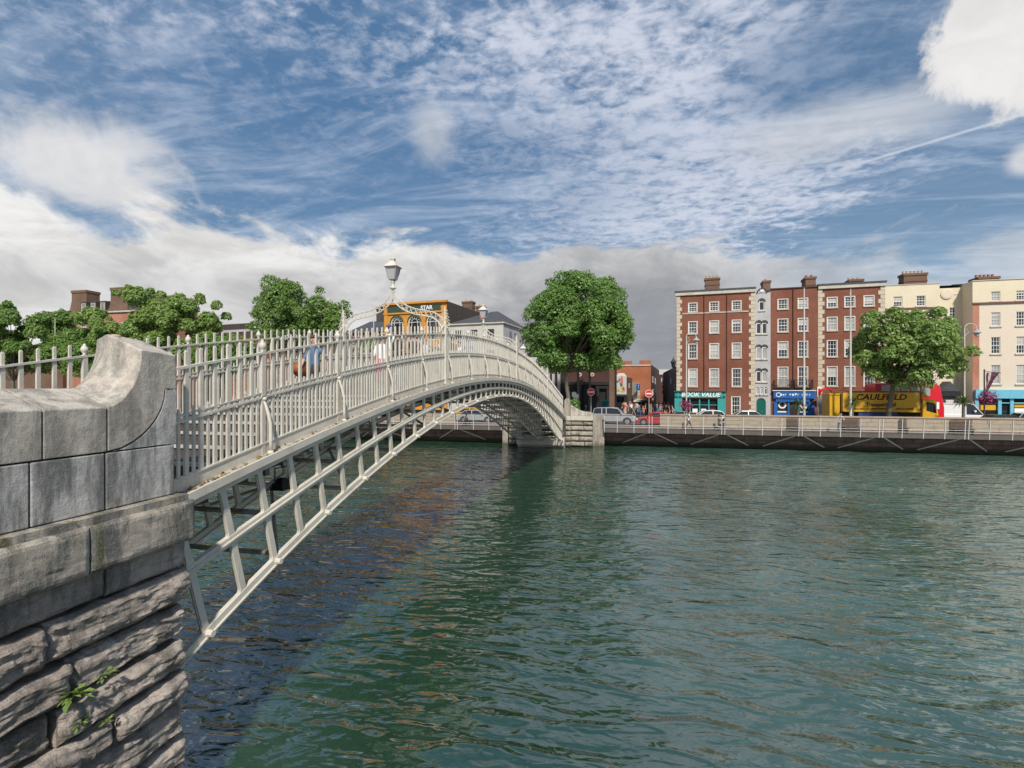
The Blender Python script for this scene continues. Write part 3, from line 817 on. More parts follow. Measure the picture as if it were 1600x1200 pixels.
# trusses
def slope(fn, Y): return (fn(Y + 0.05) - fn(Y - 0.05)) / 0.1
SP = BAY / 3
for ri, rx in enumerate((NX + 0.09, CX, FX - 0.09)):
    rib = mk('rib', sweep(Dz, rx - 0.06, rx + 0.06, -0.20, -0.07, Y0, Y1), M['paint'], bridge)
    for cname, fn, ye in (('middle_chord', Ez, 46.9), ('lower_chord', Fz, 46.6)):
        cm = sweep(fn, rx - 0.04, rx + 0.04, -0.068, 0.068, Y0, ye)
        sweep(fn, rx - 0.065, rx + 0.065, -0.012 if cname[0] == 'm' else -0.06, 0.012 if cname[0] == 'm' else -0.035, Y0, ye, mb=cm)
        mk(cname, cm, M['paint'], rib)
    k = 0
    while True:
        ye = 4.90 + k * SP; k += 1
        if ye > 46.2: break
        s_ = slope(Ez, ye); nv = Vector((0, -s_, 1)).normalized()
        pe = Vector((rx, ye, Ez(ye)))
        pd = pe + nv * 0.4; pf = pe - nv * 0.4
        for _ in range(6):
            pd += nv * ((Dz(pd.y) - 0.13 - pd.z) / max(0.4, nv.z - slope(Dz, pd.y) * nv.y))
            pf += -nv * ((pf.z - Fz(pf.y)) / max(0.4, nv.z - slope(Fz, pf.y) * nv.y))
        if pf.y > 46.5 or pd.y < Y0 - 0.4: continue
        mb = MB()
        wv = nv.cross(Vector((1, 0, 0)))
        for p, q in ((pe, pd), (pf, pe)):
            L = (q - p).length
            if L < 0.1: continue
            fl = min(0.11, L * 0.22); ww = 0.052; wf = 0.052 + fl
            pr_ = [(0, wf), (fl * 0.4, ww + fl * 0.3), (fl, ww), (L - fl, ww), (L - fl * 0.4, ww + fl * 0.3), (L, wf)]
            ring = [p + nv * t + wv * w_ for t, w_ in pr_] + [p + nv * t - wv * w_ for t, w_ in reversed(pr_)]
            ex = Vector((0.03, 0, 0))
            mb.loft([[v_ - ex for v_ in ring], [v_ + ex for v_ in ring]])
            if ye < 30 or ri == 0: mb.beam(p, q, 0.030, 0.11, up=(1, 0, 0)) if False else mb.beam(p, q, 0.022, 0.13, up=wv)
        if k % 2 == 0:
            d_ = Vector((0.03, 0, 0))
            if ri == 0: mb.lathe((0, 0, 0), [(0.0, 0.0), (0.0, 0.0)], 3) if False else mb.tube([pf + Vector((0.02, 0, 0)), pf + Vector((0.13, 0, 0))], [0.055, 0.045], 8)
        mk('strut', mb, M['paint'], rib)
# transoms, cross tubes and the dark boards of the deck
for i in range(20):
    y = P0Y - BAY + i * BAY
    if y > 46.4: break
    z = Dz(y)
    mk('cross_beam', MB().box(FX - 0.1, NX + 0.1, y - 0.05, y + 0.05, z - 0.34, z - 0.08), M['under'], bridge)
    for fn, off in ((Fz, 0.0), (Ez, 0.0)):
        yy = y + (0.35 if fn is Fz else 0.0)
        zf = fn(yy)
        if zf < 0.3 or yy > 46: continue
        mk('cross_tube', MB().tube([(FX - 0.08, yy, zf), (NX + 0.08, yy, zf)], 0.045, 8), M['paint_dirty'], bridge)
    yn = y + BAY + 0.35
    if yn < 46:
        za, zb2 = Fz(y + 0.35), Fz(yn)
        if za > 0.3 and zb2 > 0.3:
            m_ = MB()
            m_.tube([(NX, y + 0.35, za), (CX, yn, zb2)], 0.035, 6).tube([(CX, yn, zb2), (FX, y + 0.35, za)], 0.035, 6)
            mk('brace', m_, M['paint_dirty'], bridge)
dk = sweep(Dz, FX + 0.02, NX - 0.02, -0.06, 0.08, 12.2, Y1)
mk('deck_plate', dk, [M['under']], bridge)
mk('deck_surface', sweep(Dz, FX + 0.03, NX - 0.03, 0.084, 0.10, 12.25, Y1), M['step_dark'], bridge)
for i in range(15):
    yst = 0.6 + i * 0.78
    zs = Dz(yst + 0.39) + 0.13
    mb = MB().box(FX + 0.03, NX - 0.03, yst, yst + 0.78, zs - 0.4, zs - 0.012, 0)
    mb.box(FX + 0.03, NX - 0.03, yst - 0.025, yst - 0.001, zs - 0.045, zs + 0.004, 1).box(FX + 0.03, NX - 0.03, yst + 0.001, yst + 0.04, zs - 0.011, zs + 0.004, 1)
    mk('step', mb, [M['step_dark'], M['nosing']], bridge)
# floodlight hung under the deck
fy, fz = 8.7, Dz(8.7) - 1.06
fl = thing('floodlight', 'dark floodlight hanging under the near end of the bridge deck', 'floodlight', (-6.6, fy, fz))
mk('housing', MB().loft([[(-6.75, fy - .16, fz - .13), (-6.45, fy - .16, fz - .13), (-6.45, fy + .16, fz - .13), (-6.75, fy + .16, fz - .13)],
                         [(-6.70, fy - .13, fz + .0), (-6.50, fy - .13, fz + .0), (-6.50, fy + .13, fz + .0), (-6.70, fy + .13, fz + .0)],
                         [(-6.66, fy - .05, fz + .09), (-6.54, fy - .05, fz + .09), (-6.54, fy + .05, fz + .09), (-6.66, fy + .05, fz + .09)]]), M['black'], fl)
mk('bracket', MB().tube([(-6.6, fy - .2, fz), (-6.6, fy - .2, fz + .3), (-6.6, fy + .2, fz + .3), (-6.6, fy + .2, fz)], 0.014, 6).tube([(-6.6, fy, fz + .3), (-6.6, fy, fz + 1.0)], 0.02, 6), M['darkgrey'], fl)

# lamp arches
ARCH = [(-1.84, 0.0), (-1.77, 0.16), (-1.64, 0.34), (-1.44, 0.48), (-1.15, 0.55), (-0.8, 0.61), (-0.5, 0.72), (-0.28, 0.86), (-0.12, 1.01), (-0.02, 1.14)]
def arch_thing(Y, label, first=True):
    z = Dz(Y)
    t = thing('lamp_arch', label, 'lamp arch', (CX, Y, z), group='lantern arches on the bridge')
    for sgn in (-1, 1):
        pts = [(sgn * a, b + 1.80) for a, b in ARCH]
        outer = []; inner = []
        for i, (a, b) in enumerate(pts):
            p = Vector(pts[max(0, i - 1)]); q = Vector(pts[min(len(pts) - 1, i + 1)])
            d = (q - p).normalized(); nrm_ = Vector((-d.y, d.x)) * (1 if sgn == -1 else -1)
            outer.append(Vector((a, b)) + nrm_ * 0.09); inner.append(Vector((a, b)) - nrm_ * 0.09)
        mb = MB()
        mb.tube([(v.x, 0, v.y) for v in outer], 0.019, 6)
        mb.tube([(v.x, 0, v.y) for v in inner], 0.019, 6)
        mk('scroll_arm', mb, M['paint'], t, local=True)
        # rings between the two bars
        L = [0]
        for i in range(1, len(pts)): L.append(L[-1] + (Vector(pts[i]) - Vector(pts[i - 1])).length)
        s_ = 0.09
        while s_ < L[-1] - 0.2:
            i = max(j for j in range(len(L)) if L[j] <= s_)
            f_ = (s_ - L[i]) / (L[i + 1] - L[i])
            c_ = Vector(pts[i]).lerp(Vector(pts[i + 1]), f_)
            rg = MB().tube([(0.074 * cos(u * pi / 6), 0, 0.074 * sin(u * pi / 6)) for u in range(13)], 0.014, 5, cap=False)
            key = 'ring_mesh'
            if key not in _cache: _cache[key] = rg.mesh('ring', M['paint'])
            mk('ring', _cache[key], None, t, local=True, loc=(c_.x, 0, c_.y))
            s_ += 0.182
        # foot: pilaster, scrolls and pinnacle
        ft = MB()
        x0 = sgn * 1.83
        ft.box(x0 - 0.07, x0 + 0.07, -0.07, 0.07, 0.0, 1.95)
        for q in range(5):
            hh = 1.95 + q * 0.11; w_ = 0.15 - q * 0.026
            for s2 in (-1, 1):
                ft.tube([(x0 + s2 * (w_ + 0.035 * cos(u)), s2 * 0.0, hh + 0.045 * sin(u)) for u in [k * 0.9 for k in range(7)]], 0.013, 5)
        mk('foot', ft, M['paint'], t, local=True)
        mk('pinnacle', MB().lathe((x0, 0, 1.95), [(0.06, 0), (0.07, 0.05), (0.03, 0.10), (0.05, 0.16), (0.045, 0.24), (0.02, 0.32), (0.035, 0.38), (0.02, 0.45), (0.028, 0.50), (0.0, 0.62)], 8), M['paint'], t, local=True, smooth=True)
        br = MB().tube([(x0, -0.05, 1.95), (x0, -0.35, 1.75), (x0, -0.5, 1.66)], 0.02, 6).tube([(x0, 0.05, 1.95), (x0, 0.35, 1.75), (x0, 0.5, 1.66)], 0.02, 6)
        mk('side_scroll', br, M['paint'], t, local=True)
    za = 2.90
    mk('stem', MB().lathe((0, 0, za - 0.12), [(0.025, 0), (0.035, 0.12), (0.03, 0.3), (0.05, 0.34), (0.045, 0.40), (0.11, 0.43), (0.11, 0.46), (0.05, 0.48), (0.055, 0.60), (0.075, 0.64), (0.075, 0.67), (0.03, 0.69), (0.03, 0.76)], 10)
       .tube([(-0.12, 0, za + 0.22), (-0.05, 0, za + 0.16), (0, 0, za + 0.2), (0.05, 0, za + 0.16), (0.12, 0, za + 0.22)], 0.014, 5), M['paint'], t, local=True, smooth=True)
    zl = za + 0.64
    lan = MB()
    b0, b1, hgt = 0.11, 0.18, 0.36
    for i in range(4):
        a0 = pi / 4 + i * pi / 2
        lan.beam((b0 * sqrt(2) * cos(a0), b0 * sqrt(2) * sin(a0), zl), (b1 * sqrt(2) * cos(a0), b1 * sqrt(2) * sin(a0), zl + hgt), 0.03, 0.03)
    lan.lathe((0, 0, zl - 0.04), [(0.03, -0.05), (b0 * 1.45, 0.0), (b0 * 1.5, 0.035)], 4, ph=pi / 4)
    lf_ = mk('lantern', lan, M['steel_dull'], t, local=True)
    mk('glass', MB().lathe((0, 0, zl), [(b0 * 1.36, 0.0), (b1 * 1.36, hgt)], 4, ph=pi / 4), M['lantern_glass'], lf_, local=True)
    mk('lantern_roof', MB().lathe((0, 0, zl + hgt), [(0.30, 0.0), (0.335, 0.02), (0.31, 0.04), (0.13, 0.19), (0.09, 0.20), (0.085, 0.26), (0.115, 0.28), (0.11, 0.31), (0.05, 0.32), (0.03, 0.35)], 4, ph=pi / 4), M['paint'], lf_, local=True)
    return t
_cache = {}
arch_thing(15.6, 'nearest white scrolled arch of rings carrying a square lantern over the bridge')
arch_thing(26.6, 'middle one of the three ringed lantern arches, just past the crown of the bridge')
arch_thing(37.6, 'farthest ringed lantern arch, low on the far slope of the bridge by the round tree')
# ------------------------------------------------------------------ far abutment
fab = thing('far_abutment', 'far stone abutment with rough light courses and a capped pillar where the bridge lands', 'stone wall', (-7.5, 48.5, 0))
def sec(x0, x1, Yf, zt_, zb_=-0.5, rows=6, rough=0.05, nmax=2, seed=0):
    X0, X1 = X_at(x0, Yf), X_at(x1, Yf)
    core = MB().box(X0 + 0.03, X1 - 0.03, Yf + 0.16, Yf + 1.6, -1.2, zt_ - 0.02)
    mk('core', core, M['mortar'], fab)
    h = (zt_ - zb_) / rows
    rr = random.Random(seed)
    for i in range(rows):
        cuts = [X0] + ([X0 + (X1 - X0) * rr.uniform(0.35, 0.65)] if (X1 - X0) > 1.3 and nmax > 1 else []) + [X1]
        for a, b in zip(cuts[:-1], cuts[1:]):
            st = stone(b - a - 0.03, h - 0.07, 0.3, seed * 31 + i * 3 + int(a), rough=rough, nx=10, nz=4, bulge=0.09)
            st.v = [(x + a + 0.015, y + Yf, z + zb_ + i * h + 0.035) for x, y, z in st.v]
            mk('rubble_stone', st, M['rubble_far'], fab)
zl_ = Z_at(657, -4.5, 47.6)
zlt = Z_at(650, -4.5, 47.6)
sec(881, 891.5, 47.5, zl_, seed=1)
sec(891.5, 926, 47.8, zl_, seed=2)
sec(795, 817, 47.6, Z_at(652, -10.5, 47.6), seed=3)
XL, XR = X_at(880.5, 47.4), X_at(926.5, 47.6)
mk('ledge', MB().box(XL, X_at(891.5, 47.4), 47.38, 49, zl_, zlt).box(X_at(891.5, 47.4) + 0.01, XR, 47.6, 49, zl_, zlt - 0.01), M['trim'], fab, bevel=0.02)
# capped pillar and falling scroll
px0, px1 = X_at(881.5, 47.5), X_at(890.5, 47.5)
zp = Z_at(622.5, px0, 47.5)
cpx = (px0 + px1) / 2; hw = (px1 - px0) / 2
cap = [(cpx - hw, zlt), (cpx + hw, zlt), (cpx + hw, zp - 0.25), (cpx + hw * 0.6, zp - 0.06), (cpx + hw * 0.3, zp), (cpx - hw * 0.3, zp), (cpx - hw * 0.6, zp - 0.06), (cpx - hw, zp - 0.25)]
mk('pillar', MB().prism(cap, 'y', 47.45, 48.1), M['rubble_far'], fab, bevel=0.02)
sc_px = [(891.5, 633), (896, 635), (901, 638.5), (907, 641.5), (914, 643.3), (922, 643.5), (926, 646)]
poly = [(X_at(a, 47.85), Z_at(b, -4, 47.85)) for a, b in sc_px]
mk('scroll_parapet', MB().prism([(poly[0][0], zlt)] + poly + [(poly[-1][0], zlt)], 'y', 47.75, 48.2), M['granite_top'], fab, bevel=0.02)
mk('pier_block', MB().box(X_at(926.5, 48.4), X_at(944, 48.4), 48.4, 50.0, -1, Z_at(649, -2.5, 48.4)), M['rubble_far'], fab)
mk('pier_block', MB().box(X_at(785, 48.4), X_at(794, 48.4), 48.4, 50.0, -1, Z_at(647, -11, 48.4)), M['rubble_far'], fab)
mk('springing_stone', MB().box(-10.0, -5.55, 46.3, 48.0, 0.25, Z_at(684, -7, 46.5)).box(-10.0, -5.6, 46.9, 48.0, -1.0, 0.245), M['trim'], fab)
mk('back_wall', MB().box(-9.7, -5.5, 47.35, 48.2, -1, Dz(47) - 0.1), M['darkgrey'], fab)
structure('bridge_landing', MB().box(-9.7, -5.45, 47.3, 50.5, Dz(47.3) - 0.3, Dz(47.3) + 0.08).box(-9.7, -5.45, 50.5, 52.2, STREET - 0.1, Dz(47.3) - 0.35), M['paving'])

# ------------------------------------------------------------------ boardwalk over the river on the far side
BY = 48.0
zbd = H - 4.0
zf0 = H - 4.27
zrl = H - 2.68
def boardwalk(X0, X1, label, posts, doubles):
    t = thing('boardwalk', label, 'boardwalk', ((X0 + X1) / 2, 49, zf0))
    mk('deck', MB().box(X0, X1, BY, 50.0, zbd - 0.10, zbd), M['timber'], t)
    mk('fascia', MB().box(X0, X1, BY - 0.04, BY + 0.02, zf0, zbd + 0.03), M['timber'], t)
    mk('handrail', MB().box(X0, X1, BY - 0.16, BY - 0.02, zrl, zrl + 0.06), M['darkgrey'] if False else M['bench_wood'], t)
    wires = MB()
    for hgt in (0.22, 0.42):
        wires.box(X0, X1, BY - 0.05, BY - 0.02, zbd + hgt, zbd + hgt + 0.035)
    mk('lower_rail', wires, M['steel'], t)
    thin = MB()
    for k in range(6):
        thin.box(X0, X1, BY - 0.05, BY - 0.035, zbd + 0.58 + k * 0.115, zbd + 0.59 + k * 0.115)
    mk('tension_wires', thin, M['steel_dull'], t, kind='stuff')
    pm = MB().beam((0, 0.02, zf0 - 0.02), (0, -0.10, zrl + 0.02), 0.075, 0.05).mesh('post', M['steel'])
    for x in posts:
        mk('post', pm, None, t, loc=(X_at(x, BY), BY - 0.02, 0))
    for x in doubles:
        xx = X_at(x, BY)
        for s_ in (-0.13, 0.13):
            mk('post', pm, None, t, loc=(xx + s_, BY - 0.02, 0))
        for s_ in (-1, 1):
            if X0 < xx + s_ * 2.6 < X1:
                mk('diagonal_strut', MB().beam((xx + s_ * 0.3, BY + 0.15, zf0), (xx + s_ * 2.5, 49.9, 0.25), 0.08, 0.08), M['steel'], t)
    n = int((X1 - X0) / 2.2)
    for k in range(n):
        xx = X0 + (k + 0.5) * (X1 - X0) / n
        mk('joist', MB().box(xx - 0.06, xx + 0.06, BY + 0.05, 49.98, zf0 + 0.02, zbd - 0.11), M['quay_wall'], t)
    return t
posts = [944.5, 964.5, 990.5, 1043.7, 1071, 1098.7, 1161, 1191, 1221, 1281.5, 1313, 1344, 1409, 1442.5, 1475.7, 1545.5, 1581.5, 1618, 1700, 1745]
boardwalk(X_at(944, BY), 48.0, 'long boardwalk with white posts and wooden handrail, right of the bridge', posts, [1016.5, 1130, 1250.5, 1376, 1510, 1658])
boardwalk(-60.0, X_at(785, BY), 'boardwalk with white posts under the arch, along the far quay left of the bridge', [783.5, 764, 740, 689, 665, 640, 615, 560, 530, 500], [713, 587, 470])
# parapet of the quay: courses of stone blocks
def parapet(X0, X1, label, seed):
    t = thing('quay_parapet', label, 'parapet wall', ((X0 + X1) / 2, 50.2, STREET))
    r = random.Random(seed)
    zt_ = H - 2.62; zb_ = STREET
    bm_ = {}
    for c_ in range(3):
        x = X0; h = (zt_ - 0.13 - zb_) / 3
        while x < X1 - 0.2:
            L = min(r.choice((1.1, 1.5, 2.0)), X1 - x)
            pr_ = r.uniform(0, 0.02)
            mk('block', MB().box(x + 0.01, x + L - 0.01, 50.02 - pr_, 50.38, zb_ + c_ * h + 0.008, zb_ + (c_ + 1) * h - 0.008), M['quay_stone'], t)
            x += L
    x = X0
    while x < X1 - 0.2:
        L = min(2.4, X1 - x)
        mk('coping', MB().box(x + 0.008, x + L - 0.008, 49.95, 50.45, zt_ - 0.125, zt_), M['quay_stone'], t)
        x += L
    mk('core', MB().box(X0 + 0.05, X1 - 0.05, 50.08, 50.32, zb_, zt_ - 0.15), M['mortar'], t)
parapet(X_at(1031, 50), X_at(1128, 50), 'low brown stone parapet behind the boardwalk, below the teal bookshop', 1)
parapet(X_at(1134, 50), 46.0, 'long pale stone parapet behind the boardwalk, below the truck and cream houses', 2)
parapet(-60.0, X_at(711, 50), 'stone parapet of the quay seen under the bridge, left of the silver car', 3)
r = random.Random(4)
for i, (a, b, lb) in enumerate([(1230, 1248, 'dark slatted bench against the parapet, below the blue shop'), (1316, 1343, 'dark slatted bench on the boardwalk below the left end of the yellow truck'),
                                (1405, 1417, 'narrow dark slatted bench on the boardwalk below the right end of the yellow truck'), (1485, 1519, 'wide dark slatted bench on the boardwalk below the white van')]):
    x0, x1 = X_at(a, 49.9), X_at(b, 49.9)
    t = thing('bench', lb, 'bench', ((x0 + x1) / 2, 49.7, zbd), group='slatted benches on the boardwalk')
    for k in range(7):
        mk('slat', MB().box(x0, x1, 49.86, 49.90, zbd + 0.35 + k * 0.13, zbd + 0.43 + k * 0.13), M['bench_wood'], t)
    for k in range(4):
        mk('slat', MB().box(x0, x1, 49.42 + k * 0.11, 49.51 + k * 0.11, zbd + 0.40, zbd + 0.44), M['bench_wood'], t)
    for xx in (x0 + 0.1, x1 - 0.16):
        mk('leg', MB().box(xx, xx + 0.06, 49.45, 49.80, zbd, zbd + 0.395), M['darkgrey'], t)

# ------------------------------------------------------------------ buildings
class Facade:
    """frame on a house front: s along it (to the right), y into the house, z up"""
    def __init__(f, x0, Ya, x1, Yb):
        f.P = Vector((X_at(x0, Ya), Ya)); Q = Vector((X_at(x1, Yb), Yb))
        f.d = (Q - f.P).normalized(); f.L = (Q - f.P).length
        f.rz = atan2(f.d.y, f.d.x)
    def s(f, x):
        a = ang(x); v = Vector((sin(a), cos(a)))     # ray from camera
        return (f.P.x * v.y - f.P.y * v.x) / (f.d.y * v.x - f.d.x * v.y)
    def z(f, x, y):
        p = f.P + f.d * f.s(x)
        return Z_at(y, p.x, p.y)
def wall_grid(mb, s0, s1, z0, z1, holes, y=0.0, rev=0.16, mi=0, rmi=None):
    S = sorted(set([s0, s1] + [v for h in holes for v in (h[0], h[2]) if s0 < v < s1]))
    Zs = sorted(set([z0, z1] + [v for h in holes for v in (h[1], h[3]) if z0 < v < z1]))
    for a, b in zip(S[:-1], S[1:]):
        for c_, d_ in zip(Zs[:-1], Zs[1:]):
            cs, cz = (a + b) / 2, (c_ + d_) / 2
            if any(h[0] < cs < h[2] and h[1] < cz < h[3] for h in holes): continue
            mb.quad((a, y, c_), (b, y, c_), (b, y, d_), (a, y, d_), mi)
    rmi = mi if rmi is None else rmi
    for a, c_, b, d_ in holes:
        mb.quad((a, y, c_), (a, y + rev, c_), (b, y + rev, c_), (b, y, c_), rmi)
        mb.quad((a, y, d_), (b, y, d_), (b, y + rev, d_), (a, y + rev, d_), rmi)
        mb.quad((a, y, c_), (a, y, d_), (a, y + rev, d_), (a, y + rev, c_), rmi)
        mb.quad((b, y, c_), (b, y + rev, c_), (b, y + rev, d_), (b, y, d_), rmi)
_win = {}
rblind = random.Random(61)
M['blind'] = mat('blind_cloth', (0.45, 0.44, 0.41), 0.8)
def window(par, s0, z0, s1, z1, kind='sash', nx=3, nz=4, pane='pane', sill=True, y=0.0, sillm='trim', fr=0.07, framem='white', arch=False, surround=True):
    w, h = round(s1 - s0, 2), round(z1 - z0, 2)
    key = (w, h, kind, nx, nz, arch, framem, surround)
    if key not in _win:
        mb = MB(); yy = 0.07; t = 0.05
        if not arch:
            if surround:
                mb.box(-w / 2 - 0.08, -w / 2, -0.015, 0.15, -0.02, h + 0.08).box(w / 2, w / 2 + 0.08, -0.015, 0.15, -0.02, h + 0.08).box(-w / 2, w / 2, -0.015, 0.15, h, h + 0.08)
            mb.box(-w / 2, -w / 2 + fr, yy, yy + t, 0, h).box(w / 2 - fr, w / 2, yy, yy + t, 0, h).box(-w / 2 + fr, w / 2 - fr, yy, yy + t, 0, fr).box(-w / 2 + fr, w / 2 - fr, yy, yy + t, h - fr, h)
            mb.box(-w / 2 + fr, w / 2 - fr, yy - 0.01, yy + t - 0.01, h * 0.5 - 0.035, h * 0.5 + 0.035)
            for i in range(1, nx):
                xx = -w / 2 + w * i / nx
                mb.box(xx - 0.017, xx + 0.017, yy + 0.01, yy + 0.04, fr, h - fr)
            for j in range(1, nz):
                if j * 2 == nz: continue
                zz_ = h * j / nz
                mb.box(-w / 2 + fr, w / 2 - fr, yy + 0.012, yy + 0.038, zz_ - 0.015, zz_ + 0.015)
        else:
            r_ = w / 2; zc_ = h - r_
            mb.arc(0, zc_, r_, r_ - fr, yy, yy + t, n=12)
            mb.box(-w / 2, -w / 2 + fr, yy, yy + t, 0, zc_).box(w / 2 - fr, w / 2, yy, yy + t, 0, zc_).box(-w / 2 + fr, w / 2 - fr, yy, yy + t, 0, fr)
            mb.box(-w / 2 + fr, w / 2 - fr, yy, yy + t, zc_ - 0.05, zc_ + 0.03)
            if nx > 1:
                mb.arc(0, zc_, r_ * 0.5, r_ * 0.5 - 0.05, yy, yy + t, n=10)
                for a in range(1, 6):
                    th = a * pi / 6
                    mb.beam((r_ * .48 * cos(th), yy + t / 2, zc_ + r_ * .48 * sin(th)), ((r_ - fr) * cos(th), yy + t / 2, zc_ + (r_ - fr) * sin(th)), 0.04, 0.04)
                for i in (-1, 1):
                    mb.box(i * r_ * 0.48 - 0.035, i * r_ * 0.48 + 0.035, yy + .005, yy + t - .005, fr, zc_ - 0.05)
                mb.box(-w / 2 + fr, w / 2 - fr, yy + .01, yy + t - .01, zc_ * 0.45, zc_ * 0.45 + 0.05)
        fm = mb.mesh('window', M[framem])
        pm = MB().quad((-w / 2, yy + 0.045, 0), (w / 2, yy + 0.045, 0), (w / 2, yy + 0.045, h), (-w / 2, yy + 0.045, h)).mesh('pane', M[pane])
        sm = MB().box(-w / 2 - 0.12, w / 2 + 0.12, -0.10, 0.12, -0.14, -0.022).mesh('sill', M[sillm])
        _win[key] = (fm, {pane: pm}, {sillm: sm})
    fm, pms, sms = _win[key]
    if pane not in pms:
        p2 = list(pms.values())[0].copy(); p2.materials.clear(); p2.materials.append(M[pane]); pms[pane] = p2
    if sillm not in sms:
        p2 = list(sms.values())[0].copy(); p2.materials.clear(); p2.materials.append(M[sillm]); sms[sillm] = p2
    o = mk('window', fm, None, par, local=True, loc=((s0 + s1) / 2, y, z0))
    mk('pane', pms[pane], None, o, local=True)
    if rblind.random() < 0.38 and not arch:
        hb = round(h * rblind.choice((0.3, 0.5, 0.5, 0.8)), 2)
        bk = ('blind', w, hb, h)
        if bk not in _win: _win[bk] = MB().box(-w / 2 + 0.05, w / 2 - 0.05, 0.106, 0.112, h - hb, h - 0.05).mesh('blind', M['blind'])
        mk('blind', _win[bk], None, o, local=True)
    if sill: mk('sill', sms[sillm], None, o, local=True)
    return o
def spandrel(mb, s0, z0, s1, z1, y, mi=0):
    r_ = (s1 - s0) / 2; cx_ = (s0 + s1) / 2; zc_ = z1 - r_
    n = 8
    for sgn in (-1, 1):
        pts = [(cx_ + sgn * r_ * cos(k * pi / 2 / n), zc_ + r_ * sin(k * pi / 2 / n)) for k in range(n + 1)]
        for a, b in zip(pts[:-1], pts[1:]):
            mb.quad((a[0], y, a[1]), (b[0], y, b[1]), (b[0], y, z1), (a[0], y, z1), mi)
            mb.quad((a[0], y, a[1]), (b[0], y, b[1]), (b[0], y + 0.14, b[1]), (a[0], y + 0.14, a[1]), mi)
def house_body(par, fa, s0, s1, z0, z1, holes, depth, m, name='wall', rev=0.16, arches=(), y=0.0, m2=None):
    mb = MB()
    wall_grid(mb, s0, s1, z0, z1, holes, y, rev)
    for h in arches: spandrel(mb, h[0], h[1], h[2], h[3], y)
    mb.quad((s0, y, z0), (s0, depth, z0), (s0, depth, z1), (s0, y, z1), 1)
    mb.quad((s1, y, z0), (s1, depth, z0), (s1, depth, z1), (s1, y, z1), 1)
    mb.quad((s0, depth, z0), (s1, depth, z0), (s1, depth, z1), (s0, depth, z1), 1)
    mb.quad((s0, y, z1), (s1, y, z1), (s1, depth, z1), (s0, depth, z1), 1)
    me = bpy.data.meshes.new(name); me.from_pydata(mb.v, [], mb.f)
    me.materials.append(M[m]); me.materials.append(M[m2 or m]); me.polygons.foreach_set('material_index', mb.m); me.update()
    # dark rooms behind the glass
    mk('interior', MB().box(s0 + 0.05, s1 - 0.05, y + rev + 0.02, y + rev + 0.03, z0, z1 - 0.1), M['black'], par, local=True)
    return mk(name, me, None, par, local=True)
def quoins(par, s, z0, z1, side, n, y=-0.03):
    h = (z1 - z0) / n
    for k in range(n):
        w = 0.62 if k % 2 == 0 else 0.42
        a, b = (s, s + w) if side > 0 else (s - w, s)
        key = ('quoin', side, round(h, 3), k % 2)
        if key not in _win:
            _win[key] = MB().box(0 if side > 0 else -w, w if side > 0 else 0, -0.035, 0.02, 0.015, h - 0.015).mesh('quoin', M['quoin'])
        mk('quoin', _win[key], None, par, local=True, loc=(s, 0, z0 + k * h))
def chimney(par, s0, s1, z0, z1, yc=3.5, dp=0.9, pots=4, potm='pot_buff', m='brick_brown', neck=False):
    c_ = mk('chimney', MB().box(s0, s1, yc - dp / 2, yc + dp / 2, z0, z1 - 0.25).box(s0 - 0.08, s1 + 0.08, yc - dp / 2 - 0.08, yc + dp / 2 + 0.08, z1 - 0.25, z1)
            .box(s0 - 0.05, s1 + 0.05, yc - dp / 2 - 0.05, yc + dp / 2 + 0.05, z0 + (z1 - z0) * 0.45, z0 + (z1 - z0) * 0.45 + 0.12), M[m], par, local=True)
    for k in range(pots):
        xx = s0 + (k + 0.5) * (s1 - s0) / pots
        mk('chimney_pot', MB().lathe((xx, yc, z1), [(0.13, 0), (0.12, 0.25), (0.15, 0.32), (0.13, 0.36), (0.10, 0.36)], 8), M[potm], c_, local=True)
def hip(par, s0, s1, z0, zr, depth, r0, r1, m='slate', y0=0.3, name='roof'):
    yr = y0 + (depth - y0) / 2
    v = [(s0, y0, z0), (s1, y0, z0), (s1, depth, z0), (s0, depth, z0), (r0, yr, zr), (r1, yr, zr)]
    return mk(name, MB().add(v, [(0, 1, 5, 4), (1, 2, 5), (2, 3, 4, 5), (3, 0, 4), (3, 2, 1, 0)]), M[m], par, local=True)
def bt(name, label, fa, cat='building', group=None):
    return thing(name, label, cat, (fa.P.x, fa.P.y, 0.0), fa.rz, group)
ZG = STREET - 0.05

# --- the brick terrace and its neighbours on the right
fr_ = Facade(1057, 62.8, 1383, 60.9)
Zf = fr_.z
def rows_to_z(ref_x, rows):
    return [(Zf(ref_x, b), Zf(ref_x, a)) for a, b in rows]
def terrace_windows(par, fa, cols, zr, nxz, panes=None, skip=(), **kw):
    hs = []
    for (a, b) in cols:
        for i, (z0, z1) in enumerate(zr):
            hs.append((fa.s(a), z0, fa.s(b), z1, nxz[i]))
    return hs
s_ = fr_.s
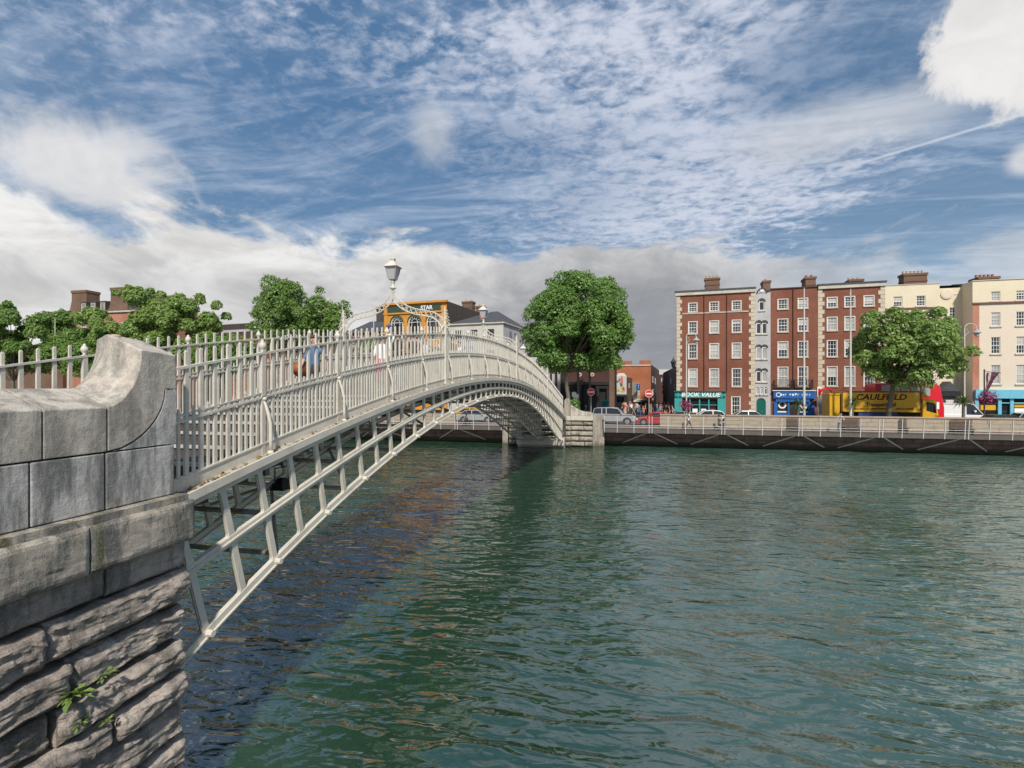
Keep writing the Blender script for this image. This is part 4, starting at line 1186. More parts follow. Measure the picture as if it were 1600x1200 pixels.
# block 1
b1 = bt('brick_house', 'tall red brick house with cream corner stones and a teal bookshop at street level', fr_)
rows1 = [(474, 487), (503, 521), (538, 560), (577, 603.5)]
zr1 = rows_to_z(1082, rows1)
cols1 = [(1076.2, 1088.8), (1109.2, 1122.5), (1144.5, 1157.5)]
top1 = Zf(1057, 457)
holes = []
for a, b in cols1:
    for (z0, z1), nn in zip(zr1, [(2, 2), (3, 4), (3, 4), (3, 4)]):
        holes.append((s_(a), z0, s_(b), z1)); window(b1, s_(a), z0, s_(b), z1, nx=nn[0] if nn[0] == 3 else 3, nz=nn[1] if nn[1] == 4 else 4)
gz = (Zf(1150, 647), Zf(1150, 620.5))
holes.append((s_(1143.5), gz[0], s_(1156), gz[1])); window(b1, s_(1143.5), gz[0], s_(1156), gz[1])
e1 = s_(1179.5)
shopL, shopR = s_(1054.5), s_(1133.5)
shz1 = Zf(1094, 611.5)
holes.append((s_(1066), ZG, s_(1121), shz1 - 0.9))
house_body(b1, fr_, 0.0, e1, ZG, top1, holes, 11, 'brick_red')
quoins(b1, 0.0, ZG + 3.0, top1 - 0.45, 1, 26); quoins(b1, e1, ZG, top1 - 0.45, -1, 32)
mk('cornice', MB().box(-0.12, e1 + 0.05, -0.18, 0.25, top1 - 0.42, top1 - 0.05), M['trim'], b1, local=True)
mk('parapet_cap', MB().box(-0.2, e1 + 0.1, -0.24, 0.4, top1 - 0.05, top1 + 0.13), M['slate'], b1, local=True)
zs1 = zr1[0][0] - 0.18
mk('string_course', MB().box(0.65, e1 - 0.65, -0.07, 0.0, zs1 - 0.10, zs1 + 0.04), M['trim'], b1, local=True)
hip(b1, 1.0, e1 - 1.2, top1 + 0.1, Zf(1115, 441), 9, s_(1097), s_(1132))
chimney(b1, s_(1104), s_(1127.5), top1 + 0.4, Zf(1116, 426.5), 3.2, 1.0, 4)
# teal shopfront (part of the house)
sf = MB()
sf.box(s_(1054.5), s_(1133.5), -0.30, -0.002, shz1 - 0.72, shz1 - 0.06)
sf.box(s_(1054), s_(1066), -0.22, -0.004, ZG, shz1 - 0.722).box(s_(1121), s_(1133.5), -0.22, -0.004, ZG, shz1 - 0.722)
sf.box(s_(1066.2), s_(1120.8), -0.05, 0.05, ZG, ZG + 0.6).box(s_(1066.2), s_(1120.8), -0.05, 0.05, shz1 - 1.62, shz1 - 1.54)
for x in (1078, 1093, 1107.5): sf.box(s_(x) - 0.07, s_(x) + 0.07, -0.07, 0.06, ZG + 0.6, shz1 - 0.73)
sh = mk('shopfront', sf, M['teal'], b1, local=True)
mk('shop_cornice', MB().box(s_(1054) - 0.1, s_(1134) + 0.1, -0.42, -0.002, shz1 - 0.055, shz1 + 0.06), M['teal_dark'], sh, local=True)
mk('shop_window', MB().box(s_(1066.2), s_(1120.8), 0.09, 0.10, ZG + 0.6, shz1 - 0.73), M['pane_dark'], sh, local=True)
for cx_ in (s_(1060), s_(1127.2)):
    for a in (-0.22, 0.22):
        for b in (-0.18, 0.22):
            mk('square_inset', MB().box(cx_ + a - 0.13, cx_ + a + 0.13, -0.315, -0.302, shz1 - 0.42 + b - 0.10, shz1 - 0.42 + b + 0.10), M['teal_dark'], sh, local=True)
lettering('BOOK VALUE', 0.66, M['white_sign'], b1, (s_(1094), -0.31, shz1 - 0.40), shear=0.25, sx=1.05, bold=0.018)
for x in (1086, 1099.5, 1113):
    mk('poster', MB().box(s_(x) - 0.28, s_(x) + 0.28, 0.075, 0.085, ZG + 0.9, ZG + 1.35), M['white_sign'] if x < 1110 else M['red_sign'], sh, local=True)
for x in (1100, 1135.5):
    mk('downpipe', MB().tube([(s_(x), -0.07, shz1 + 0.1), (s_(x), -0.07, top1 - 0.45)], 0.05, 6), M['brick_dark'], b1, local=True)
# grey stair tower
b2 = bt('stair_house', 'narrow grey house with arched windows and a green door, between the brick houses', fr_)
a2, e2 = e1 + 0.004, s_(1204)
top2 = Zf(1192, 455.5)
holes, arches = [], []
def archwin(x0, x1, ya_, yb_, nx=1):
    h = (s_(x0), Zf(x0, yb_), s_(x1), Zf(x0, ya_)); holes.append(h); arches.append(h)
    window(b2, *h, nx=nx, arch=True, pane='pane', sillm='trim', surround=False)
archwin(1186.2, 1194.2, 468, 485)
for ya_, yb_ in ((502, 521.5), (540, 561), (577, 596.5)):
    archwin(1181.8, 1189.2, ya_, yb_); archwin(1191, 1198.2, ya_, yb_)
for x in (1181.5, 1188.0, 1194.5): archwin(x, x + 4.5, 605, 616)
dh = (s_(1182), ZG, s_(1196.5), Zf(1190, 622)); holes.append(dh); arches.append(dh)
house_body(b2, fr_, a2, e2, ZG, top2, holes, 10.5, 'grey_render', arches=arches)
hood = MB()
for h in arches[:7]: hood.arc((h[0] + h[2]) / 2, h[3] - (h[2] - h[0]) / 2, (h[2] - h[0]) / 2 + 0.13, (h[2] - h[0]) / 2 + 0.02, -0.06, 0.0, n=10)
mk('hood_moulding', hood, M['darkgrey'], b2, local=True)
r_ = (dh[2] - dh[0]) / 2
dm = MB().box(dh[0] + 0.02, dh[2] - 0.02, 0.08, 0.13, ZG, dh[3] - r_).prism([((dh[0] + dh[2]) / 2 + (r_ - 0.02) * cos(k * pi / 10), dh[3] - r_ + (r_ - 0.02) * sin(k * pi / 10)) for k in range(11)], 'y', 0.08, 0.13)
dr = mk('door', dm, M['green_door'], b2, local=True)
mk('door_handle', MB().lathe(((dh[0] + dh[2]) / 2 + 0.1, 0.05, ZG + 1.1), [(0.0, 0), (0.05, 0.02), (0.05, 0.06), (0, 0.08)], 8), M['trim'], dr, local=True)
cxp = s_(1190.5); rp = s_(1197) - s_(1190.5)
pd_ = MB().prism([(cxp + rp * cos(k * pi / 12), top2 - 0.15 + rp * sin(k * pi / 12)) for k in range(13)], 'y', -0.04, 0.3)
mk('pediment', pd_, M['grey_render'], b2, local=True)
mk('coping', MB().arc(cxp, top2 - 0.15, rp + 0.12, rp, -0.12, 0.35, n=12).box(cxp + rp + 0.1, e2, -0.12, 0.35, top2 - 0.0, top2 + 0.12), M['darkgrey'], b2, local=True)
mk('medallion', MB().loft([[(cxp + 0.22 * cos(k * pi / 6), -0.09, top2 + 0.12 + 0.22 * sin(k * pi / 6)) for k in range(12)], [(cxp + 0.22 * cos(k * pi / 6), -0.04, top2 + 0.12 + 0.22 * sin(k * pi / 6)) for k in range(12)]]), M['white'], b2, local=True)
chimney(b2, s_(1197.5), s_(1209.5), top2 - 0.5, Zf(1204, 432), 3.0, 1.6, 1)
# block 3
b3 = bt('brick_house', 'plain red brick house over the blue shop, with two iron balconies', fr_)
a3, e3 = e2 + 0.004, s_(1278)
top3 = Zf(1204, 452.5)
holes = []
zr3 = rows_to_z(1223, [(468, 482.5), (499, 518), (534.5, 558), (574, 603)])
for a, b in ((1216, 1230.5), (1247.5, 1261.5)):
    for z0, z1 in zr3:
        holes.append((s_(a), z0, s_(b), z1)); window(b3, s_(a), z0, s_(b), z1)
    bl = MB(); sa, sb_ = s_(a) - 0.45, s_(b) + 0.45; zb_ = zr3[3][0] - 0.2
    bl.box(sa, sb_, -0.55, 0, zb_ - 0.10, zb_)
    bl.box(sa, sb_, -0.55, -0.52, zb_ + 0.85, zb_ + 0.89)
    n = 14
    for k in range(n + 1):
        xx = sa + (sb_ - sa) * k / n
        bl.box(xx - 0.012, xx + 0.012, -0.545, -0.525, zb_, zb_ + 0.85)
    for xx in (sa, sb_ - 0.03):
        bl.box(xx, xx + 0.03, -0.52, 0, zb_ + 0.85, zb_ + 0.89)
        for q in range(4): bl.box(xx, xx + 0.02, -0.42 + q * 0.12, -0.40 + q * 0.12, zb_, zb_ + 0.85)
    mk('balcony', bl, M['black'], b3, local=True)
shz3 = Zf(1240, 609.5)
sL, sR = s_(1208), s_(1272.5)
holes.append((sL + 0.3, ZG, sR - 0.3, shz3 - 1.2))
house_body(b3, fr_, a3, e3, ZG, top3, holes, 10.8, 'brick_red')
mk('parapet_cap', MB().box(a3, e3, -0.12, 0.4, top3, top3 + 0.12), M['brick_dark'], b3, local=True)
hip(b3, a3 + 0.4, e3 - 0.4, top3 + 0.05, Zf(1240, 446), 9, s_(1238), s_(1242))
chimney(b3, s_(1264.5), s_(1281), top3 - 0.2, Zf(1272, 427.5), 2.6, 1.9, 2, 'pot_red')
sf = MB().box(sL, sR, -0.32, -0.002, shz3 - 0.92, shz3 - 0.10).box(sL + 0.25, sR - 0.5, -0.22, -0.004, shz3 - 1.30, shz3 - 0.925)
sf.box(sL + 0.05, sL + 0.4, -0.2, 0.05, ZG, shz3 - 1.305).box(sR - 0.6, sR - 0.05, -0.2, 0.05, ZG, shz3 - 1.305)
for x in (1231.5, 1247.5): sf.box(s_(x) - 0.08, s_(x) + 0.12, -0.12, 0.06, ZG, shz3 - 1.305)
sf.box(s_(1213), s_(1231), -0.1, 0.06, ZG, ZG + 0.95).box(s_(1248.5), s_(1265), -0.1, 0.06, ZG, ZG + 0.95)
sh = mk('shopfront', sf, M['blue_shop'], b3, local=True)
mk('shop_cornice', MB().box(sL - 0.1, sR + 0.1, -0.42, -0.002, shz3 - 0.098, shz3 + 0.0), M['white'], sh, local=True)
mk('shop_window', MB().box(sL + 0.3, sR - 0.3, 0.10, 0.11, ZG, shz3 - 1.31), M['pane_dark'], sh, local=True)
# sign: a white ring mark and a run of small pale letters too blurred to read
mk('sign_mark', MB().arc(s_(1215.5), shz3 - 0.52, 0.26, 0.19, -0.34, -0.325, 0, 2 * pi, 16), M['white_sign'], sh, local=True)
sg = MB(); r = random.Random(8)
x = s_(1219.5)
while x < s_(1266):
    w = r.uniform(0.10, 0.2); h1 = r.choice((0.16, 0.20, 0.26))
    sg.box(x, x + 0.045, -0.335, -0.325, shz3 - 0.62, shz3 - 0.62 + h1 + 0.03)
    sg.box(x + 0.045, x + w, -0.335, -0.325, shz3 - 0.62 + r.choice((0, 0.1, h1 - 0.03)), shz3 - 0.62 + h1)
    x += w + 0.09 + (0.2 if r.random() < 0.12 else 0)
mk('sign_letters', sg, M['white_sign'], sh, local=True)
for a in (1222.5, 1256.5):
    cc = s_(a)
    mk('window_decal', MB().arc(cc, ZG + 1.9, 0.42, 0.26, 0.08, 0.09, 0, 2 * pi, 14).box(cc - 0.5, cc + 0.55, 0.08, 0.09, ZG + 1.05, ZG + 1.2), M['white_sign'], sh, local=True)
mk('downpipe', MB().tube([(s_(1239), -0.07, shz3 + 0.1), (s_(1239), -0.07, top3 - 0.1)], 0.05, 6), M['brick_dark'], b3, local=True)
# block 4
b4 = bt('brick_house', 'red brick house with cream corner stones on both edges, behind the leafy tree', fr_)
a4, e4 = e3 + 0.004, s_(1383)
top4 = Zf(1383, 440.5)
holes = []
zr4 = rows_to_z(1300, [(465, 480), (496, 516), (532.5, 557), (573.5, 603)])
for a, b in ((1293, 1307.5), (1320.5, 1335), (1350.5, 1365)):
    for z0, z1 in zr4:
        holes.append((s_(a), z0, s_(b), z1)); window(b4, s_(a), z0, s_(b), z1)
g0 = s_(1286); holes.append((g0, ZG, s_(1380), ZG + 3.0))
house_body(b4, fr_, a4, e4, ZG, top4, holes, 11.2, 'brick_red')
quoins(b4, a4, ZG, top4 - 0.4, 1, 32); quoins(b4, e4, ZG, top4 - 0.4, -1, 32)
mk('cornice', MB().box(a4 - 0.0, e4 + 0.05, -0.18, 0.25, top4 - 0.42, top4 - 0.06), M['trim'], b4, local=True)
mk('parapet_cap', MB().box(a4 - 0.05, e4 + 0.1, -0.24, 0.4, top4 - 0.058, top4 + 0.12), M['slate'], b4, local=True)
hip(b4, a4 + 0.8, e4 - 0.5, top4 + 0.05, Zf(1315, 436.5), 9, s_(1314), s_(1318))
chimney(b4, s_(1338.5), s_(1361.5), top4 - 0.2, Zf(1350, 429), 3.4, 2.0, 3)
sh = mk('shopfront', MB().box(g0, s_(1380), 0.05, 0.12, ZG, ZG + 3.0), M['brown_fascia'], b4, local=True)
mk('shop_window', MB().box(g0 + 0.6, s_(1340), 0.03, 0.04, ZG + 0.7, ZG + 2.6), M['pane_dark'], sh, local=True)
mk('small_sign', MB().box(s_(1276.5), s_(1283), -0.12, -0.06, ZG + 3.1, ZG + 3.9), M['white_sign'], b4, local=True)
mk('sign_emblem', MB().box(s_(1278), s_(1281.5), -0.135, -0.122, ZG + 3.3, ZG + 3.75), M['red_sign'], b4, local=True)

# --- cream houses
fy_ = Facade(1383, 60.9, 1700, 60.3)
s_ = fy_.s; Zf = fy_.z
b5 = bt('cream_house', 'cream and pink rendered house behind the leafy tree, with a five potted chimney', fy_)
top5 = Zf(1400, 446); a5, e5 = 0.01, s_(1468)
def yrows(ref, rows): return [(Zf(ref, b), Zf(ref, a)) for a, b in rows]
zr5 = yrows(1402, [(463.5, 479), (497, 516), (532, 556), (573, 601)])
holes = []
for a, b in ((1396, 1410), (1432, 1446)):
    for z0, z1 in zr5:
        holes.append((s_(a), z0, s_(b), z1)); window(b5, s_(a), z0, s_(b), z1, surround=False)
zst = zr5[0][0] - 0.25
low = [h for h in holes if h[3] < zst]; hi_ = [h for h in holes if h[1] > zst]
house_body(b5, fy_, a5, e5, ZG, zst, low, 11, 'cream_pink'); house_body(b5, fy_, a5, e5, zst, top5, hi_, 11, 'cream', name='upper_wall')
mk('string_course', MB().box(a5, e5, -0.10, -0.001, zst - 0.08, zst + 0.08), M['brown_fascia'], b5, local=True)
mk('parapet_cap', MB().box(a5, e5 + 0.02, -0.06, 0.4, top5, top5 + 0.07), M['trim'], b5, local=True)
hip(b5, a5 + 0.2, s_(1440), top5, Zf(1402, 435.5), 9, s_(1400), s_(1407))
hip(b5, s_(1405), s_(1520), top5 - 0.1, Zf(1470, 434.5), 12, s_(1425), s_(1500), y0=0.8)
chimney(b5, s_(1437.5), s_(1476.5), top5 + 0.2, Zf(1457, 415.5), 4.0, 1.2, 6)
# recessed middle bay
b6 = bt('cream_house', 'recessed narrow cream house front with a round plaster medallion near its top', fy_)
a6, e6 = e5 + 0.01, s_(1511)
top6 = Zf(1490, 447.5)
holes = []
for a, b, c_, d_ in ((1471, 1480.5, 479.5, 495), (1491.5, 1501.5, 478.5, 496), (1471, 1480.5, 518, 540), (1491.5, 1501, 518, 540), (1489.5, 1500, 556, 581)):
    h = (s_(a), Zf(1490, d_), s_(b), Zf(1490, c_)); holes.append(h); window(b6, *h, nx=2, y=0.9, surround=False)
house_body(b6, fy_, a6, e6, ZG, top6, holes, 11, 'cream', y=0.9)
mk('band', MB().box(a6, e6, 0.86, 0.899, Zf(1487, 458.5), Zf(1487, 456.5)), M['cream_pink'], b6, local=True)
cc, rz_ = s_(1487), Zf(1487, 457)
mk('medallion', MB().loft([[(cc + q * cos(k * pi / 8), y_, rz_ + q * sin(k * pi / 8)) for k in range(16)] for q, y_ in ((0.55, 0.89), (0.55, 0.80), (0.38, 0.76))]), M['cream_pink'], b6, local=True)
mk('downpipe', MB().box(s_(1502), s_(1502) + 0.12, 0.75, 0.87, ZG, Zf(1502, 505)), M['trim'], b6, local=True)
# dark gabled porch
pz = ZG
pp = thing('market_kiosk', 'small dark gabled kiosk with grey roof between the cream houses, behind the white van', 'kiosk', (X_at(1485, 60.8), 60.8, ZG))
kx0, kx1 = X_at(1469, 60.0), X_at(1499, 60.0)
kz = Z_at(611, kx0, 60.0); kp = Z_at(596, kx0, 60.0)
mk('body', MB().box(kx0 + 0.2, kx1 - 0.2, 60.1, 61.2, ZG, kz), M['darkgrey'], pp)
mk('gable', MB().prism([(kx0, kz), (kx1, kz), ((kx0 + kx1) / 2, kp)], 'y', 59.9, 61.2), M['slate'], pp)
mk('fascia_board', MB().box(kx0, kx1, 59.8, 59.9, kz - 0.5, kz - 0.02), M['black'], pp)
mk('shutter', MB().box(kx0 + 0.5, kx1 - 0.5, 60.0, 60.08, ZG, kz - 0.9), M['white_render'], pp)
# right cream house
b7 = bt('cream_house', 'cream house at the right edge with light blue shopfront and red chimney pots', fy_)
a7, e7 = s_(1511), s_(1760)
top7 = Zf(1560, 440)
holes = []
zr7 = yrows(1547, [(458, 472.5), (490, 511), (528, 553.5), (571, 600)])
for a, b in ((1539.5, 1553.5), (1578, 1591.5), (1617, 1631), (1656, 1670), (1696, 1710)):
    for i, (z0, z1) in enumerate(zr7):
        holes.append((s_(a), z0, s_(b), z1)); window(b7, s_(a), z0, s_(b), z1, surround=False, y=-0.9)
zst = zr7[0][0] - 0.2
shz7 = Zf(1560, 609)
holes.append((s_(1517), ZG, s_(1740), shz7 - 0.85))
low = [h for h in holes if h[3] < zst]; hi_ = [h for h in holes if h[1] > zst]
house_body(b7, fy_, a7, e7, ZG, zst, low, 11, 'cream_pink', y=-0.9); house_body(b7, fy_, a7, e7, zst, top7, hi_, 11, 'cream', y=-0.9, name='upper_wall')
mk('string_course', MB().box(a7 - 0.06, e7, -1.02, -0.901, zst - 0.09, zst + 0.09), M['brown_fascia'], b7, local=True)
mk('corner_strip', MB().box(a7 - 0.02, a7 + 0.55, -0.93, -0.901, ZG, zst - 0.1), M['brick_pink'], b7, local=True)
mk('parapet_cap', MB().box(a7 - 0.05, e7, -0.98, -0.5, top7, top7 + 0.08), M['trim'], b7, local=True)
hip(b7, a7 + 0.5, s_(1600), top7, Zf(1531, 430.5), 9, s_(1530), s_(1534))
chimney(b7, s_(1561), s_(1595.5), top7 - 0.2, Zf(1578, 421.5), 4.0, 1.6, 5, 'pot_red')
sf = MB().box(a7 + 0.1, e7, -1.25, -0.903, shz7 - 0.85, shz7)
for x in (1516, 1551.5, 1570, 1598, 1640, 1690, 1730): sf.box(s_(x) - 0.14, s_(x) + 0.14, -1.05, -0.85, ZG, shz7 - 0.852)
sf.box(s_(1552), s_(1740), -0.98, -0.88, ZG, ZG + 0.75).box(s_(1552), s_(1740), -0.98, -0.90, shz7 - 1.35, shz7 - 1.25)
sh = mk('shopfront', sf, M['sky_blue'], b7, local=True)
mk('shop_window', MB().box(s_(1517), s_(1740), -0.80, -0.79, ZG, shz7 - 0.86), M['pane_dark'], sh, local=True)
for a, b, c_, mm in ((1524, 1548, 1.6, 'truck_yellow'), (1576, 1596, 1.9, 'truck_yellow'), (1576, 1596, 1.3, 'white_sign')):
    mk('poster', MB().box(s_(a), s_(b), -0.83, -0.81, ZG + c_, ZG + c_ + 0.5), M[mm], sh, local=True)

# --- left of the street: dark pub, columned front, low white house, grey house, orange pub
fl_ = Facade(880, 64.5, 960, 64.0); s_ = fl_.s; Zf = fl_.z
b8 = bt('dark_brick_building', 'dark red brick building with black ground floor and two pale round emblems', fl_)
top8 = Zf(955, 559)
zb8 = Zf(920, 597)
holes = [(s_(884), ZG, s_(902), zb8 - 0.8), (s_(909), ZG, s_(931), zb8 - 0.5), (s_(936), ZG + 0.8, s_(948), zb8 - 0.8)]
zw = (Zf(900, 582), Zf(900, 566))
house_body(b8, fl_, 0, s_(960), zb8, top8, [], 3, 'brick_dark', name='upper_wall')
house_body(b8, fl_, 0, s_(960), ZG, zb8, holes, 3, 'charcoal_front', rev=0.4)
mk('fascia', MB().box(0.05, s_(952), -0.14, -0.002, zb8 - 0.35, zb8 + 0.05), M['charcoal_front'], b8, local=True)
for x in (906, 925.5):
    cc, zz_ = s_(x), Zf(x, 585.5)
    mk('emblem', MB().loft([[(cc + q * cos(k * pi / 9), y_, zz_ + q * sin(k * pi / 9)) for k in range(18)] for q, y_ in ((0.26, -0.02), (0.26, -0.08), (0.22, -0.10))], 0)
       .arc(cc, zz_, 0.10, 0.0, -0.115, -0.101, 0, 2 * pi, 10, 1), [M['beige_render'], M['black']], b8, local=True)
mk('brick_pier', MB().box(s_(952), s_(960) + 0.02, -0.06, 0.0, ZG, top8 + 0.05), M['brick_brown'], b8, local=True)
fc_ = Facade(846, 65, 880, 64.5); s_ = fc_.s; Zf = fc_.z
b9 = bt('columned_building', 'dark fronted building with tall grey pilasters just right of the far bridge end', fc_)
house_body(b9, fc_, 0, fc_.L - 0.02, ZG, Zf(860, 553), [], 12, 'charcoal_front')
for x in (849, 856, 863.5, 872):
    mk('pilaster', MB().box(s_(x), s_(x) + 0.32, -0.28, -0.002, ZG, Zf(x, 562)), M['grey_render'], b9, local=True)
mk('cornice', MB().box(-0.1, fc_.L, -0.35, -0.003, Zf(860, 561), Zf(860, 557)), M['darkgrey'], b9, local=True)
fw_ = Facade(818, 63.0, 851, 62.8); s_ = fw_.s; Zf = fw_.z
b10 = bt('white_house', 'low off white house with a blank wall beyond the bridge', fw_)
house_body(b10, fw_, 0, fw_.L, ZG, Zf(835, 556), [], 9, 'white_render')
mk('eaves', MB().box(-0.05, fw_.L + 0.15, -0.15, 9, Zf(835, 556), Zf(835, 554)), M['slate'], b10, local=True)
hip(b10, 0.1, fw_.L, Zf(835, 554), Zf(835, 540), 9, 1.2, fw_.L - 1.2)
fg_ = Facade(699, 66.5, 786.5, 65.6); s_ = fg_.s; Zf = fg_.z
b11 = bt('grey_house', 'pale grey house with hipped slate roof between orange pub and white house', fg_)
top11 = Zf(786, 505)
holes = []
for i, (a, b) in enumerate(((710.5, 720.5), (735.5, 746), (761.5, 772))):
    z0, z1 = Zf(735, 530), Zf(735, 515.5)
    holes.append((s_(a), z0, s_(b), z1)); window(b11, s_(a), z0, s_(b), z1, pane='pane_dark', surround=False, framem='darkgrey')
    z0, z1 = Zf(735, 566), Zf(735, 548)
    holes.append((s_(a), z0, s_(b), z1)); window(b11, s_(a), z0, s_(b), z1, pane='pane_dark', surround=False, framem='darkgrey')
house_body(b11, fg_, 0, fg_.L, ZG, top11, holes, 13, 'white_render', m2='grey_render')  # sides a darker render than the front: their shade is put into the colour
mk('eaves', MB().box(-0.1, fg_.L + 0.2, -0.2, 13.2, top11, top11 + 0.18), M['trim'], b11, local=True)
hip(b11, -0.05, fg_.L + 0.15, top11 + 0.18, Zf(752, 476), 13, s_(742), s_(752), y0=-0.1)
for yy_ in (2.5, 4.6, 8.2):
    mk('side_window', MB().box(fg_.L - 0.02, fg_.L + 0.02, yy_, yy_ + 0.9, Zf(786, 533), Zf(786, 515)), M['pane_dark'], b11, local=True)
mk('chimney', MB().box(s_(741.5), s_(748), 1.8, 2.6, top11, Zf(745, 477)).box(s_(741), s_(748.5), 1.75, 2.65, Zf(745, 478), Zf(745, 476)), M['brick_orange'], b11, local=True)
mk('fascia', MB().box(s_(753), s_(786), -0.12, -0.002, Zf(770, 645), Zf(770, 641)), M['brown_fascia'], b11, local=True)
mk('shop_window', MB().box(s_(730), s_(751), -0.05, -0.002, ZG + 0.5, Zf(740, 626)), M['pane_dark'], b11, local=True)
fo_ = Facade(600, 67.5, 698, 66.4); s_ = fo_.s; Zf = fo_.z
b12 = bt('orange_pub', 'bright orange pub with arched white windows and a dark green sign band beyond the bridge', fo_)
top12 = Zf(697, 470)
holes, arches = [], []
for a, b in ((611, 629), (638, 657), (666.5, 686)):
    h = (s_(a), Zf(648, 532), s_(b), Zf(648, 492.5)); holes.append(h); arches.append(h)
    window(b12, *h, nx=3, arch=True, pane='pane_dark', sill=False, surround=False, fr=0.12)
    h = (s_(a), Zf(648, 585), s_(b), Zf(648, 548)); holes.append(h); arches.append(h)
    window(b12, *h, nx=3, arch=True, pane='pane_dark', sill=False, surround=False, fr=0.12)
house_body(b12, fo_, 0, fo_.L, ZG, top12, holes, 16, 'orange_paint', arches=arches, m2='dark_gable', rev=0.3)
ph_ = Zf(697, 484) ; pt_ = Zf(697, 474.5)
mk('cornice', MB().box(-0.1, fo_.L + 0.1, -0.35, 0.3, top12 - 0.18, top12 + 0.10).box(-0.05, fo_.L + 0.05, -0.16, -0.002, ph_ - 0.28, ph_ - 0.06), M['orange_paint'], b12, local=True)
sb2 = mk('sign_band', MB().box(0.6, fo_.L - 0.9, -0.10, -0.003, ph_ - 0.02, pt_), M['sign_green'], b12, local=True)
lettering('STAR', 0.80, M['white_sign'], b12, (s_(667), -0.12, (ph_ + pt_) / 2), bold=0.02)
lettering('THE', 0.62, M['trim'], b12, (s_(633), -0.12, (ph_ + pt_) / 2), bold=0.01)
for x in (601, 690):
    mk('pilaster', MB().box(s_(x), s_(x) + 0.55, -0.10, -0.002, ZG, ph_ - 0.3), M['orange_paint'], b12, local=True)
hd = MB()
for h in arches: hd.arc((h[0] + h[2]) / 2, h[3] - (h[2] - h[0]) / 2, (h[2] - h[0]) / 2 + 0.16, (h[2] - h[0]) / 2 + 0.02, -0.08, 0.0, n=12)
mk('arch_moulding', hd, M['sign_green'], b12, local=True)
chimney(b12, fo_.L - 1.75, fo_.L - 0.03, top12 - 0.5, H + 13.3, 9.5, 1.2, 2, m='brick_brown')
chimney(b12, fo_.L - 1.3, fo_.L - 0.03, top12 - 0.5, H + 13.2, 14.0, 1.4, 2, m='brick_brown')
# brick house with slate roof left of the pub
fh_ = Facade(540, 69, 599.5, 68); s_ = fh_.s; Zf = fh_.z
b13 = bt('brick_house', 'low red brick house with a dark slate roof just left of the orange pub', fh_)
t13 = Zf(590, 519)
holes = []
for x in (548, 566, 584):
    h = (s_(x), Zf(570, 560), s_(x + 8), Zf(570, 536)); holes.append(h); window(b13, *h)
house_body(b13, fh_, 0, fh_.L, ZG, t13, holes, 12, 'brick_red')
mk('roof', MB().prism([(0.0 - 0.3, t13), (12.3, t13), (6, Zf(590, 492))], 'x', 0, fh_.L), M['slate'], b13, local=True)
chimney(b13, s_(553), s_(571), t13, Zf(562, 470.5), 6.0, 1.0, 3, 'pot_red', m='dark_gable')
# crenellated grey building and brick house seen through the railing
fq_ = Facade(306, 74, 392, 72); s_ = fq_.s; Zf = fq_.z
b14 = bt('grey_stone_building', 'long dark grey building with a notched parapet, left of the tree behind the railing', fq_)
t14 = Zf(340, 516)
holes = []
for k in range(5):
    h = (s_(314 + k * 15), Zf(340, 560), s_(321 + k * 15), Zf(340, 535)); holes.append(h); window(b14, *h, pane='pane')
house_body(b14, fq_, 0, fq_.L, ZG, t14, holes, 4, 'dark_gable')
for k in range(22):
    xx = 0.1 + k * fq_.L / 22
    mk('merlon', MB().box(xx, xx + 0.5, 0.0, 0.5, t14, t14 + 0.9), M['dark_gable'], b14, local=True)
mk('parapet_band', MB().box(0, fq_.L, -0.1, -0.002, t14 - 0.5, t14 - 0.1), M['grey_render'], b14, local=True)
fq2 = Facade(352, 70, 404, 69); s_ = fq2.s; Zf = fq2.z
b15 = bt('brick_house', 'red brick house with white windows seen through the railing, below the notched parapet', fq2)
holes = []
for x in (357, 372, 387):
    for ya_, yb_ in ((538, 553), (564, 582)):
        h = (s_(x), Zf(370, yb_), s_(x + 7), Zf(370, ya_)); holes.append(h); window(b15, *h)
house_body(b15, fq2, 0, fq2.L, ZG, Zf(370, 529), holes, 8, 'brick_orange')
# red brick block with mansard and big chimneys far left
fz_ = Facade(104, 66, 272, 66); s_ = fz_.s; Zf = fz_.z
b16 = bt('red_mansion_block', 'pinkish brick mansion block with tall chimneys and dark mansard roof behind the left trees', fz_)
t16 = Zf(130, 488)
holes = []
for x, yt, yb_ in ((142, 504, 519), (127, 504, 519), (165, 504, 519), (190, 504, 519)):
    h = (s_(x), Zf(x, yb_), s_(x + 7), Zf(x, yt)); holes.append(h); window(b16, *h)
house_body(b16, fz_, 0, fz_.L, ZG, t16, holes, 4.5, 'brick_pink')
mk('cornice', MB().box(-0.2, fz_.L, -0.25, -0.002, t16 - 0.25, t16), M['trim'], b16, local=True)
zrr = Zf(150, 469)
man = MB().loft([[(0.0, 0.0, t16), (fz_.L, 0.0, t16), (fz_.L, 4.5, t16), (0.0, 4.5, t16)], [(1.2, 1.2, zrr), (fz_.L - 1, 1.2, zrr), (fz_.L - 1, 3.8, zrr), (1.2, 3.8, zrr)]])
mk('mansard_roof', man, M['dark_gable'], b16, local=True)
for x in (127, 142, 157):
    d_ = mk('dormer', MB().box(s_(x), s_(x + 9), -0.1, 2.0, t16 + 0.1, zrr - 0.2), M['dark_gable'], b16, local=True)
    o = window(b16, s_(x + 1.2), t16 + 0.3, s_(x + 7.8), zrr - 0.5, surround=False, sill=False, y=-0.2)
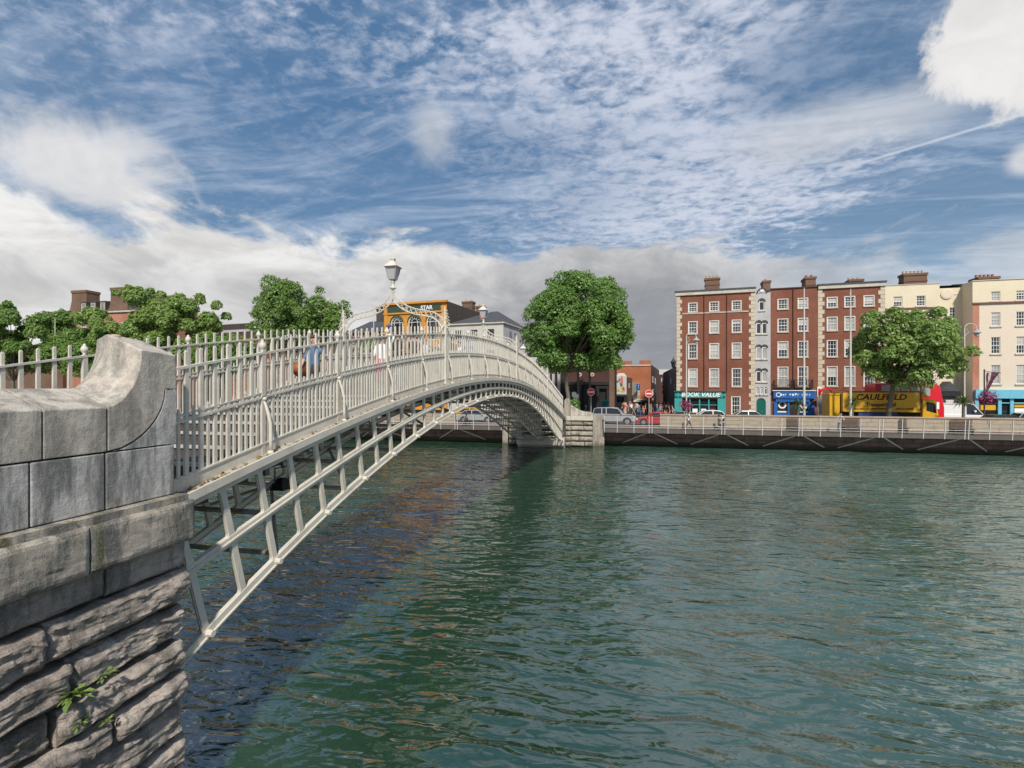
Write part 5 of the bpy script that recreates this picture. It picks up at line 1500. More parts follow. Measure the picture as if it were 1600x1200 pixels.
for x0, x1, yt in ((107, 133, 454), (168, 198, 449.5)):
    mk('chimney', MB().loft([[(s_(x0), 0.1, t16), (s_(x1), 0.1, t16), (s_(x1), 2.5, t16), (s_(x0), 2.5, t16)],
                             [(s_(x0 + 3), 0.2, Zf(x0, 470)), (s_(x1), 0.2, Zf(x0, 470)), (s_(x1), 2.4, Zf(x0, 470)), (s_(x0 + 3), 2.4, Zf(x0, 470))],
                             [(s_(x0 + 3), 0.2, Zf(x0, yt)), (s_(x1), 0.2, Zf(x0, yt)), (s_(x1), 2.4, Zf(x0, yt)), (s_(x0 + 3), 2.4, Zf(x0, yt))]])
       .box(s_(x0 + 2.4), s_(x1 + 0.5), 0.1, 2.5, Zf(x0, yt + 4), Zf(x0, yt)), M['brick_brown'], b16, local=True)
mk('chimney', MB().box(s_(220), s_(247), 2, 4, t16, Zf(230, 459)), M['brick_brown'], b16, local=True)
mk('chimney', MB().box(s_(259), s_(269), 2, 4, t16, Zf(300, 486)), M['brick_brown'], b16, local=True)
# more houses at the far left, mostly behind trees
fk_ = Facade(-140, 68, 98, 67); s_ = fk_.s; Zf = fk_.z
b17 = bt('brown_building', 'dark brown building almost hidden behind the trees at the left edge', fk_)
house_body(b17, fk_, 0, fk_.L, ZG, Zf(60, 540), [], 12, 'brick_brown')
fk2 = Facade(404, 72, 540, 70)
b18 = bt('brown_building', 'brown brick building hidden behind the tree left of the orange pub', fk2)
house_body(b18, fk2, 0, fk2.L, ZG, fk2.z(500, 530), [], 12, 'brick_brown')

# --- the side street
def side_house(x0, Ya, x1, Yb, ytop, label, m, name='street_house', wins=(), depth=10, m2=None, yref=None):
    fa = Facade(x0, Ya, x1, Yb)
    b = bt(name, label, fa)
    hs = []
    for a, c_, d_, e_ in wins:
        h = (fa.s(a), fa.z(a, e_), fa.s(c_), fa.z(a, d_)); hs.append(h)
        window(b, *h, nx=2, pane='pane_dark', surround=False, sill=False)
    house_body(b, fa, 0, fa.L, ZG, fa.z((x0 + x1) / 2, ytop), hs, depth, m, m2=m2)
    return b, fa
b, fa = side_house(960, 85, 1017.2, 85, 571, 'large orange brick building closing the view above the side street', 'brick_orange', depth=22, wins=())
z0 = fa.z(980, 571)
mk('parapet', MB().box(0, fa.s(987.5), 0, 1, z0, fa.z(975, 564)).box(fa.s(999.5), fa.L, 0, 1, z0, fa.z(1008, 563)), M['brick_orange'], b, local=True)
mk('coping', MB().box(0, fa.L, -0.12, -0.002, z0 - 0.1, z0 + 0.1), M['trim'], b, local=True)
b, fa = side_house(1017.3, 86, 1030, 118, 574, 'receding dark side of the orange brick street with small windows', 'brick_dark', wins=((1019, 1021.5, 585, 598), (1023, 1025, 588, 600), (1019, 1021.5, 606, 618)), depth=8)
b, fa = side_house(960.3, 72, 979, 72, 588, 'street house with a big colourful painted mural and a pale gable top', 'white_render', depth=9, m2='brick_brown')
mk('gable_top', MB().prism([(fa.s(962), fa.z(970, 588)), (fa.s(979), fa.z(970, 588)), (fa.s(975.5), fa.z(970, 583)), (fa.s(966.5), fa.z(970, 583))], 'y', 0, 3), M['white'], b, local=True)
r = random.Random(77)
mcols = [(0.5, 0.05, 0.05), (0.08, 0.07, 0.12), (0.35, 0.45, 0.05), (0.1, 0.3, 0.45), (0.55, 0.2, 0.15), (0.12, 0.3, 0.1)]
for k in range(26):
    xx = r.uniform(0.15, fa.L - 0.5); zz_ = r.uniform(fa.z(970, 615), fa.z(970, 592)); w = r.uniform(0.12, 0.35); h = r.uniform(0.15, 0.6)
    if zz_ < fa.z(970, 606): mc = mcols[r.choice((0, 2, 2, 0, 4))]
    else: mc = mcols[r.choice((1, 1, 3, 4))]
    mk('mural_patch', MB().prism([(xx, zz_), (xx + w, zz_ + r.uniform(-.1, .1)), (xx + w * 0.8, zz_ + h), (xx + r.uniform(-.1, .1), zz_ + h * 0.8)], 'y', -0.006 - k * 0.0012, -0.003), flat(mc), b, local=True)
mk('awning', MB().box(0, fa.L + 0.4, -0.9, 0, fa.z(970, 618), fa.z(970, 616)), M['sign_green'], b, local=True)
mk('shop_window', MB().box(0.3, fa.L - 0.3, -0.05, -0.002, ZG + 0.4, fa.z(970, 620)), M['pane_dark'], b, local=True)
b, fa = side_house(979.3, 72, 988, 79, 590, 'narrow brown brick street house beside the mural with a blue hanging sign', 'brick_brown', wins=((982, 984.5, 596, 606),))
mk('hanging_sign', MB().box(fa.s(985), fa.s(991), -0.9, -0.8, fa.z(986, 610), fa.z(986, 600)), M['blue_sign'], b, local=True)
lettering('X', 0.9, M['white_sign'], b, (fa.s(988), -0.92, fa.z(986, 605)))
b, fa = side_house(988.3, 79, 1012, 92, 598, 'beige street house with pointed spires along its front', 'beige_render', wins=((997, 999, 608, 618), (1003, 1005, 608, 617), (1008, 1010, 608, 617)))
for x, yt in ((1001, 582), (1006, 585), (1011, 588)):
    mk('spire', MB().lathe((fa.s(x), -0.2, fa.z(x, 606)), [(0.32, 0), (0.28, (606 - yt) * 0.055), (0, (606 - yt) * 0.115)], 6), M['trim'], b, local=True)
mk('shop_awning', MB().box(0.0, fa.L * 0.9, -1.2, 0, fa.z(995, 627), fa.z(995, 624)), M['white'], b, local=True)
mk('shop_front', MB().box(0.3, fa.L * 0.8, -0.06, -0.002, ZG + 0.3, fa.z(995, 627.5)), M['red_sign'], b, local=True)
b, fa = side_house(1030, 118, 1047, 118, 585, 'distant brick buildings with pale balconies at the end of the side street', 'brick_dark', wins=((1033, 1035, 590, 597), (1038, 1040, 592, 600)))
for q in (592, 600, 608):
    mk('balcony', MB().box(fa.s(1036), fa.s(1046), -0.8, 0, fa.z(1040, q + 1), fa.z(1040, q)), M['white'], b, local=True)
b, fa = side_house(1036, 100, 1058.5, 66, 577, 'dark grey house side on the right of the side street, next to the bookshop', 'darkgrey', depth=4, wins=((1046, 1049, 590, 600), (1052, 1054, 600, 612)))
b, fa = side_house(1024, 140, 1060, 140, 577, 'pale modern building far beyond the street roofs', 'white_render', wins=())
# ------------------------------------------------------------------ trees
def leaves_mesh(name, lobes, n, size, seed, m):
    rg = np.random.default_rng(seed)
    L = np.array([[*c, r] for c, r in lobes])
    w = L[:, 3] ** 2; w = w / w.sum()
    k = rg.choice(len(L), n, p=w)
    d = rg.normal(size=(n, 3)); d /= np.linalg.norm(d, axis=1)[:, None]
    d[:, 2] = np.where(d[:, 2] < -0.5, -d[:, 2], d[:, 2])
    # uneven tufts on each lobe
    rad = L[k, 3] * (0.72 + 0.30 * rg.random(n) + 0.22 * np.sin(d[:, 0] * 7 + k) * np.sin(d[:, 1] * 6 + k * 2) * np.sin(d[:, 2] * 7 + k))
    c = L[k, :3] + d * rad[:, None]
    nrm = d * 1.1 + rg.normal(size=(n, 3)) * 0.5 + np.array([0.08, -0.15, 0.4]); nrm /= np.linalg.norm(nrm, axis=1)[:, None]
    u = np.cross(nrm, rg.normal(size=(n, 3))); u /= np.linalg.norm(u, axis=1)[:, None]
    v = np.cross(nrm, u)
    s = size * (0.6 + 0.8 * rg.random(n))[:, None]
    p0 = c - u * s; p2 = c + u * s; p1 = c - v * s * 0.62 + nrm * s * 0.22; p3 = c + v * s * 0.62 + nrm * s * 0.22
    V = np.stack([p0, p1, p2, p3], 1).reshape(-1, 3)
    me = bpy.data.meshes.new(name)
    me.vertices.add(len(V)); me.vertices.foreach_set('co', V.ravel())
    me.loops.add(n * 4); me.loops.foreach_set('vertex_index', np.arange(n * 4))
    me.polygons.add(n); me.polygons.foreach_set('loop_start', np.arange(0, n * 4, 4)); me.polygons.foreach_set('loop_total', np.full(n, 4))
    me.update(); me.materials.append(M[m])
    return me
def tree(label, base, cz, rad, seed, leafm, n_lobe=60, n_leaf=22000, size=0.17, lobe=(0.8, 1.3), trunk=0.28, lean=(0, 0), fork=0.5, flat_bottom=-0.8, cx=0.0, group='street trees', hole=0.0, dense=False):
    r = random.Random(seed)
    t = thing('tree', label, 'tree', base, group=group)
    b = Vector(base); c = b + Vector((cx, 0, cz)); lobes = []
    ends = []
    for i in range(n_lobe):
        while True:
            d = Vector((r.gauss(0, 1), r.gauss(0, 1), r.gauss(0, 1))).normalized()
            if d.z > flat_bottom: break
        f = (r.uniform(0.72, 0.95) if dense else r.uniform(0.55, 0.90)) if i % 4 else r.uniform(0.1, 0.5)
        rl = r.uniform(*lobe)
        wob = 1 + hole * (sin(d.x * 4 + seed) * cos(d.z * 5 + seed * 2))
        p = c + Vector((d.x * (rad[0] - rl * .6), d.y * (rad[1] - rl * .6), d.z * (rad[2] - rl * .6))) * min(1, f * 1.1) * wob
        lobes.append(((p.x, p.y, p.z), rl)); ends.append(p)
    for i in range(26 if dense else 40):        # small tufts that break the outline
        d = Vector((r.gauss(0, 1), r.gauss(0, 1), r.gauss(0, 1))).normalized()
        if d.z < -0.35: continue
        f = r.uniform(0.97, 1.04) if dense else r.uniform(0.94, 1.10)
        p = c + Vector((d.x * (rad[0] - 0.4), d.y * (rad[1] - 0.4), d.z * (rad[2] - 0.4))) * f
        lobes.append(((p.x, p.y, p.z), r.uniform(0.35, 0.7) if not dense else r.uniform(0.3, 0.45)))
    mk('crown', leaves_mesh('crown', lobes, n_leaf, size, seed, leafm), None, t)
    # an inner, sparser mass of leaves so the crown is not hollow
    mb = MB()
    top = b + Vector((lean[0], lean[1], cz - rad[2] * fork))
    midp = b.lerp(top, 0.5) + Vector((lean[0] * -0.25 + 0.08, 0, 0))
    mb.tube([b, b + Vector((0, 0, 0.35)), midp, top, top.lerp(c, 0.8)], [trunk * 1.25, trunk, trunk * 0.85, trunk * 0.72, trunk * 0.3], 10)
    mk('trunk', mb, M['bark'], t, smooth=True)
    lb = MB()
    for p in ends[::3]:
        q = top.lerp(p, 0.5) + Vector((0, 0, -0.25))
        lb.tube([top + Vector((0, 0, -0.2)), q, p], [trunk * 0.42, trunk * 0.22, trunk * 0.07], 6)
    mk('limb', lb, M['bark'], t)
    return t
def tbase(x, Y):
    return (X_at(x, Y), Y, STREET)
# big round tree right of the bridge
Yt = 52.0
bx = X_at(888, Yt); cX = X_at(903, Yt)
czb = Z_at(513, cX, Yt) - STREET
tree('large round dense plane tree standing at the far end of the bridge', (bx, Yt, STREET), czb, (5.7, 5.0, 5.75), 11, 'leaf_deep', 170, 92000, 0.120, (0.85, 1.3), 0.26, lean=(-0.35, 0), fork=0.75, flat_bottom=-0.9, cx=cX - bx, dense=True)
Yt = 51.6
bx = X_at(1386, Yt); cX = X_at(1418, Yt)
tree('wide light green tree in front of the cream houses, its trunk before the yellow truck', (bx, Yt, STREET), Z_at(545, cX, Yt) - STREET, (4.6, 4.0, 4.0), 23, 'leaf_light', 100, 48000, 0.115, (0.55, 1.0), 0.24, lean=(0.5, 0), fork=0.75, flat_bottom=-0.95, cx=cX - bx, hole=0.16)
Yt = 53.0
for x, yc, rad, sd, lm, nl, lb in (
        (470, 503, (6.2, 5.0, 4.9), 31, 'leaf_mid', 26000, 'broad leafy tree behind the railing, left of the orange pub'),
        (238, 520, (11.5, 5.0, 5.6), 37, 'leaf_light', 46000, 'yellowish green tree behind the scroll block and the left railing'),
        (20, 545, (12.0, 5.5, 6.0), 41, 'leaf_mid', 46000, 'dark green bushy tree at the left edge behind the railing'),
        (350, 560, (5.0, 4.0, 3.2), 43, 'leaf_mid', 14000, 'lower tree showing between the railing bars, left of the red brick house'),
        (135, 560, (6.5, 4.0, 3.8), 47, 'leaf_mid', 18000, 'smaller tree in the gap between the two left trees')):
    X = X_at(x, Yt)
    tree(lb, (X, Yt, STREET), Z_at(yc, X, Yt) - STREET, rad, sd, lm, 85, int(nl * 1.5), 0.155 if x < 300 else 0.135, (0.7, 1.3), 0.3, fork=0.7, flat_bottom=-0.8, hole=0.2)
for x, yc, sd, lb in ((-75, 545, 51, 'tree past the left edge, leftmost of the row'), (585, 566, 53, 'small tree behind the pedestrians on the bridge')):
    X = X_at(x, Yt)
    tree(lb, (X, Yt, STREET), Z_at(yc, X, Yt) - STREET, (4.4, 4, 2.6) if x > 0 else (9, 5, 5), sd, 'leaf_mid', 40, 9000, 0.2, (0.7, 1.3), 0.2, fork=0.7)
# two more slim trunks in the street behind the round tree
for x, Y_, lb in ((903, 55.5, 'slim street tree with a pale trunk just right of the big round tree trunk'), (921, 58.5, 'slim street tree behind the round crown, left of the no entry sign')):
    X = X_at(x, Y_)
    tree(lb, (X, Y_, STREET), Z_at(556, X, Y_) - STREET, (2.4, 2.2, 2.0), int(x), 'leaf_deep', 16, 4200, 0.16, (0.6, 1.0), 0.16, fork=0.8)

# palms on the boardwalk edge
def palm(x, ytop, label, seed, leafm='leaf_palm'):
    Y = 50.9; X = X_at(x, Y); r = random.Random(seed)
    zc_ = Z_at(ytop, X, Y)
    t = thing('palm', label, 'palm', (X, Y, STREET), group='small palms along the quay')
    mk('trunk', MB().tube([(X, Y, STREET), (X, Y, zc_)], [0.13, 0.09], 8), M['bark'], t)
    mb = MB()
    for k in range(90):
        a = r.uniform(0, 2 * pi); e = r.uniform(-0.5, 1.1); l = r.uniform(0.7, 1.15)
        d = Vector((cos(a) * cos(e), sin(a) * cos(e), sin(e)))
        p0 = Vector((X, Y, zc_)); p1 = p0 + d * l * 0.6; p2 = p0 + d * l + Vector((0, 0, -0.25 * l))
        w = Vector((-sin(a), cos(a), 0)) * 0.035
        mb.add([p0 - w, p0 + w, p1 + w, p1 - w], [(0, 1, 2, 3)]); mb.add([p1 - w, p1 + w, p2], [(0, 1, 2)])
    mk('fronds', mb, M[leafm], t)
palm(1246, 633, 'small palm in front of the blue shop, leaning over the parapet', 1)
palm(1332, 629, 'small palm in front of the left end of the yellow truck', 2)
palm(1505, 628, 'small palm in front of the white van', 3)

# ------------------------------------------------------------------ poles, lamps, signs
def flagpole(x, Y, ytop, label, r0=0.09):
    X = X_at(x, Y)
    z1 = Z_at(ytop, X, Y)
    t = thing('flagpole', label, 'flagpole', (X, Y, STREET), group='tall white poles along the quay')
    mk('pole', MB().tube([(X, Y, STREET), (X, Y, z1 * 0.5), (X, Y, z1)], [r0 * 1.3, r0, r0 * 0.6], 8), M['steel'], t)
    mk('cap', MB().lathe((X, Y, z1), [(0.03, 0), (0.07, 0.05), (0.05, 0.12), (0, 0.14)], 8), M['steel_dull'], t)
flagpole(1256.5, 50.8, 452, 'tall white pole rising in front of the blue shop')
flagpole(1329.0, 50.8, 454, 'tall white pole just left of the right hand tree')
flagpole(535, 52, 479, 'white pole left of the nearest lantern arch', 0.07)
flagpole(584, 52, 484, 'white pole seen through the left arm of the nearest lantern arch', 0.07)
flagpole(86, 52, 498, 'thin white pole before the dark tree at the left edge', 0.07)
flagpole(128, 52, 482, 'white lamp pole between the left trees', 0.09)
def basket(par, X, Y, z, r_, seed, m='petal'):
    rr = random.Random(seed)
    lobes = [((X + rr.uniform(-.3, .3), Y + rr.uniform(-.2, .2), z + rr.uniform(-.35, .3)), rr.uniform(0.25, 0.4) * r_ / 0.55) for _ in range(7)]
    mk('flowers', leaves_mesh('flowers', lobes, 900, 0.055, seed, m), None, par)
def street_lamp(x, Y, ytop, label, flowers=None, banner=False):
    X = X_at(x, Y); z1 = Z_at(ytop, X, Y)
    t = thing('street_lamp', label, 'street lamp', (X, Y, STREET), group='ornate street lamps')
    mk('pole', MB().tube([(X, Y, STREET), (X, Y, STREET + 1.2), (X, Y, z1 - 0.2)], [0.11, 0.07, 0.05], 8), M['steel'], t)
    arm = [(X + 0.45 * (1 - cos(k * pi / 6)) * 1.0, Y, z1 - 0.2 + 0.45 * sin(k * pi / 6)) for k in range(7)]
    mk('arm', MB().tube(arm, 0.03, 6).tube([(X, Y, z1 - 0.9), (X + 0.3, Y, z1 - 0.5), (X + 0.15, Y, z1 - 0.2)], 0.02, 5), M['steel'], t)
    mk('lamp_head', MB().lathe((arm[-1][0], Y, arm[-1][2] - 0.55), [(0.10, 0.0), (0.20, 0.12), (0.34, 0.18), (0.30, 0.24), (0.10, 0.42), (0.05, 0.55)], 10), M['steel_dull'], t)
    mk('lamp_glass', MB().lathe((arm[-1][0], Y, arm[-1][2] - 0.70), [(0.03, 0.0), (0.14, 0.06), (0.18, 0.22)], 10), M['lantern_glass'], t)
    if flowers:
        basket(t, X, Y, Z_at(flowers, X, Y), 0.75, int(x))
street_lamp(1072.5, 51.2, 523, 'white street lamp hung with a magenta flower basket, before the teal bookshop', flowers=633)
street_lamp(1507, 51.2, 510, 'white street lamp between the right hand tree and the right cream house')
# flower column at the right with a furled banner
X = X_at(1538, 50.9); zf_ = Z_at(623, X, 50.9)
t = thing('flower_post', 'dark post with magenta flowers and a plum coloured flag, at the right edge', 'flower post', (X, 50.9, STREET))
mk('pole', MB().tube([(X, 50.9, STREET), (X, 50.9, Z_at(577, X, 50.9))], 0.055, 8), M['darkgrey'], t)
basket(t, X, 50.9, zf_, 1.0, 15)
fl2 = MB()
for k in range(6):
    a0 = k / 6; a1 = (k + 1) / 6; z1 = Z_at(582, X, 50.9); z0 = Z_at(617, X, 50.9)
    def fp(a, u): return (X + 0.15 + 0.9 * (1 - a) * u - 0.15 * a, 50.85 + 0.08 * sin(a * 9 + u * 5), z1 + (z0 - z1) * a)
    for j in range(5):
        fl2.quad(fp(a0, j / 5), fp(a0, (j + 1) / 5), fp(a1, (j + 1) / 5), fp(a1, j / 5), 1 if j == 1 else 0)
mk('flag', fl2, [flat((0.10, 0.03, 0.05)), flat((0.45, 0.35, 0.35))], t)
mk('flag_arm', MB().tube([(X, 50.9, Z_at(580, X, 50.9)), (X + 1.2, 50.9, Z_at(583, X, 50.9))], 0.025, 6), M['darkgrey'], t)
# wall lantern at the corner of the bookshop
X = X_at(1052, 62.8); Y = 62.6; z = Z_at(575, X, Y)
t = thing('wall_lantern', 'black lantern on a bracket at the left corner of the bookshop house', 'lantern', (X, Y, z))
mk('lantern_body', MB().lathe((X, Y, z), [(0.08, 0), (0.2, 0.12), (0.28, 0.65), (0.34, 0.7), (0.12, 1.0), (0.05, 1.2), (0.0, 1.35)], 6), M['black'], t)
mk('arm', MB().tube([(X, Y, z), (X, Y, z - 0.2), (X + 0.6, Y, z - 0.25)], 0.04, 6), M['black'], t)
def no_entry(x, Y, yc, label, r_=0.38):
    X = X_at(x, Y); z = Z_at(yc, X, Y)
    t = thing('no_entry_sign', label, 'road sign', (X, Y, STREET), group='no entry signs')
    mk('pole', MB().tube([(X, Y, STREET), (X, Y, z + 0.3)], 0.045, 8), M['steel_dull'], t)
    d = [[(X + q * cos(k * pi / 12), y_, z + q * sin(k * pi / 12)) for k in range(24)] for q, y_ in ((r_, Y - 0.06), (r_, Y - 0.09))]
    mk('disc', MB().loft(d), M['red_sign'], t)
    mk('rim', MB().arc(X, z, r_ * 1.07, r_ * 0.97, Y - 0.095, Y - 0.06, 0, 2 * pi, 24), M['white_sign'], t)
    mk('bar', MB().box(X - r_ * 0.72, X + r_ * 0.72, Y - 0.10, Y - 0.091, z - r_ * 0.17, z + r_ * 0.17), M['white_sign'], t)
no_entry(923.5, 53.5, 612.5, 'red no entry sign on a pole beside the silver off-roader', 0.37)
no_entry(1014, 62.0, 615, 'second red no entry sign, at the mouth of the side street', 0.42)
for x, Y_, yt, lb in ((897, 54, 612, 'short pale post at the foot of the round tree'), (901, 55, 615, 'second short pale post beside the round tree')):
    X = X_at(x, Y_); z = Z_at(yt, X, Y_)
    t = thing('post', lb, 'post', (X, Y_, STREET))
    mk('shaft', MB().tube([(X, Y_, STREET), (X, Y_, z)], 0.06, 8), M['steel'], t)
    mk('plate', MB().box(X - 0.22, X + 0.22, Y_ - 0.09, Y_ - 0.065, z - 0.55, z - 0.05), M['white_sign'], t)
X = X_at(946, 57); t = thing('utility_box', 'small teal utility box on the pavement behind the silver off-roader', 'utility box', (X, 57, STREET))
mk('cabinet', MB().box(X - 0.35, X + 0.35, 56.8, 57.3, STREET, Z_at(626, X, 57)), M['teal_dark'], t, bevel=0.03)
mk('lid', MB().box(X - 0.39, X + 0.39, 56.76, 57.34, Z_at(626, X, 57), Z_at(626, X, 57) + 0.06), M['teal'], t)
# hedge blob by the bridge end
X = X_at(898, 50.9)
t = thing('shrub', 'dark clipped shrub behind the falling scroll of the far abutment', 'shrub', (X, 50.9, STREET + 0.9))
mk('foliage', leaves_mesh('foliage', [((X, 50.9, STREET + 1.0 + 0.3 * k), 0.5) for k in range(5)], 2200, 0.09, 5, 'leaf_deep'), None, t)

# ------------------------------------------------------------------ vehicles
def wheel(par, x, y, z, r_, side):
    w = mk('wheel', MB().lathe((0, 0, -0.11), [(r_ * 0.62, 0), (r_, 0.02), (r_, 0.20), (r_ * 0.62, 0.22)], 18), M['tyre'], par, local=True, loc=(x, y, z), rot=(pi / 2, 0, 0))
    rm = MB().lathe((0, 0, 0.06 if side < 0 else -0.13), [(0.0, 0), (r_ * 0.60, 0.0), (r_ * 0.62, 0.05), (0, 0.07)], 10)
    for k in range(5):
        a = k * 2 * pi / 5; rm.beam((0.05 * cos(a), 0.05 * sin(a), 0.125 if side < 0 else -0.125), (r_ * .58 * cos(a), r_ * .58 * sin(a), 0.12 if side < 0 else -0.12), 0.06, 0.03)
    mk('rim', rm, M['rim'], w, local=True)
def car(name, label, cat, X, Y, L, Wd, Hh, paint, kind='saloon', rz=0.0, group='vehicles on the far quay', base=STREET - 0.1):
    """length along local x, front at +x"""
    t = thing(name, label, cat, (X, Y, base), rz, group)
    g = 0.18 * Hh / 1.45
    if kind == 'saloon':
        lower = [(-.5, .30), (-.5, .58), (-.47, .64), (-.40, .67), (.20, .66), (.40, .60), (.48, .50), (.5, .38), (.5, .22), (-.5, .20)]
        roof = [(-.40, .67), (-.27, .97), (-.18, 1.0), (.04, .99), (.21, .66)]
    elif kind == 'suv':
        lower = [(-.5, .25), (-.5, .60), (-.49, .66), (.20, .64), (.42, .60), (.49, .52), (.5, .38), (.5, .22), (-.5, .20)]
        roof = [(-.49, .65), (-.455, .94), (-.40, .99), (-.05, 1.0), (.08, .97), (.21, .64)]
    elif kind == 'van':
        lower = [(-.5, .12), (-.5, .55), (.30, .52), (.42, .44), (.49, .36), (.5, .22), (.5, .12)]
        roof = [(-.5, .54), (-.495, .97), (-.46, 1.0), (.12, 1.0), (.18, .97), (.34, .51)]
    else:
        lower = [(-.5, .28), (-.49, .60), (-.42, .66), (.18, .65), (.42, .58), (.5, .40), (.5, .2), (-.5, .2)]
        roof = [(-.46, .65), (-.36, .95), (-.25, 1.0), (.02, .99), (.20, .65)]
    w = Wd / 2
    lw = [(a * L, max(b, 0.17) * Hh) for a, b in lower]
    rings = []
    for k, (yy, sc_) in enumerate(((-w, 0.90), (-w * 0.96, 0.97), (-w * 0.85, 1.0), (w * 0.85, 1.0), (w * 0.96, 0.97), (w, 0.90))):
        mz = 0.45 * Hh
        rings.append([(a * (0.985 if sc_ < 0.95 else 1), yy, mz + (b - mz) * sc_) for a, b in lw])
    body = MB().loft(rings)
    rf = [(a * L, b * Hh) for a, b in roof]
    # solid roof and pillars: thin cap over glass house
    gh = []
    for yy, ins in ((-w * 0.97, 0.0), (-w * 0.93, 0.0)): pass
    zb_ = rf[0][1]; zt_ = max(b for a, b in rf)
    def inset(b): return w * 0.93 - (b - zb_) / (zt_ - zb_) * w * 0.20
    glassm = MB().loft([[(a * 0.985, -inset(b) + 0.02, b - 0.015) for a, b in rf], [(a * 0.985, inset(b) - 0.02, b - 0.015) for a, b in rf]])
    topi = [i for i, (a, b) in enumerate(rf) if b > zb_ + 0.8 * (zt_ - zb_)]
    tp = [rf[i] for i in topi]
    cap_ = [[(a, y_, b + 0.004) for a, b in tp] + [(a, y_, b - 0.06) for a, b in reversed(tp)] for y_ in (-inset(zt_) - 0.015, inset(zt_) + 0.015)]
    body.loft(cap_)
    for (a0, b0), (a1, b1) in ((rf[0], tp[0]), (rf[-1], tp[-1])):
        for s2 in (-1, 1): body.beam((a0, s2 * inset(b0), b0 - 0.02), (a1, s2 * inset(b1), b1), 0.06, 0.07)
    xm = (tp[0][0] + tp[-1][0]) / 2 + 0.05
    for s2 in (-1, 1):
        body.beam((xm, s2 * inset(zb_), zb_ - 0.02), (xm, s2 * inset(zt_), zt_ - 0.03), 0.09, 0.05)
        if kind == 'suv': body.beam((-.28 * L, s2 * inset(zb_), zb_ - 0.02), (-.28 * L, s2 * inset(zt_), zt_ - 0.03), 0.09, 0.05)
        if kind == 'van': body.box(-.49 * L, 0.05 * L, min(s2 * inset(zb_), s2 * inset(zb_) * 0.9), max(s2 * inset(zb_), s2 * inset(zb_) * 0.9), zb_ - 0.03, zt_ - 0.12)
    bo = mk('body', body, M[paint], t, local=True, bevel=0.03)
    mk('windows', glassm, M['glass_dark'], t, local=True)
    wr = 0.34 if kind != 'suv' else 0.39
    for wx_ in (-.30 * L, .31 * L):
        for s2 in (-1, 1):
            mk('wheel_arch', MB().prism([(wx_ + (wr + 0.07) * cos(k * pi / 8), wr + (wr + 0.07) * sin(k * pi / 8)) for k in range(9)], 'y', *sorted((s2 * (w - 0.05), s2 * (w + 0.006)))), M['black'], t, local=True)
            wheel(t, wx_, s2 * (w - 0.08), wr, wr, s2)
    for s2 in (-1, 1):
        mk('headlight', MB().box(.475 * L, .502 * L, s2 * w * 0.75 - 0.14, s2 * w * 0.75 + 0.14, .40 * Hh, .50 * Hh), M['lamp_white'], t, local=True)
        mk('tail_light', MB().box(-.506 * L, -.49 * L, s2 * w * 0.8 - 0.10, s2 * w * 0.8 + 0.10, .46 * Hh, .58 * Hh), M['lamp_red'], t, local=True)
        mk('side_mirror', MB().box(.16 * L, .19 * L, *sorted((s2 * w, s2 * (w + 0.16))), .64 * Hh, .72 * Hh), M[paint], t, local=True)
        mk('door_seam', MB().box(-0.02 * L, -0.02 * L + 0.015, *sorted((s2 * (w * 0.9), s2 * (w + 0.004))), .24 * Hh, .62 * Hh), M['black'], t, local=True)
    mk('bumper', MB().box(.485 * L, .512 * L, -w * 0.9, w * 0.9, .20 * Hh, .33 * Hh).box(-.512 * L, -.485 * L, -w * 0.9, w * 0.9, .20 * Hh, .33 * Hh), M['car_grey'], t, local=True)
    return t
def Xm(a, b, Y): return (X_at(a, Y) + X_at(b, Y)) / 2
car('off_roader', 'silver five door off-roader parked by the far end of the bridge', 'car', Xm(929, 990, 54.0), 54.0, 4.35, 1.85, 1.82, 'car_silver', 'suv')
car('parked_car', 'bright red hatchback behind the railing, right of the silver off-roader', 'car', Xm(1000, 1045, 54.4), 54.4, 3.6, 1.68, 1.36, 'car_red', 'hatch', rz=pi)
car('parked_car', 'silver saloon seen under the arch of the bridge', 'car', Xm(712, 781, 53.9), 53.9, 4.5, 1.75, 1.42, 'car_silver', 'saloon')
car('taxi', 'yellow orange car half hidden behind the silver saloon under the arch', 'car', Xm(700, 762, 57.3), 57.3, 4.4, 1.75, 1.50, 'taxi_yellow', 'saloon', rz=pi)
car('parked_car', 'pale car whose roof shows over the parapet below the bookshop window', 'car', Xm(1076, 1128, 57.5), 57.5, 4.3, 1.75, 1.46, 'car_white', 'hatch', rz=pi)
car('parked_car', 'grey car whose roof shows over the parapet between bookshop and green door', 'car', Xm(1136, 1184, 57.5), 57.5, 4.3, 1.75, 1.46, 'car_silver', 'saloon', rz=pi)
car('delivery_van', 'white delivery van driving right, ahead of the yellow truck', 'van', 32.3, 59.0, 5.0, 1.95, 2.35, 'car_white', 'van')
car('parked_car', 'dark green car with a shiny roof at the right edge behind the parapet', 'car', Xm(1545, 1600, 55.5), 55.5, 4.4, 1.75, 1.42, 'car_green', 'saloon')
car('parked_car', 'pale grey car partly hidden by the dark green car at the right edge', 'car', Xm(1592, 1650, 58.6), 58.6, 4.4, 1.75, 1.5, 'car_silver', 'hatch')
car('parked_car', 'dark car low behind the parapet, right of the red hatchback', 'car', Xm(1046, 1072, 58.4), 58.4, 3.9, 1.7, 1.30, 'car_grey', 'hatch', rz=pi)
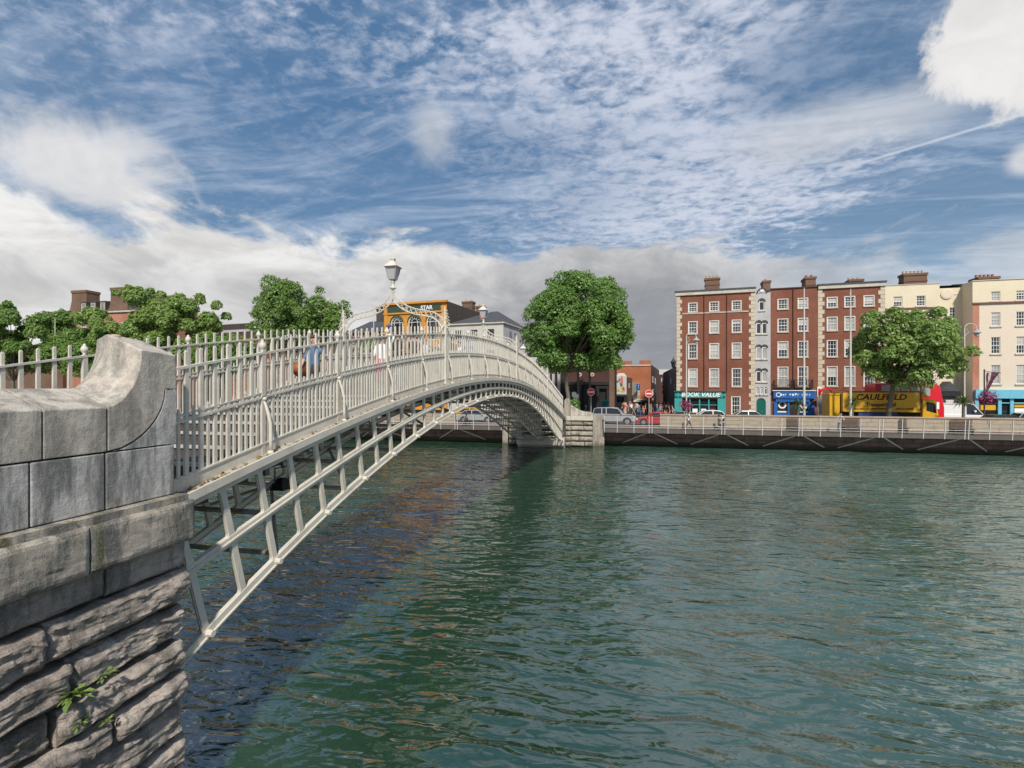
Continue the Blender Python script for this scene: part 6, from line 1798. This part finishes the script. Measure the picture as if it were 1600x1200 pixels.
# truck
Yk = 53.7; xb0, xb1, xf = X_at(1315.5, 52.5), X_at(1439, 52.5), X_at(1467, 52.5)
zt_ = Z_at(611.5, (xb0 + xb1) / 2, 52.5); zb_ = Z_at(644, (xb0 + xb1) / 2, 52.5); gr = STREET - 0.1
t = thing('box_truck', 'yellow box truck with dark lettering on its side, behind the parapet and the tree trunk', 'truck', ((xb0 + xf) / 2, Yk, gr), 0, 'vehicles on the far quay')
mk('cargo_box', MB().box(xb0, xb1, 52.5, 54.9, zb_, zt_), M['truck_yellow'], t, bevel=0.04)
mk('box_edges', MB().box(xb0 - .02, xb1 + .02, 52.47, 52.498, zt_ - 0.1, zt_ + 0.02).box(xb1 - 0.08, xb1 + 0.02, 52.47, 52.498, zb_, zt_ - 0.1).box(xb0 - 0.02, xb0 + 0.08, 52.47, 52.498, zb_, zt_ - 0.1), M['brown_fascia'], t)
mk('skirt', MB().box(xb0 + 1.4, xb1 - 1.8, 52.6, 54.8, gr + 0.55, zb_ - 0.02), M['truck_blue'], t)
mk('chassis', MB().box(xb0 - 0.1, xb1 + 0.3, 53.0, 54.4, gr + 0.5, zb_ - 0.03), M['black'], t)
cw = xf - xb1
cabp = [(xb1 + 0.15, gr + 0.55), (xf + 0.02, gr + 0.55), (xf + 0.02, gr + 1.5), (xf - 0.22, gr + 2.75), (xf - 0.35, gr + 2.85), (xb1 + 0.15, gr + 2.9)]
mk('cab', MB().prism(cabp, 'y', 52.55, 54.85), M['truck_yellow'], t, bevel=0.06)
mk('air_deflector', MB().prism([(xb1 + 0.1, gr + 2.95), (xf - 0.5, gr + 2.95), (xb1 + 0.35, zt_)], 'y', 52.8, 54.6), M['truck_yellow'], t, bevel=0.04)
mk('cab_window', MB().prism([(xb1 + 0.45, gr + 1.85), (xf - 0.15, gr + 1.6), (xf - 0.35, gr + 2.55), (xb1 + 0.45, gr + 2.6)], 'y', 52.525, 52.548), M['glass_dark'], t)
mk('windscreen', MB().prism([(xf - 0.02, gr + 1.55), (xf + 0.03, gr + 1.5), (xf - 0.18, gr + 2.65), (xf - 0.26, gr + 2.65)], 'y', 52.7, 54.7), M['glass_dark'], t)
mk('mirror', MB().box(xf - 0.3, xf - 0.1, 52.25, 52.4, gr + 2.0, gr + 2.6).beam((xf - 0.2, 52.55, gr + 2.6), (xf - 0.2, 52.3, gr + 2.6), 0.04, 0.04), M['white_sign'], t)
for xw in (xb0 + 1.2, xb1 - 0.3 + 0.9):
    for yw in (52.7, 54.7):
        w_ = mk('wheel', MB().lathe((0, 0, -0.15), [(0.3, 0), (0.5, 0.02), (0.5, 0.28), (0.3, 0.3)], 18), M['tyre'], t, loc=(xw, yw, gr + 0.5), rot=(pi / 2, 0, 0))
xl0 = X_at(1297, 52.6)
mk('tail_lift', MB().box(xl0, xb0 - 0.08, 52.7, 54.7, gr + 0.7, zt_ - 0.25).box(xl0 - 0.05, xb0 - 0.1, 52.62, 52.69, zt_ - 0.32, zt_ - 0.2), M['truck_yellow'], t)
tb = M['brown_fascia']
mx = (xb0 + xb1) / 2
def tl(s, size, x, y, shear=0.25, sx=1.0, bold=0.0, m=None):
    me = text_mb(s, size, shear, 0.01, bold); me.materials.clear(); me.materials.append(m or tb)
    me.transform(Matrix.Rotation(pi / 2, 4, 'X') @ Matrix.Diagonal((sx, 1, 1, 1))); me.name = 'lettering'
    o = bpy.data.objects.new('lettering', me)
    X = X_at(x, 52.48); place(o, t, False, (X, 52.485, Z_at(y, X, 52.48)))
darkt = flat((0.10, 0.02, 0.015))
tl('CAULFIELD', 0.72, 1376, 620.8, 0.22, 1.13, 0.02, darkt)
tl('Transport Ltd', 0.50, 1376, 632.3, 0.1, 0.85, 0.012, darkt)
for a, b in ((1333, 1351), (1354, 1358), (1361, 1392), (1400, 1426)):
    mm_ = MB(); x = X_at(a, 52.48); rr = random.Random(a)
    zz_ = Z_at(638.8, x, 52.48)
    while x < X_at(b, 52.48):
        w = rr.uniform(0.04, 0.09); mm_.box(x, x + w, 52.47, 52.495, zz_ - 0.05, zz_ + rr.choice((0.04, 0.07))); x += w + 0.035
    mk('small_print', mm_, darkt, t)
# double decker bus
gb = STREET - 0.1; bx0, bx1 = X_at(1368, 56), X_at(1476, 56)
zr_ = Z_at(599, bx1, 56.0)
t = thing('double_decker_bus', 'red double decker bus behind the yellow truck', 'bus', ((bx0 + bx1) / 2, 57.2, gb), 0, 'vehicles on the far quay')
bp = [(bx0, gb + 0.35), (bx1, gb + 0.35), (bx1, gb + 2.0), (bx1 - 0.35, zr_ - 0.25), (bx1 - 0.7, zr_), (bx0 + 0.15, zr_), (bx0, zr_ - 0.15)]
mk('body', MB().prism(bp, 'y', 56.0, 58.4), M['bus_red'], t, bevel=0.08)
for k in range(5):
    xx = bx0 + 0.5 + k * (bx1 - bx0 - 1.6) / 5
    mk('window', MB().box(xx, xx + (bx1 - bx0 - 1.6) / 5 - 0.10, 55.97, 55.995, zr_ - 1.2, zr_ - 0.14), M['pane_light'], t)
    mk('window', MB().box(xx, xx + (bx1 - bx0 - 1.6) / 5 - 0.10, 55.97, 55.995, gb + 1.2, gb + 2.0), M['pane'], t)
mk('roof_panel', MB().box(bx0 + 0.7, bx1 - 1.0, 56.1, 58.3, zr_ + 0.003, zr_ + 0.05), M['white_sign'], t)
mk('windscreen', MB().prism([(bx1 - 0.02, gb + 1.0), (bx1 + 0.03, gb + 1.0), (bx1 + 0.02, gb + 1.95), (bx1 - 0.04, gb + 1.95)], 'y', 56.2, 58.2).prism([(bx1 - 0.12, gb + 2.5), (bx1 - 0.05, gb + 2.5), (bx1 - 0.33, zr_ - 0.35), (bx1 - 0.4, zr_ - 0.35)], 'y', 56.2, 58.2), M['glass_dark'], t)
for xw in (bx0 + 2.0, bx1 - 2.0):
    mk('wheel', MB().lathe((0, 0, -0.15), [(0.3, 0), (0.48, 0.02), (0.48, 0.28), (0.3, 0.3)], 18), M['tyre'], t, loc=(xw, 56.2, gb + 0.48), rot=(pi / 2, 0, 0))
# bus stop with red arched roof at the rear of the truck
X = X_at(1291, 60.0)
t = thing('red_shelter', 'small red framed shelter with a curved top between the blue shop and the yellow truck', 'shelter', (X, 60.0, STREET))
za = Z_at(609, X, 60)
mk('curved_roof', MB().arc(X, za - 0.55, 0.75, 0.62, 59.7, 60.2, 0, pi, 10), M['red_sign'], t)
mk('panel', MB().box(X - 0.75, X - 0.05, 59.9, 59.95, STREET + 0.9, za - 0.45), M['blue_sign'] if False else M['lantern_glass'], t)
mk('frame', MB().box(X - 0.9, X - 0.8, 59.9, 60.0, STREET, za - 0.45).box(X + 0.8, X + 0.9, 59.9, 60.0, STREET, za - 0.45), M['white_sign'], t)

# ------------------------------------------------------------------ people
SKIN = [(0.55, 0.33, 0.24), (0.40, 0.22, 0.15), (0.62, 0.40, 0.30)]
HAIR = {'dark': (0.02, 0.015, 0.01), 'brown': (0.10, 0.05, 0.025), 'fair': (0.40, 0.27, 0.12), 'grey': (0.3, 0.3, 0.3)}
def body_mesh(pose, slim=1.0):
    """one continuous skinned figure 1.72 m tall, facing +x"""
    st = {'walk': 0.28, 'walk2': -0.24, 'stand': 0.03, 'lean': 0.05, 'sit': 0.0}[pose]
    J = {}
    hip = 0.92; fwd = 0.0
    if pose == 'sit': hip = 0.50
    J['pelvis'] = (0, 0, hip); J['spine'] = (0.01, 0, hip + 0.20); J['chest'] = (0.02 + (0.10 if pose == 'lean' else 0), 0, hip + 0.42)
    nx_ = 0.03 + (0.18 if pose == 'lean' else 0)
    J['neck'] = (nx_, 0, hip + 0.56); J['headb'] = (nx_ + 0.02, 0, hip + 0.63); J['head'] = (nx_ + 0.03, 0, hip + 0.70); J['crown'] = (nx_ + 0.015, 0, hip + 0.77)
    for s_, nm in ((1, 'l'), (-1, 'r')):
        a = st * s_
        J[nm + 'sh'] = (J['chest'][0], s_ * 0.17, hip + 0.48)
        if pose == 'lean' or pose == 'sit':
            J[nm + 'el'] = (J['chest'][0] + 0.14, s_ * 0.24, hip + 0.24); J[nm + 'wr'] = (J['chest'][0] + 0.36, s_ * 0.16, hip + 0.20); J[nm + 'ha'] = (J['chest'][0] + 0.45, s_ * 0.14, hip + 0.20)
        else:
            J[nm + 'el'] = (-a * 0.5, s_ * 0.23, hip + 0.20); J[nm + 'wr'] = (-a * 0.7 + 0.08, s_ * 0.24, hip - 0.04); J[nm + 'ha'] = (-a * 0.7 + 0.12, s_ * 0.235, hip - 0.13)
        J[nm + 'hp'] = (0, s_ * 0.09, hip - 0.06)
        if pose == 'sit':
            J[nm + 'kn'] = (0.42, s_ * 0.11, 0.50); J[nm + 'an'] = (0.45, s_ * 0.11, 0.09); J[nm + 'to'] = (0.60, s_ * 0.12, 0.04)
        else:
            J[nm + 'kn'] = (a * 0.6 + 0.05 * abs(st) * 2, s_ * 0.10, 0.49); J[nm + 'an'] = (a * 1.15, s_ * 0.10, 0.09 + (0.06 if a < -0.1 else 0)); J[nm + 'to'] = (a * 1.15 + 0.16, s_ * 0.115, 0.04)
    order = list(J); ix = {k: i for i, k in enumerate(order)}
    E_ = [('pelvis', 'spine'), ('spine', 'chest'), ('chest', 'neck'), ('neck', 'headb'), ('headb', 'head'), ('head', 'crown')]
    for nm in 'lr':
        E_ += [('chest', nm + 'sh'), (nm + 'sh', nm + 'el'), (nm + 'el', nm + 'wr'), (nm + 'wr', nm + 'ha'), ('pelvis', nm + 'hp'), (nm + 'hp', nm + 'kn'), (nm + 'kn', nm + 'an'), (nm + 'an', nm + 'to')]
    R_ = dict(pelvis=(.14, .11), spine=(.125, .10), chest=(.15, .11), neck=(.055, .055), headb=(.075, .07), head=(.10, .085), crown=(.075, .07), sh=(.068, .068), el=(.045, .045), wr=(.032, .028), ha=(.040, .022), hp=(.095, .095), kn=(.062, .062), an=(.042, .042), to=(.042, .035))
    me = bpy.data.meshes.new('body'); me.from_pydata([J[k] for k in order], [(ix[a], ix[b]) for a, b in E_], [])
    o = bpy.data.objects.new('tmp', me); COL.objects.link(o)
    sk = o.modifiers.new('skin', 'SKIN'); sk.branch_smoothing = 0.6
    for k, i in ix.items():
        rk = R_.get(k) or R_[k[1:]]
        me.skin_vertices[0].data[i].radius = (rk[0] * slim, rk[1] * slim)
        me.skin_vertices[0].data[i].use_root = (k == 'pelvis')
    su = o.modifiers.new('sub', 'SUBSURF'); su.levels = 1; su.render_levels = 1
    dg = bpy.context.evaluated_depsgraph_get(); dg.update()
    out = bpy.data.meshes.new_from_object(o.evaluated_get(dg))
    bpy.data.objects.remove(o)
    out.materials.clear()
    for c_ in range(4): out.materials.append(flat((0.1 * c_, 0, 0)))
    for p in out.polygons:
        c_ = p.center; p.use_smooth = True
        i = 0                                   # shirt
        arm = abs(c_.y) > 0.19 and c_.z > hip - 0.2
        if c_.z > hip + 0.545: i = 2
        elif pose in ('lean', 'sit') and c_.x > J['lel'][0] + 0.02 and c_.z > hip + 0.1 and abs(c_.y) > 0.08: i = 2
        elif arm and c_.z < hip + 0.20: i = 2
        elif c_.z < 0.085: i = 3
        elif c_.z < hip + 0.03: i = 1
        p.material_index = i
    return out, J
_body = {}
def person(X, Y, z, pose, face, top, bottom, hair, label, height=1.72, skirt=None, cap=None, group='people crossing the bridge', skin=0, sleeves=False, bag=None):
    if pose not in _body: _body[pose] = body_mesh(pose)
    src, J = _body[pose]
    t = thing('person', label, 'person', (X, Y, z), face, group)
    me = src.copy()
    idx = [p.material_index for p in src.polygons]
    me.materials.clear()
    for c_ in (top, bottom, SKIN[skin], (0.03, 0.03, 0.03)): me.materials.append(flat(c_))
    me.polygons.foreach_set('material_index', idx)
    k = height / 1.72
    me.transform(Matrix.Scale(k, 4))
    mk('body', me, None, t, local=True)
    hd = J['head']; cr = Vector((hd[0], 0, hd[2] + 0.03)) * k
    hm = MB(); rings = []
    for q in range(6):
        ph = -0.25 + q * (pi / 2 + 0.25) / 5
        rings.append([(cr.x - 0.015 + 0.115 * k * cos(ph) * cos(a) - 0.02, cr.y + 0.098 * k * cos(ph) * sin(a), cr.z + 0.02 + 0.11 * k * sin(ph) + (0.05 * k if (cos(a) > 0.4 and q < 2) else 0)) for a in [2 * pi * i / 12 for i in range(12)]])
    hm.loft(rings)
    if cap: hm.add([(cr.x + 0.08, -0.07, cr.z + 0.05), (cr.x + 0.08, 0.07, cr.z + 0.05), (cr.x + 0.19, 0.05, cr.z + 0.035), (cr.x + 0.19, -0.05, cr.z + 0.035)], [(0, 1, 2, 3)])
    mk('cap' if cap else 'hair', hm, flat(cap or HAIR[hair]), t, local=True, smooth=True)
    fm = MB().lathe((cr.x + 0.083 * k, 0.0, cr.z - 0.05 * k), [(0.0, 0), (0.016, 0.004), (0.008, 0.04), (0, 0.045)], 6)
    for s2 in (-1, 1):
        fm.lathe((cr.x + 0.0, s2 * 0.092 * k, cr.z - 0.05), [(0.0, 0), (0.016, 0.015), (0.016, 0.045), (0, 0.06)], 6)
    mk('face_features', fm, flat(SKIN[skin]), t, local=True)
    ey = MB()
    for s2 in (-1, 1): ey.box(cr.x + 0.078 * k, cr.x + 0.088 * k, s2 * 0.033 - 0.012, s2 * 0.033 + 0.012, cr.z - 0.012, cr.z + 0.002)
    mk('eyes', ey, flat((0.02, 0.015, 0.01)), t, local=True)
    if skirt:
        h_ = J['pelvis'][2] * k
        mk('skirt', MB().loft([[(rr_ * cos(a) * 1.0, rr_ * 1.1 * sin(a), zz_) for a in [2 * pi * i / 16 for i in range(16)]] for rr_, zz_ in ((0.135, h_ + 0.10), (0.18, h_ - 0.1), (0.25, h_ - 0.42), (0.24, h_ - 0.42))]), flat(skirt), t, local=True, smooth=True)
    if bag:
        b_ = thing('bag', bag[1], 'bag', (X - 0.0, Y, z), face)
        bb = MB()
        rg_ = []
        for yy, f_ in ((-0.13, .7), (-0.09, 1), (0.09, 1), (0.13, .7)):
            rg_.append([(0.0 + 0.27 * f_ * cos(a) * (1 + 0.15 * cos(2 * a)), -0.34 + yy, 0.80 + 0.20 * f_ * sin(a)) for a in [2 * pi * i / 14 for i in range(14)]])
        bb.loft(rg_)
        mk('pouch', bb, flat(bag[0], 0.6), b_, local=True, smooth=True)
        mk('strap', MB().tube([(-0.2, -0.30, 0.95), (-0.05, -0.22, 1.30), (0.03, 0.02, 1.48), (0.08, -0.2, 1.25), (0.2, -0.30, 0.95)], 0.014, 6), flat((0.12, 0.05, 0.02)), b_, local=True)
    return t
def bz(Y): return Dz(Y) + 0.10
def on_bridge(x, Xb):          # Y where a photograph column meets the line X = Xb
    return -Xb / tan(-ang(x))
def pb(x, Xb, *a, **k):
    Y = on_bridge(x, Xb); person(Xb, Y, bz(Y), *a, **k)
pb(492, -7.4, 'walk', -pi / 2, (0.10, 0.17, 0.30), (0.09, 0.08, 0.07), 'brown', 'man in a blue shirt with a tan shoulder bag on the near slope', height=1.58, bag=((0.28, 0.09, 0.03), 'tan brown shoulder bag at the hip of the man in the blue shirt'))
pb(596, -6.3, 'stand', pi / 2, (0.80, 0.78, 0.78), (0.65, 0.45, 0.40), 'brown', 'woman in a white top and bright pink skirt below the nearest lantern arch', height=1.55, skirt=(0.70, 0.05, 0.20))
pb(609, -8.0, 'walk', -pi / 2, (0.75, 0.74, 0.72), (0.08, 0.08, 0.1), 'dark', 'person in a bright blue cap and white top, left of the arched windows', height=1.88, cap=(0.02, 0.18, 0.38))
pb(622, -7.3, 'walk2', pi / 2, (0.06, 0.05, 0.05), (0.04, 0.04, 0.05), 'dark', 'person in black behind the railing just right of the blue cap', height=1.62)
pb(636, -7.9, 'walk', -pi / 2, (0.35, 0.20, 0.09), (0.05, 0.05, 0.06), 'dark', 'person in a tan jacket near the crown of the bridge', height=1.60)
pb(646, -6.7, 'stand', pi / 2, (0.09, 0.07, 0.06), (0.05, 0.05, 0.05), 'brown', 'person in dark brown clothes near the crown of the bridge', height=1.58)
pb(664, -8.2, 'walk', -pi / 2, (0.6, 0.6, 0.6), (0.12, 0.12, 0.16), 'fair', 'fair haired person in pale grey behind the railing at the crown of the bridge', height=1.55)
pb(706, -7.0, 'walk2', pi / 2, (0.07, 0.05, 0.05), (0.05, 0.05, 0.07), 'dark', 'person in black just right of the foot of the nearest lantern arch', height=1.6)
pb(718, -7.8, 'walk', -pi / 2, (0.82, 0.83, 0.85), (0.3, 0.3, 0.34), 'dark', 'person in a white shirt on the far slope of the bridge before the grey house', height=1.66)
pb(731, -7.0, 'stand', pi / 2, (0.10, 0.28, 0.42), (0.06, 0.07, 0.1), 'brown', 'person in a teal blue top on the far slope of the bridge', height=1.70)
pb(741, -8.2, 'walk', -pi / 2, (0.25, 0.2, 0.2), (0.06, 0.06, 0.07), 'dark', 'person in dull mauve beside the one in teal blue on the bridge', height=1.6)
G2 = 'people on the boardwalk'
def onb(x, Y, *a, **k):
    person(X_at(x, Y), Y, zbd, *a, group=G2, **k)
onb(1076, 48.9, 'walk', 0, (0.8, 0.8, 0.8), (0.10, 0.085, 0.05), 'dark', 'person in a white top and dark trousers walking on the boardwalk below the bookshop', height=1.72)
onb(1123, 49.2, 'sit', 0.3, (0.12, 0.11, 0.10), (0.05, 0.05, 0.06), 'dark', 'dark haired person in black sitting at the boardwalk rail, right of the bookshop', height=1.8)
onb(1312, 48.8, 'lean', -pi / 2, (0.55, 0.5, 0.48), (0.09, 0.09, 0.10), 'dark', 'person leaning on the boardwalk rail by the rear of the yellow truck', height=1.72)
onb(729, 48.9, 'walk', pi, (0.05, 0.05, 0.055), (0.03, 0.03, 0.04), 'brown', 'person in black walking on the boardwalk before the silver saloon under the arch', height=1.72)
G3 = 'pedestrians at the mouth of the side street'
def ons(x, Y, *a, **k):
    person(X_at(x, Y), Y, STREET, *a, group=G3, **k)
ons(893, 56.5, 'stand', 0, (0.05, 0.08, 0.2), (0.04, 0.04, 0.06), 'dark', 'person in dark blue standing behind the round tree trunk', height=1.75)
ons(915, 57.5, 'walk', 0, (0.10, 0.22, 0.42), (0.03, 0.03, 0.05), 'fair', 'person in a mid blue jacket behind the short pale posts', height=1.75)
ons(1051, 61, 'walk', pi, (0.55, 0.45, 0.42), (0.10, 0.05, 0.06), 'dark', 'person in a pale top at the left corner of the teal bookshop', height=1.75)
ons(1046, 60, 'stand', pi, (0.55, 0.12, 0.10), (0.05, 0.05, 0.07), 'brown', 'person in a coral red top at the left corner of the bookshop', height=1.72)
names = [('red', (0.55, 0.03, 0.03)), ('white', (0.78, 0.77, 0.75)), ('black', (0.03, 0.03, 0.03)), ('pink', (0.6, 0.25, 0.28)), ('blue', (0.05, 0.12, 0.35)), ('beige', (0.5, 0.42, 0.3)), ('grey', (0.25, 0.25, 0.26)), ('orange', (0.6, 0.2, 0.04))]
bots = [('dark trousers', (0.04, 0.04, 0.05)), ('blue jeans', (0.06, 0.09, 0.18)), ('beige trousers', (0.4, 0.33, 0.22)), ('brown trousers', (0.14, 0.08, 0.05))]
r = random.Random(21); used = set()
xs_ = list(range(966, 1050, 3)); k = 0
for x in xs_:
    while True:
        a = r.choice(names); b_ = r.choice(bots); h_ = r.choice(('dark', 'brown', 'fair'))
        if (a[0], b_[0]) not in used: used.add((a[0], b_[0])); break
    Y = 61.0 + r.random() * 14
    xx = min(max(X_at(x, Y), -0.4), 6.0)
    ons(px_of(xx, Y), Y, r.choice(('walk', 'walk2', 'stand')), r.uniform(0, 6.28), a[1], b_[1], h_, 'pedestrian in a %s top and %s, %s haired, in the side street crowd' % (a[0], b_[0], h_), height=r.uniform(1.6, 1.82), skin=r.choice((0, 2, 0, 1)))
    k += 1
    if len(used) >= 31: break
for o in bpy.data.objects:
    if o.type == 'MESH' and o.parent is None and 'kind' not in o and 'category' not in o:
        print('UNTAGGED', o.name)
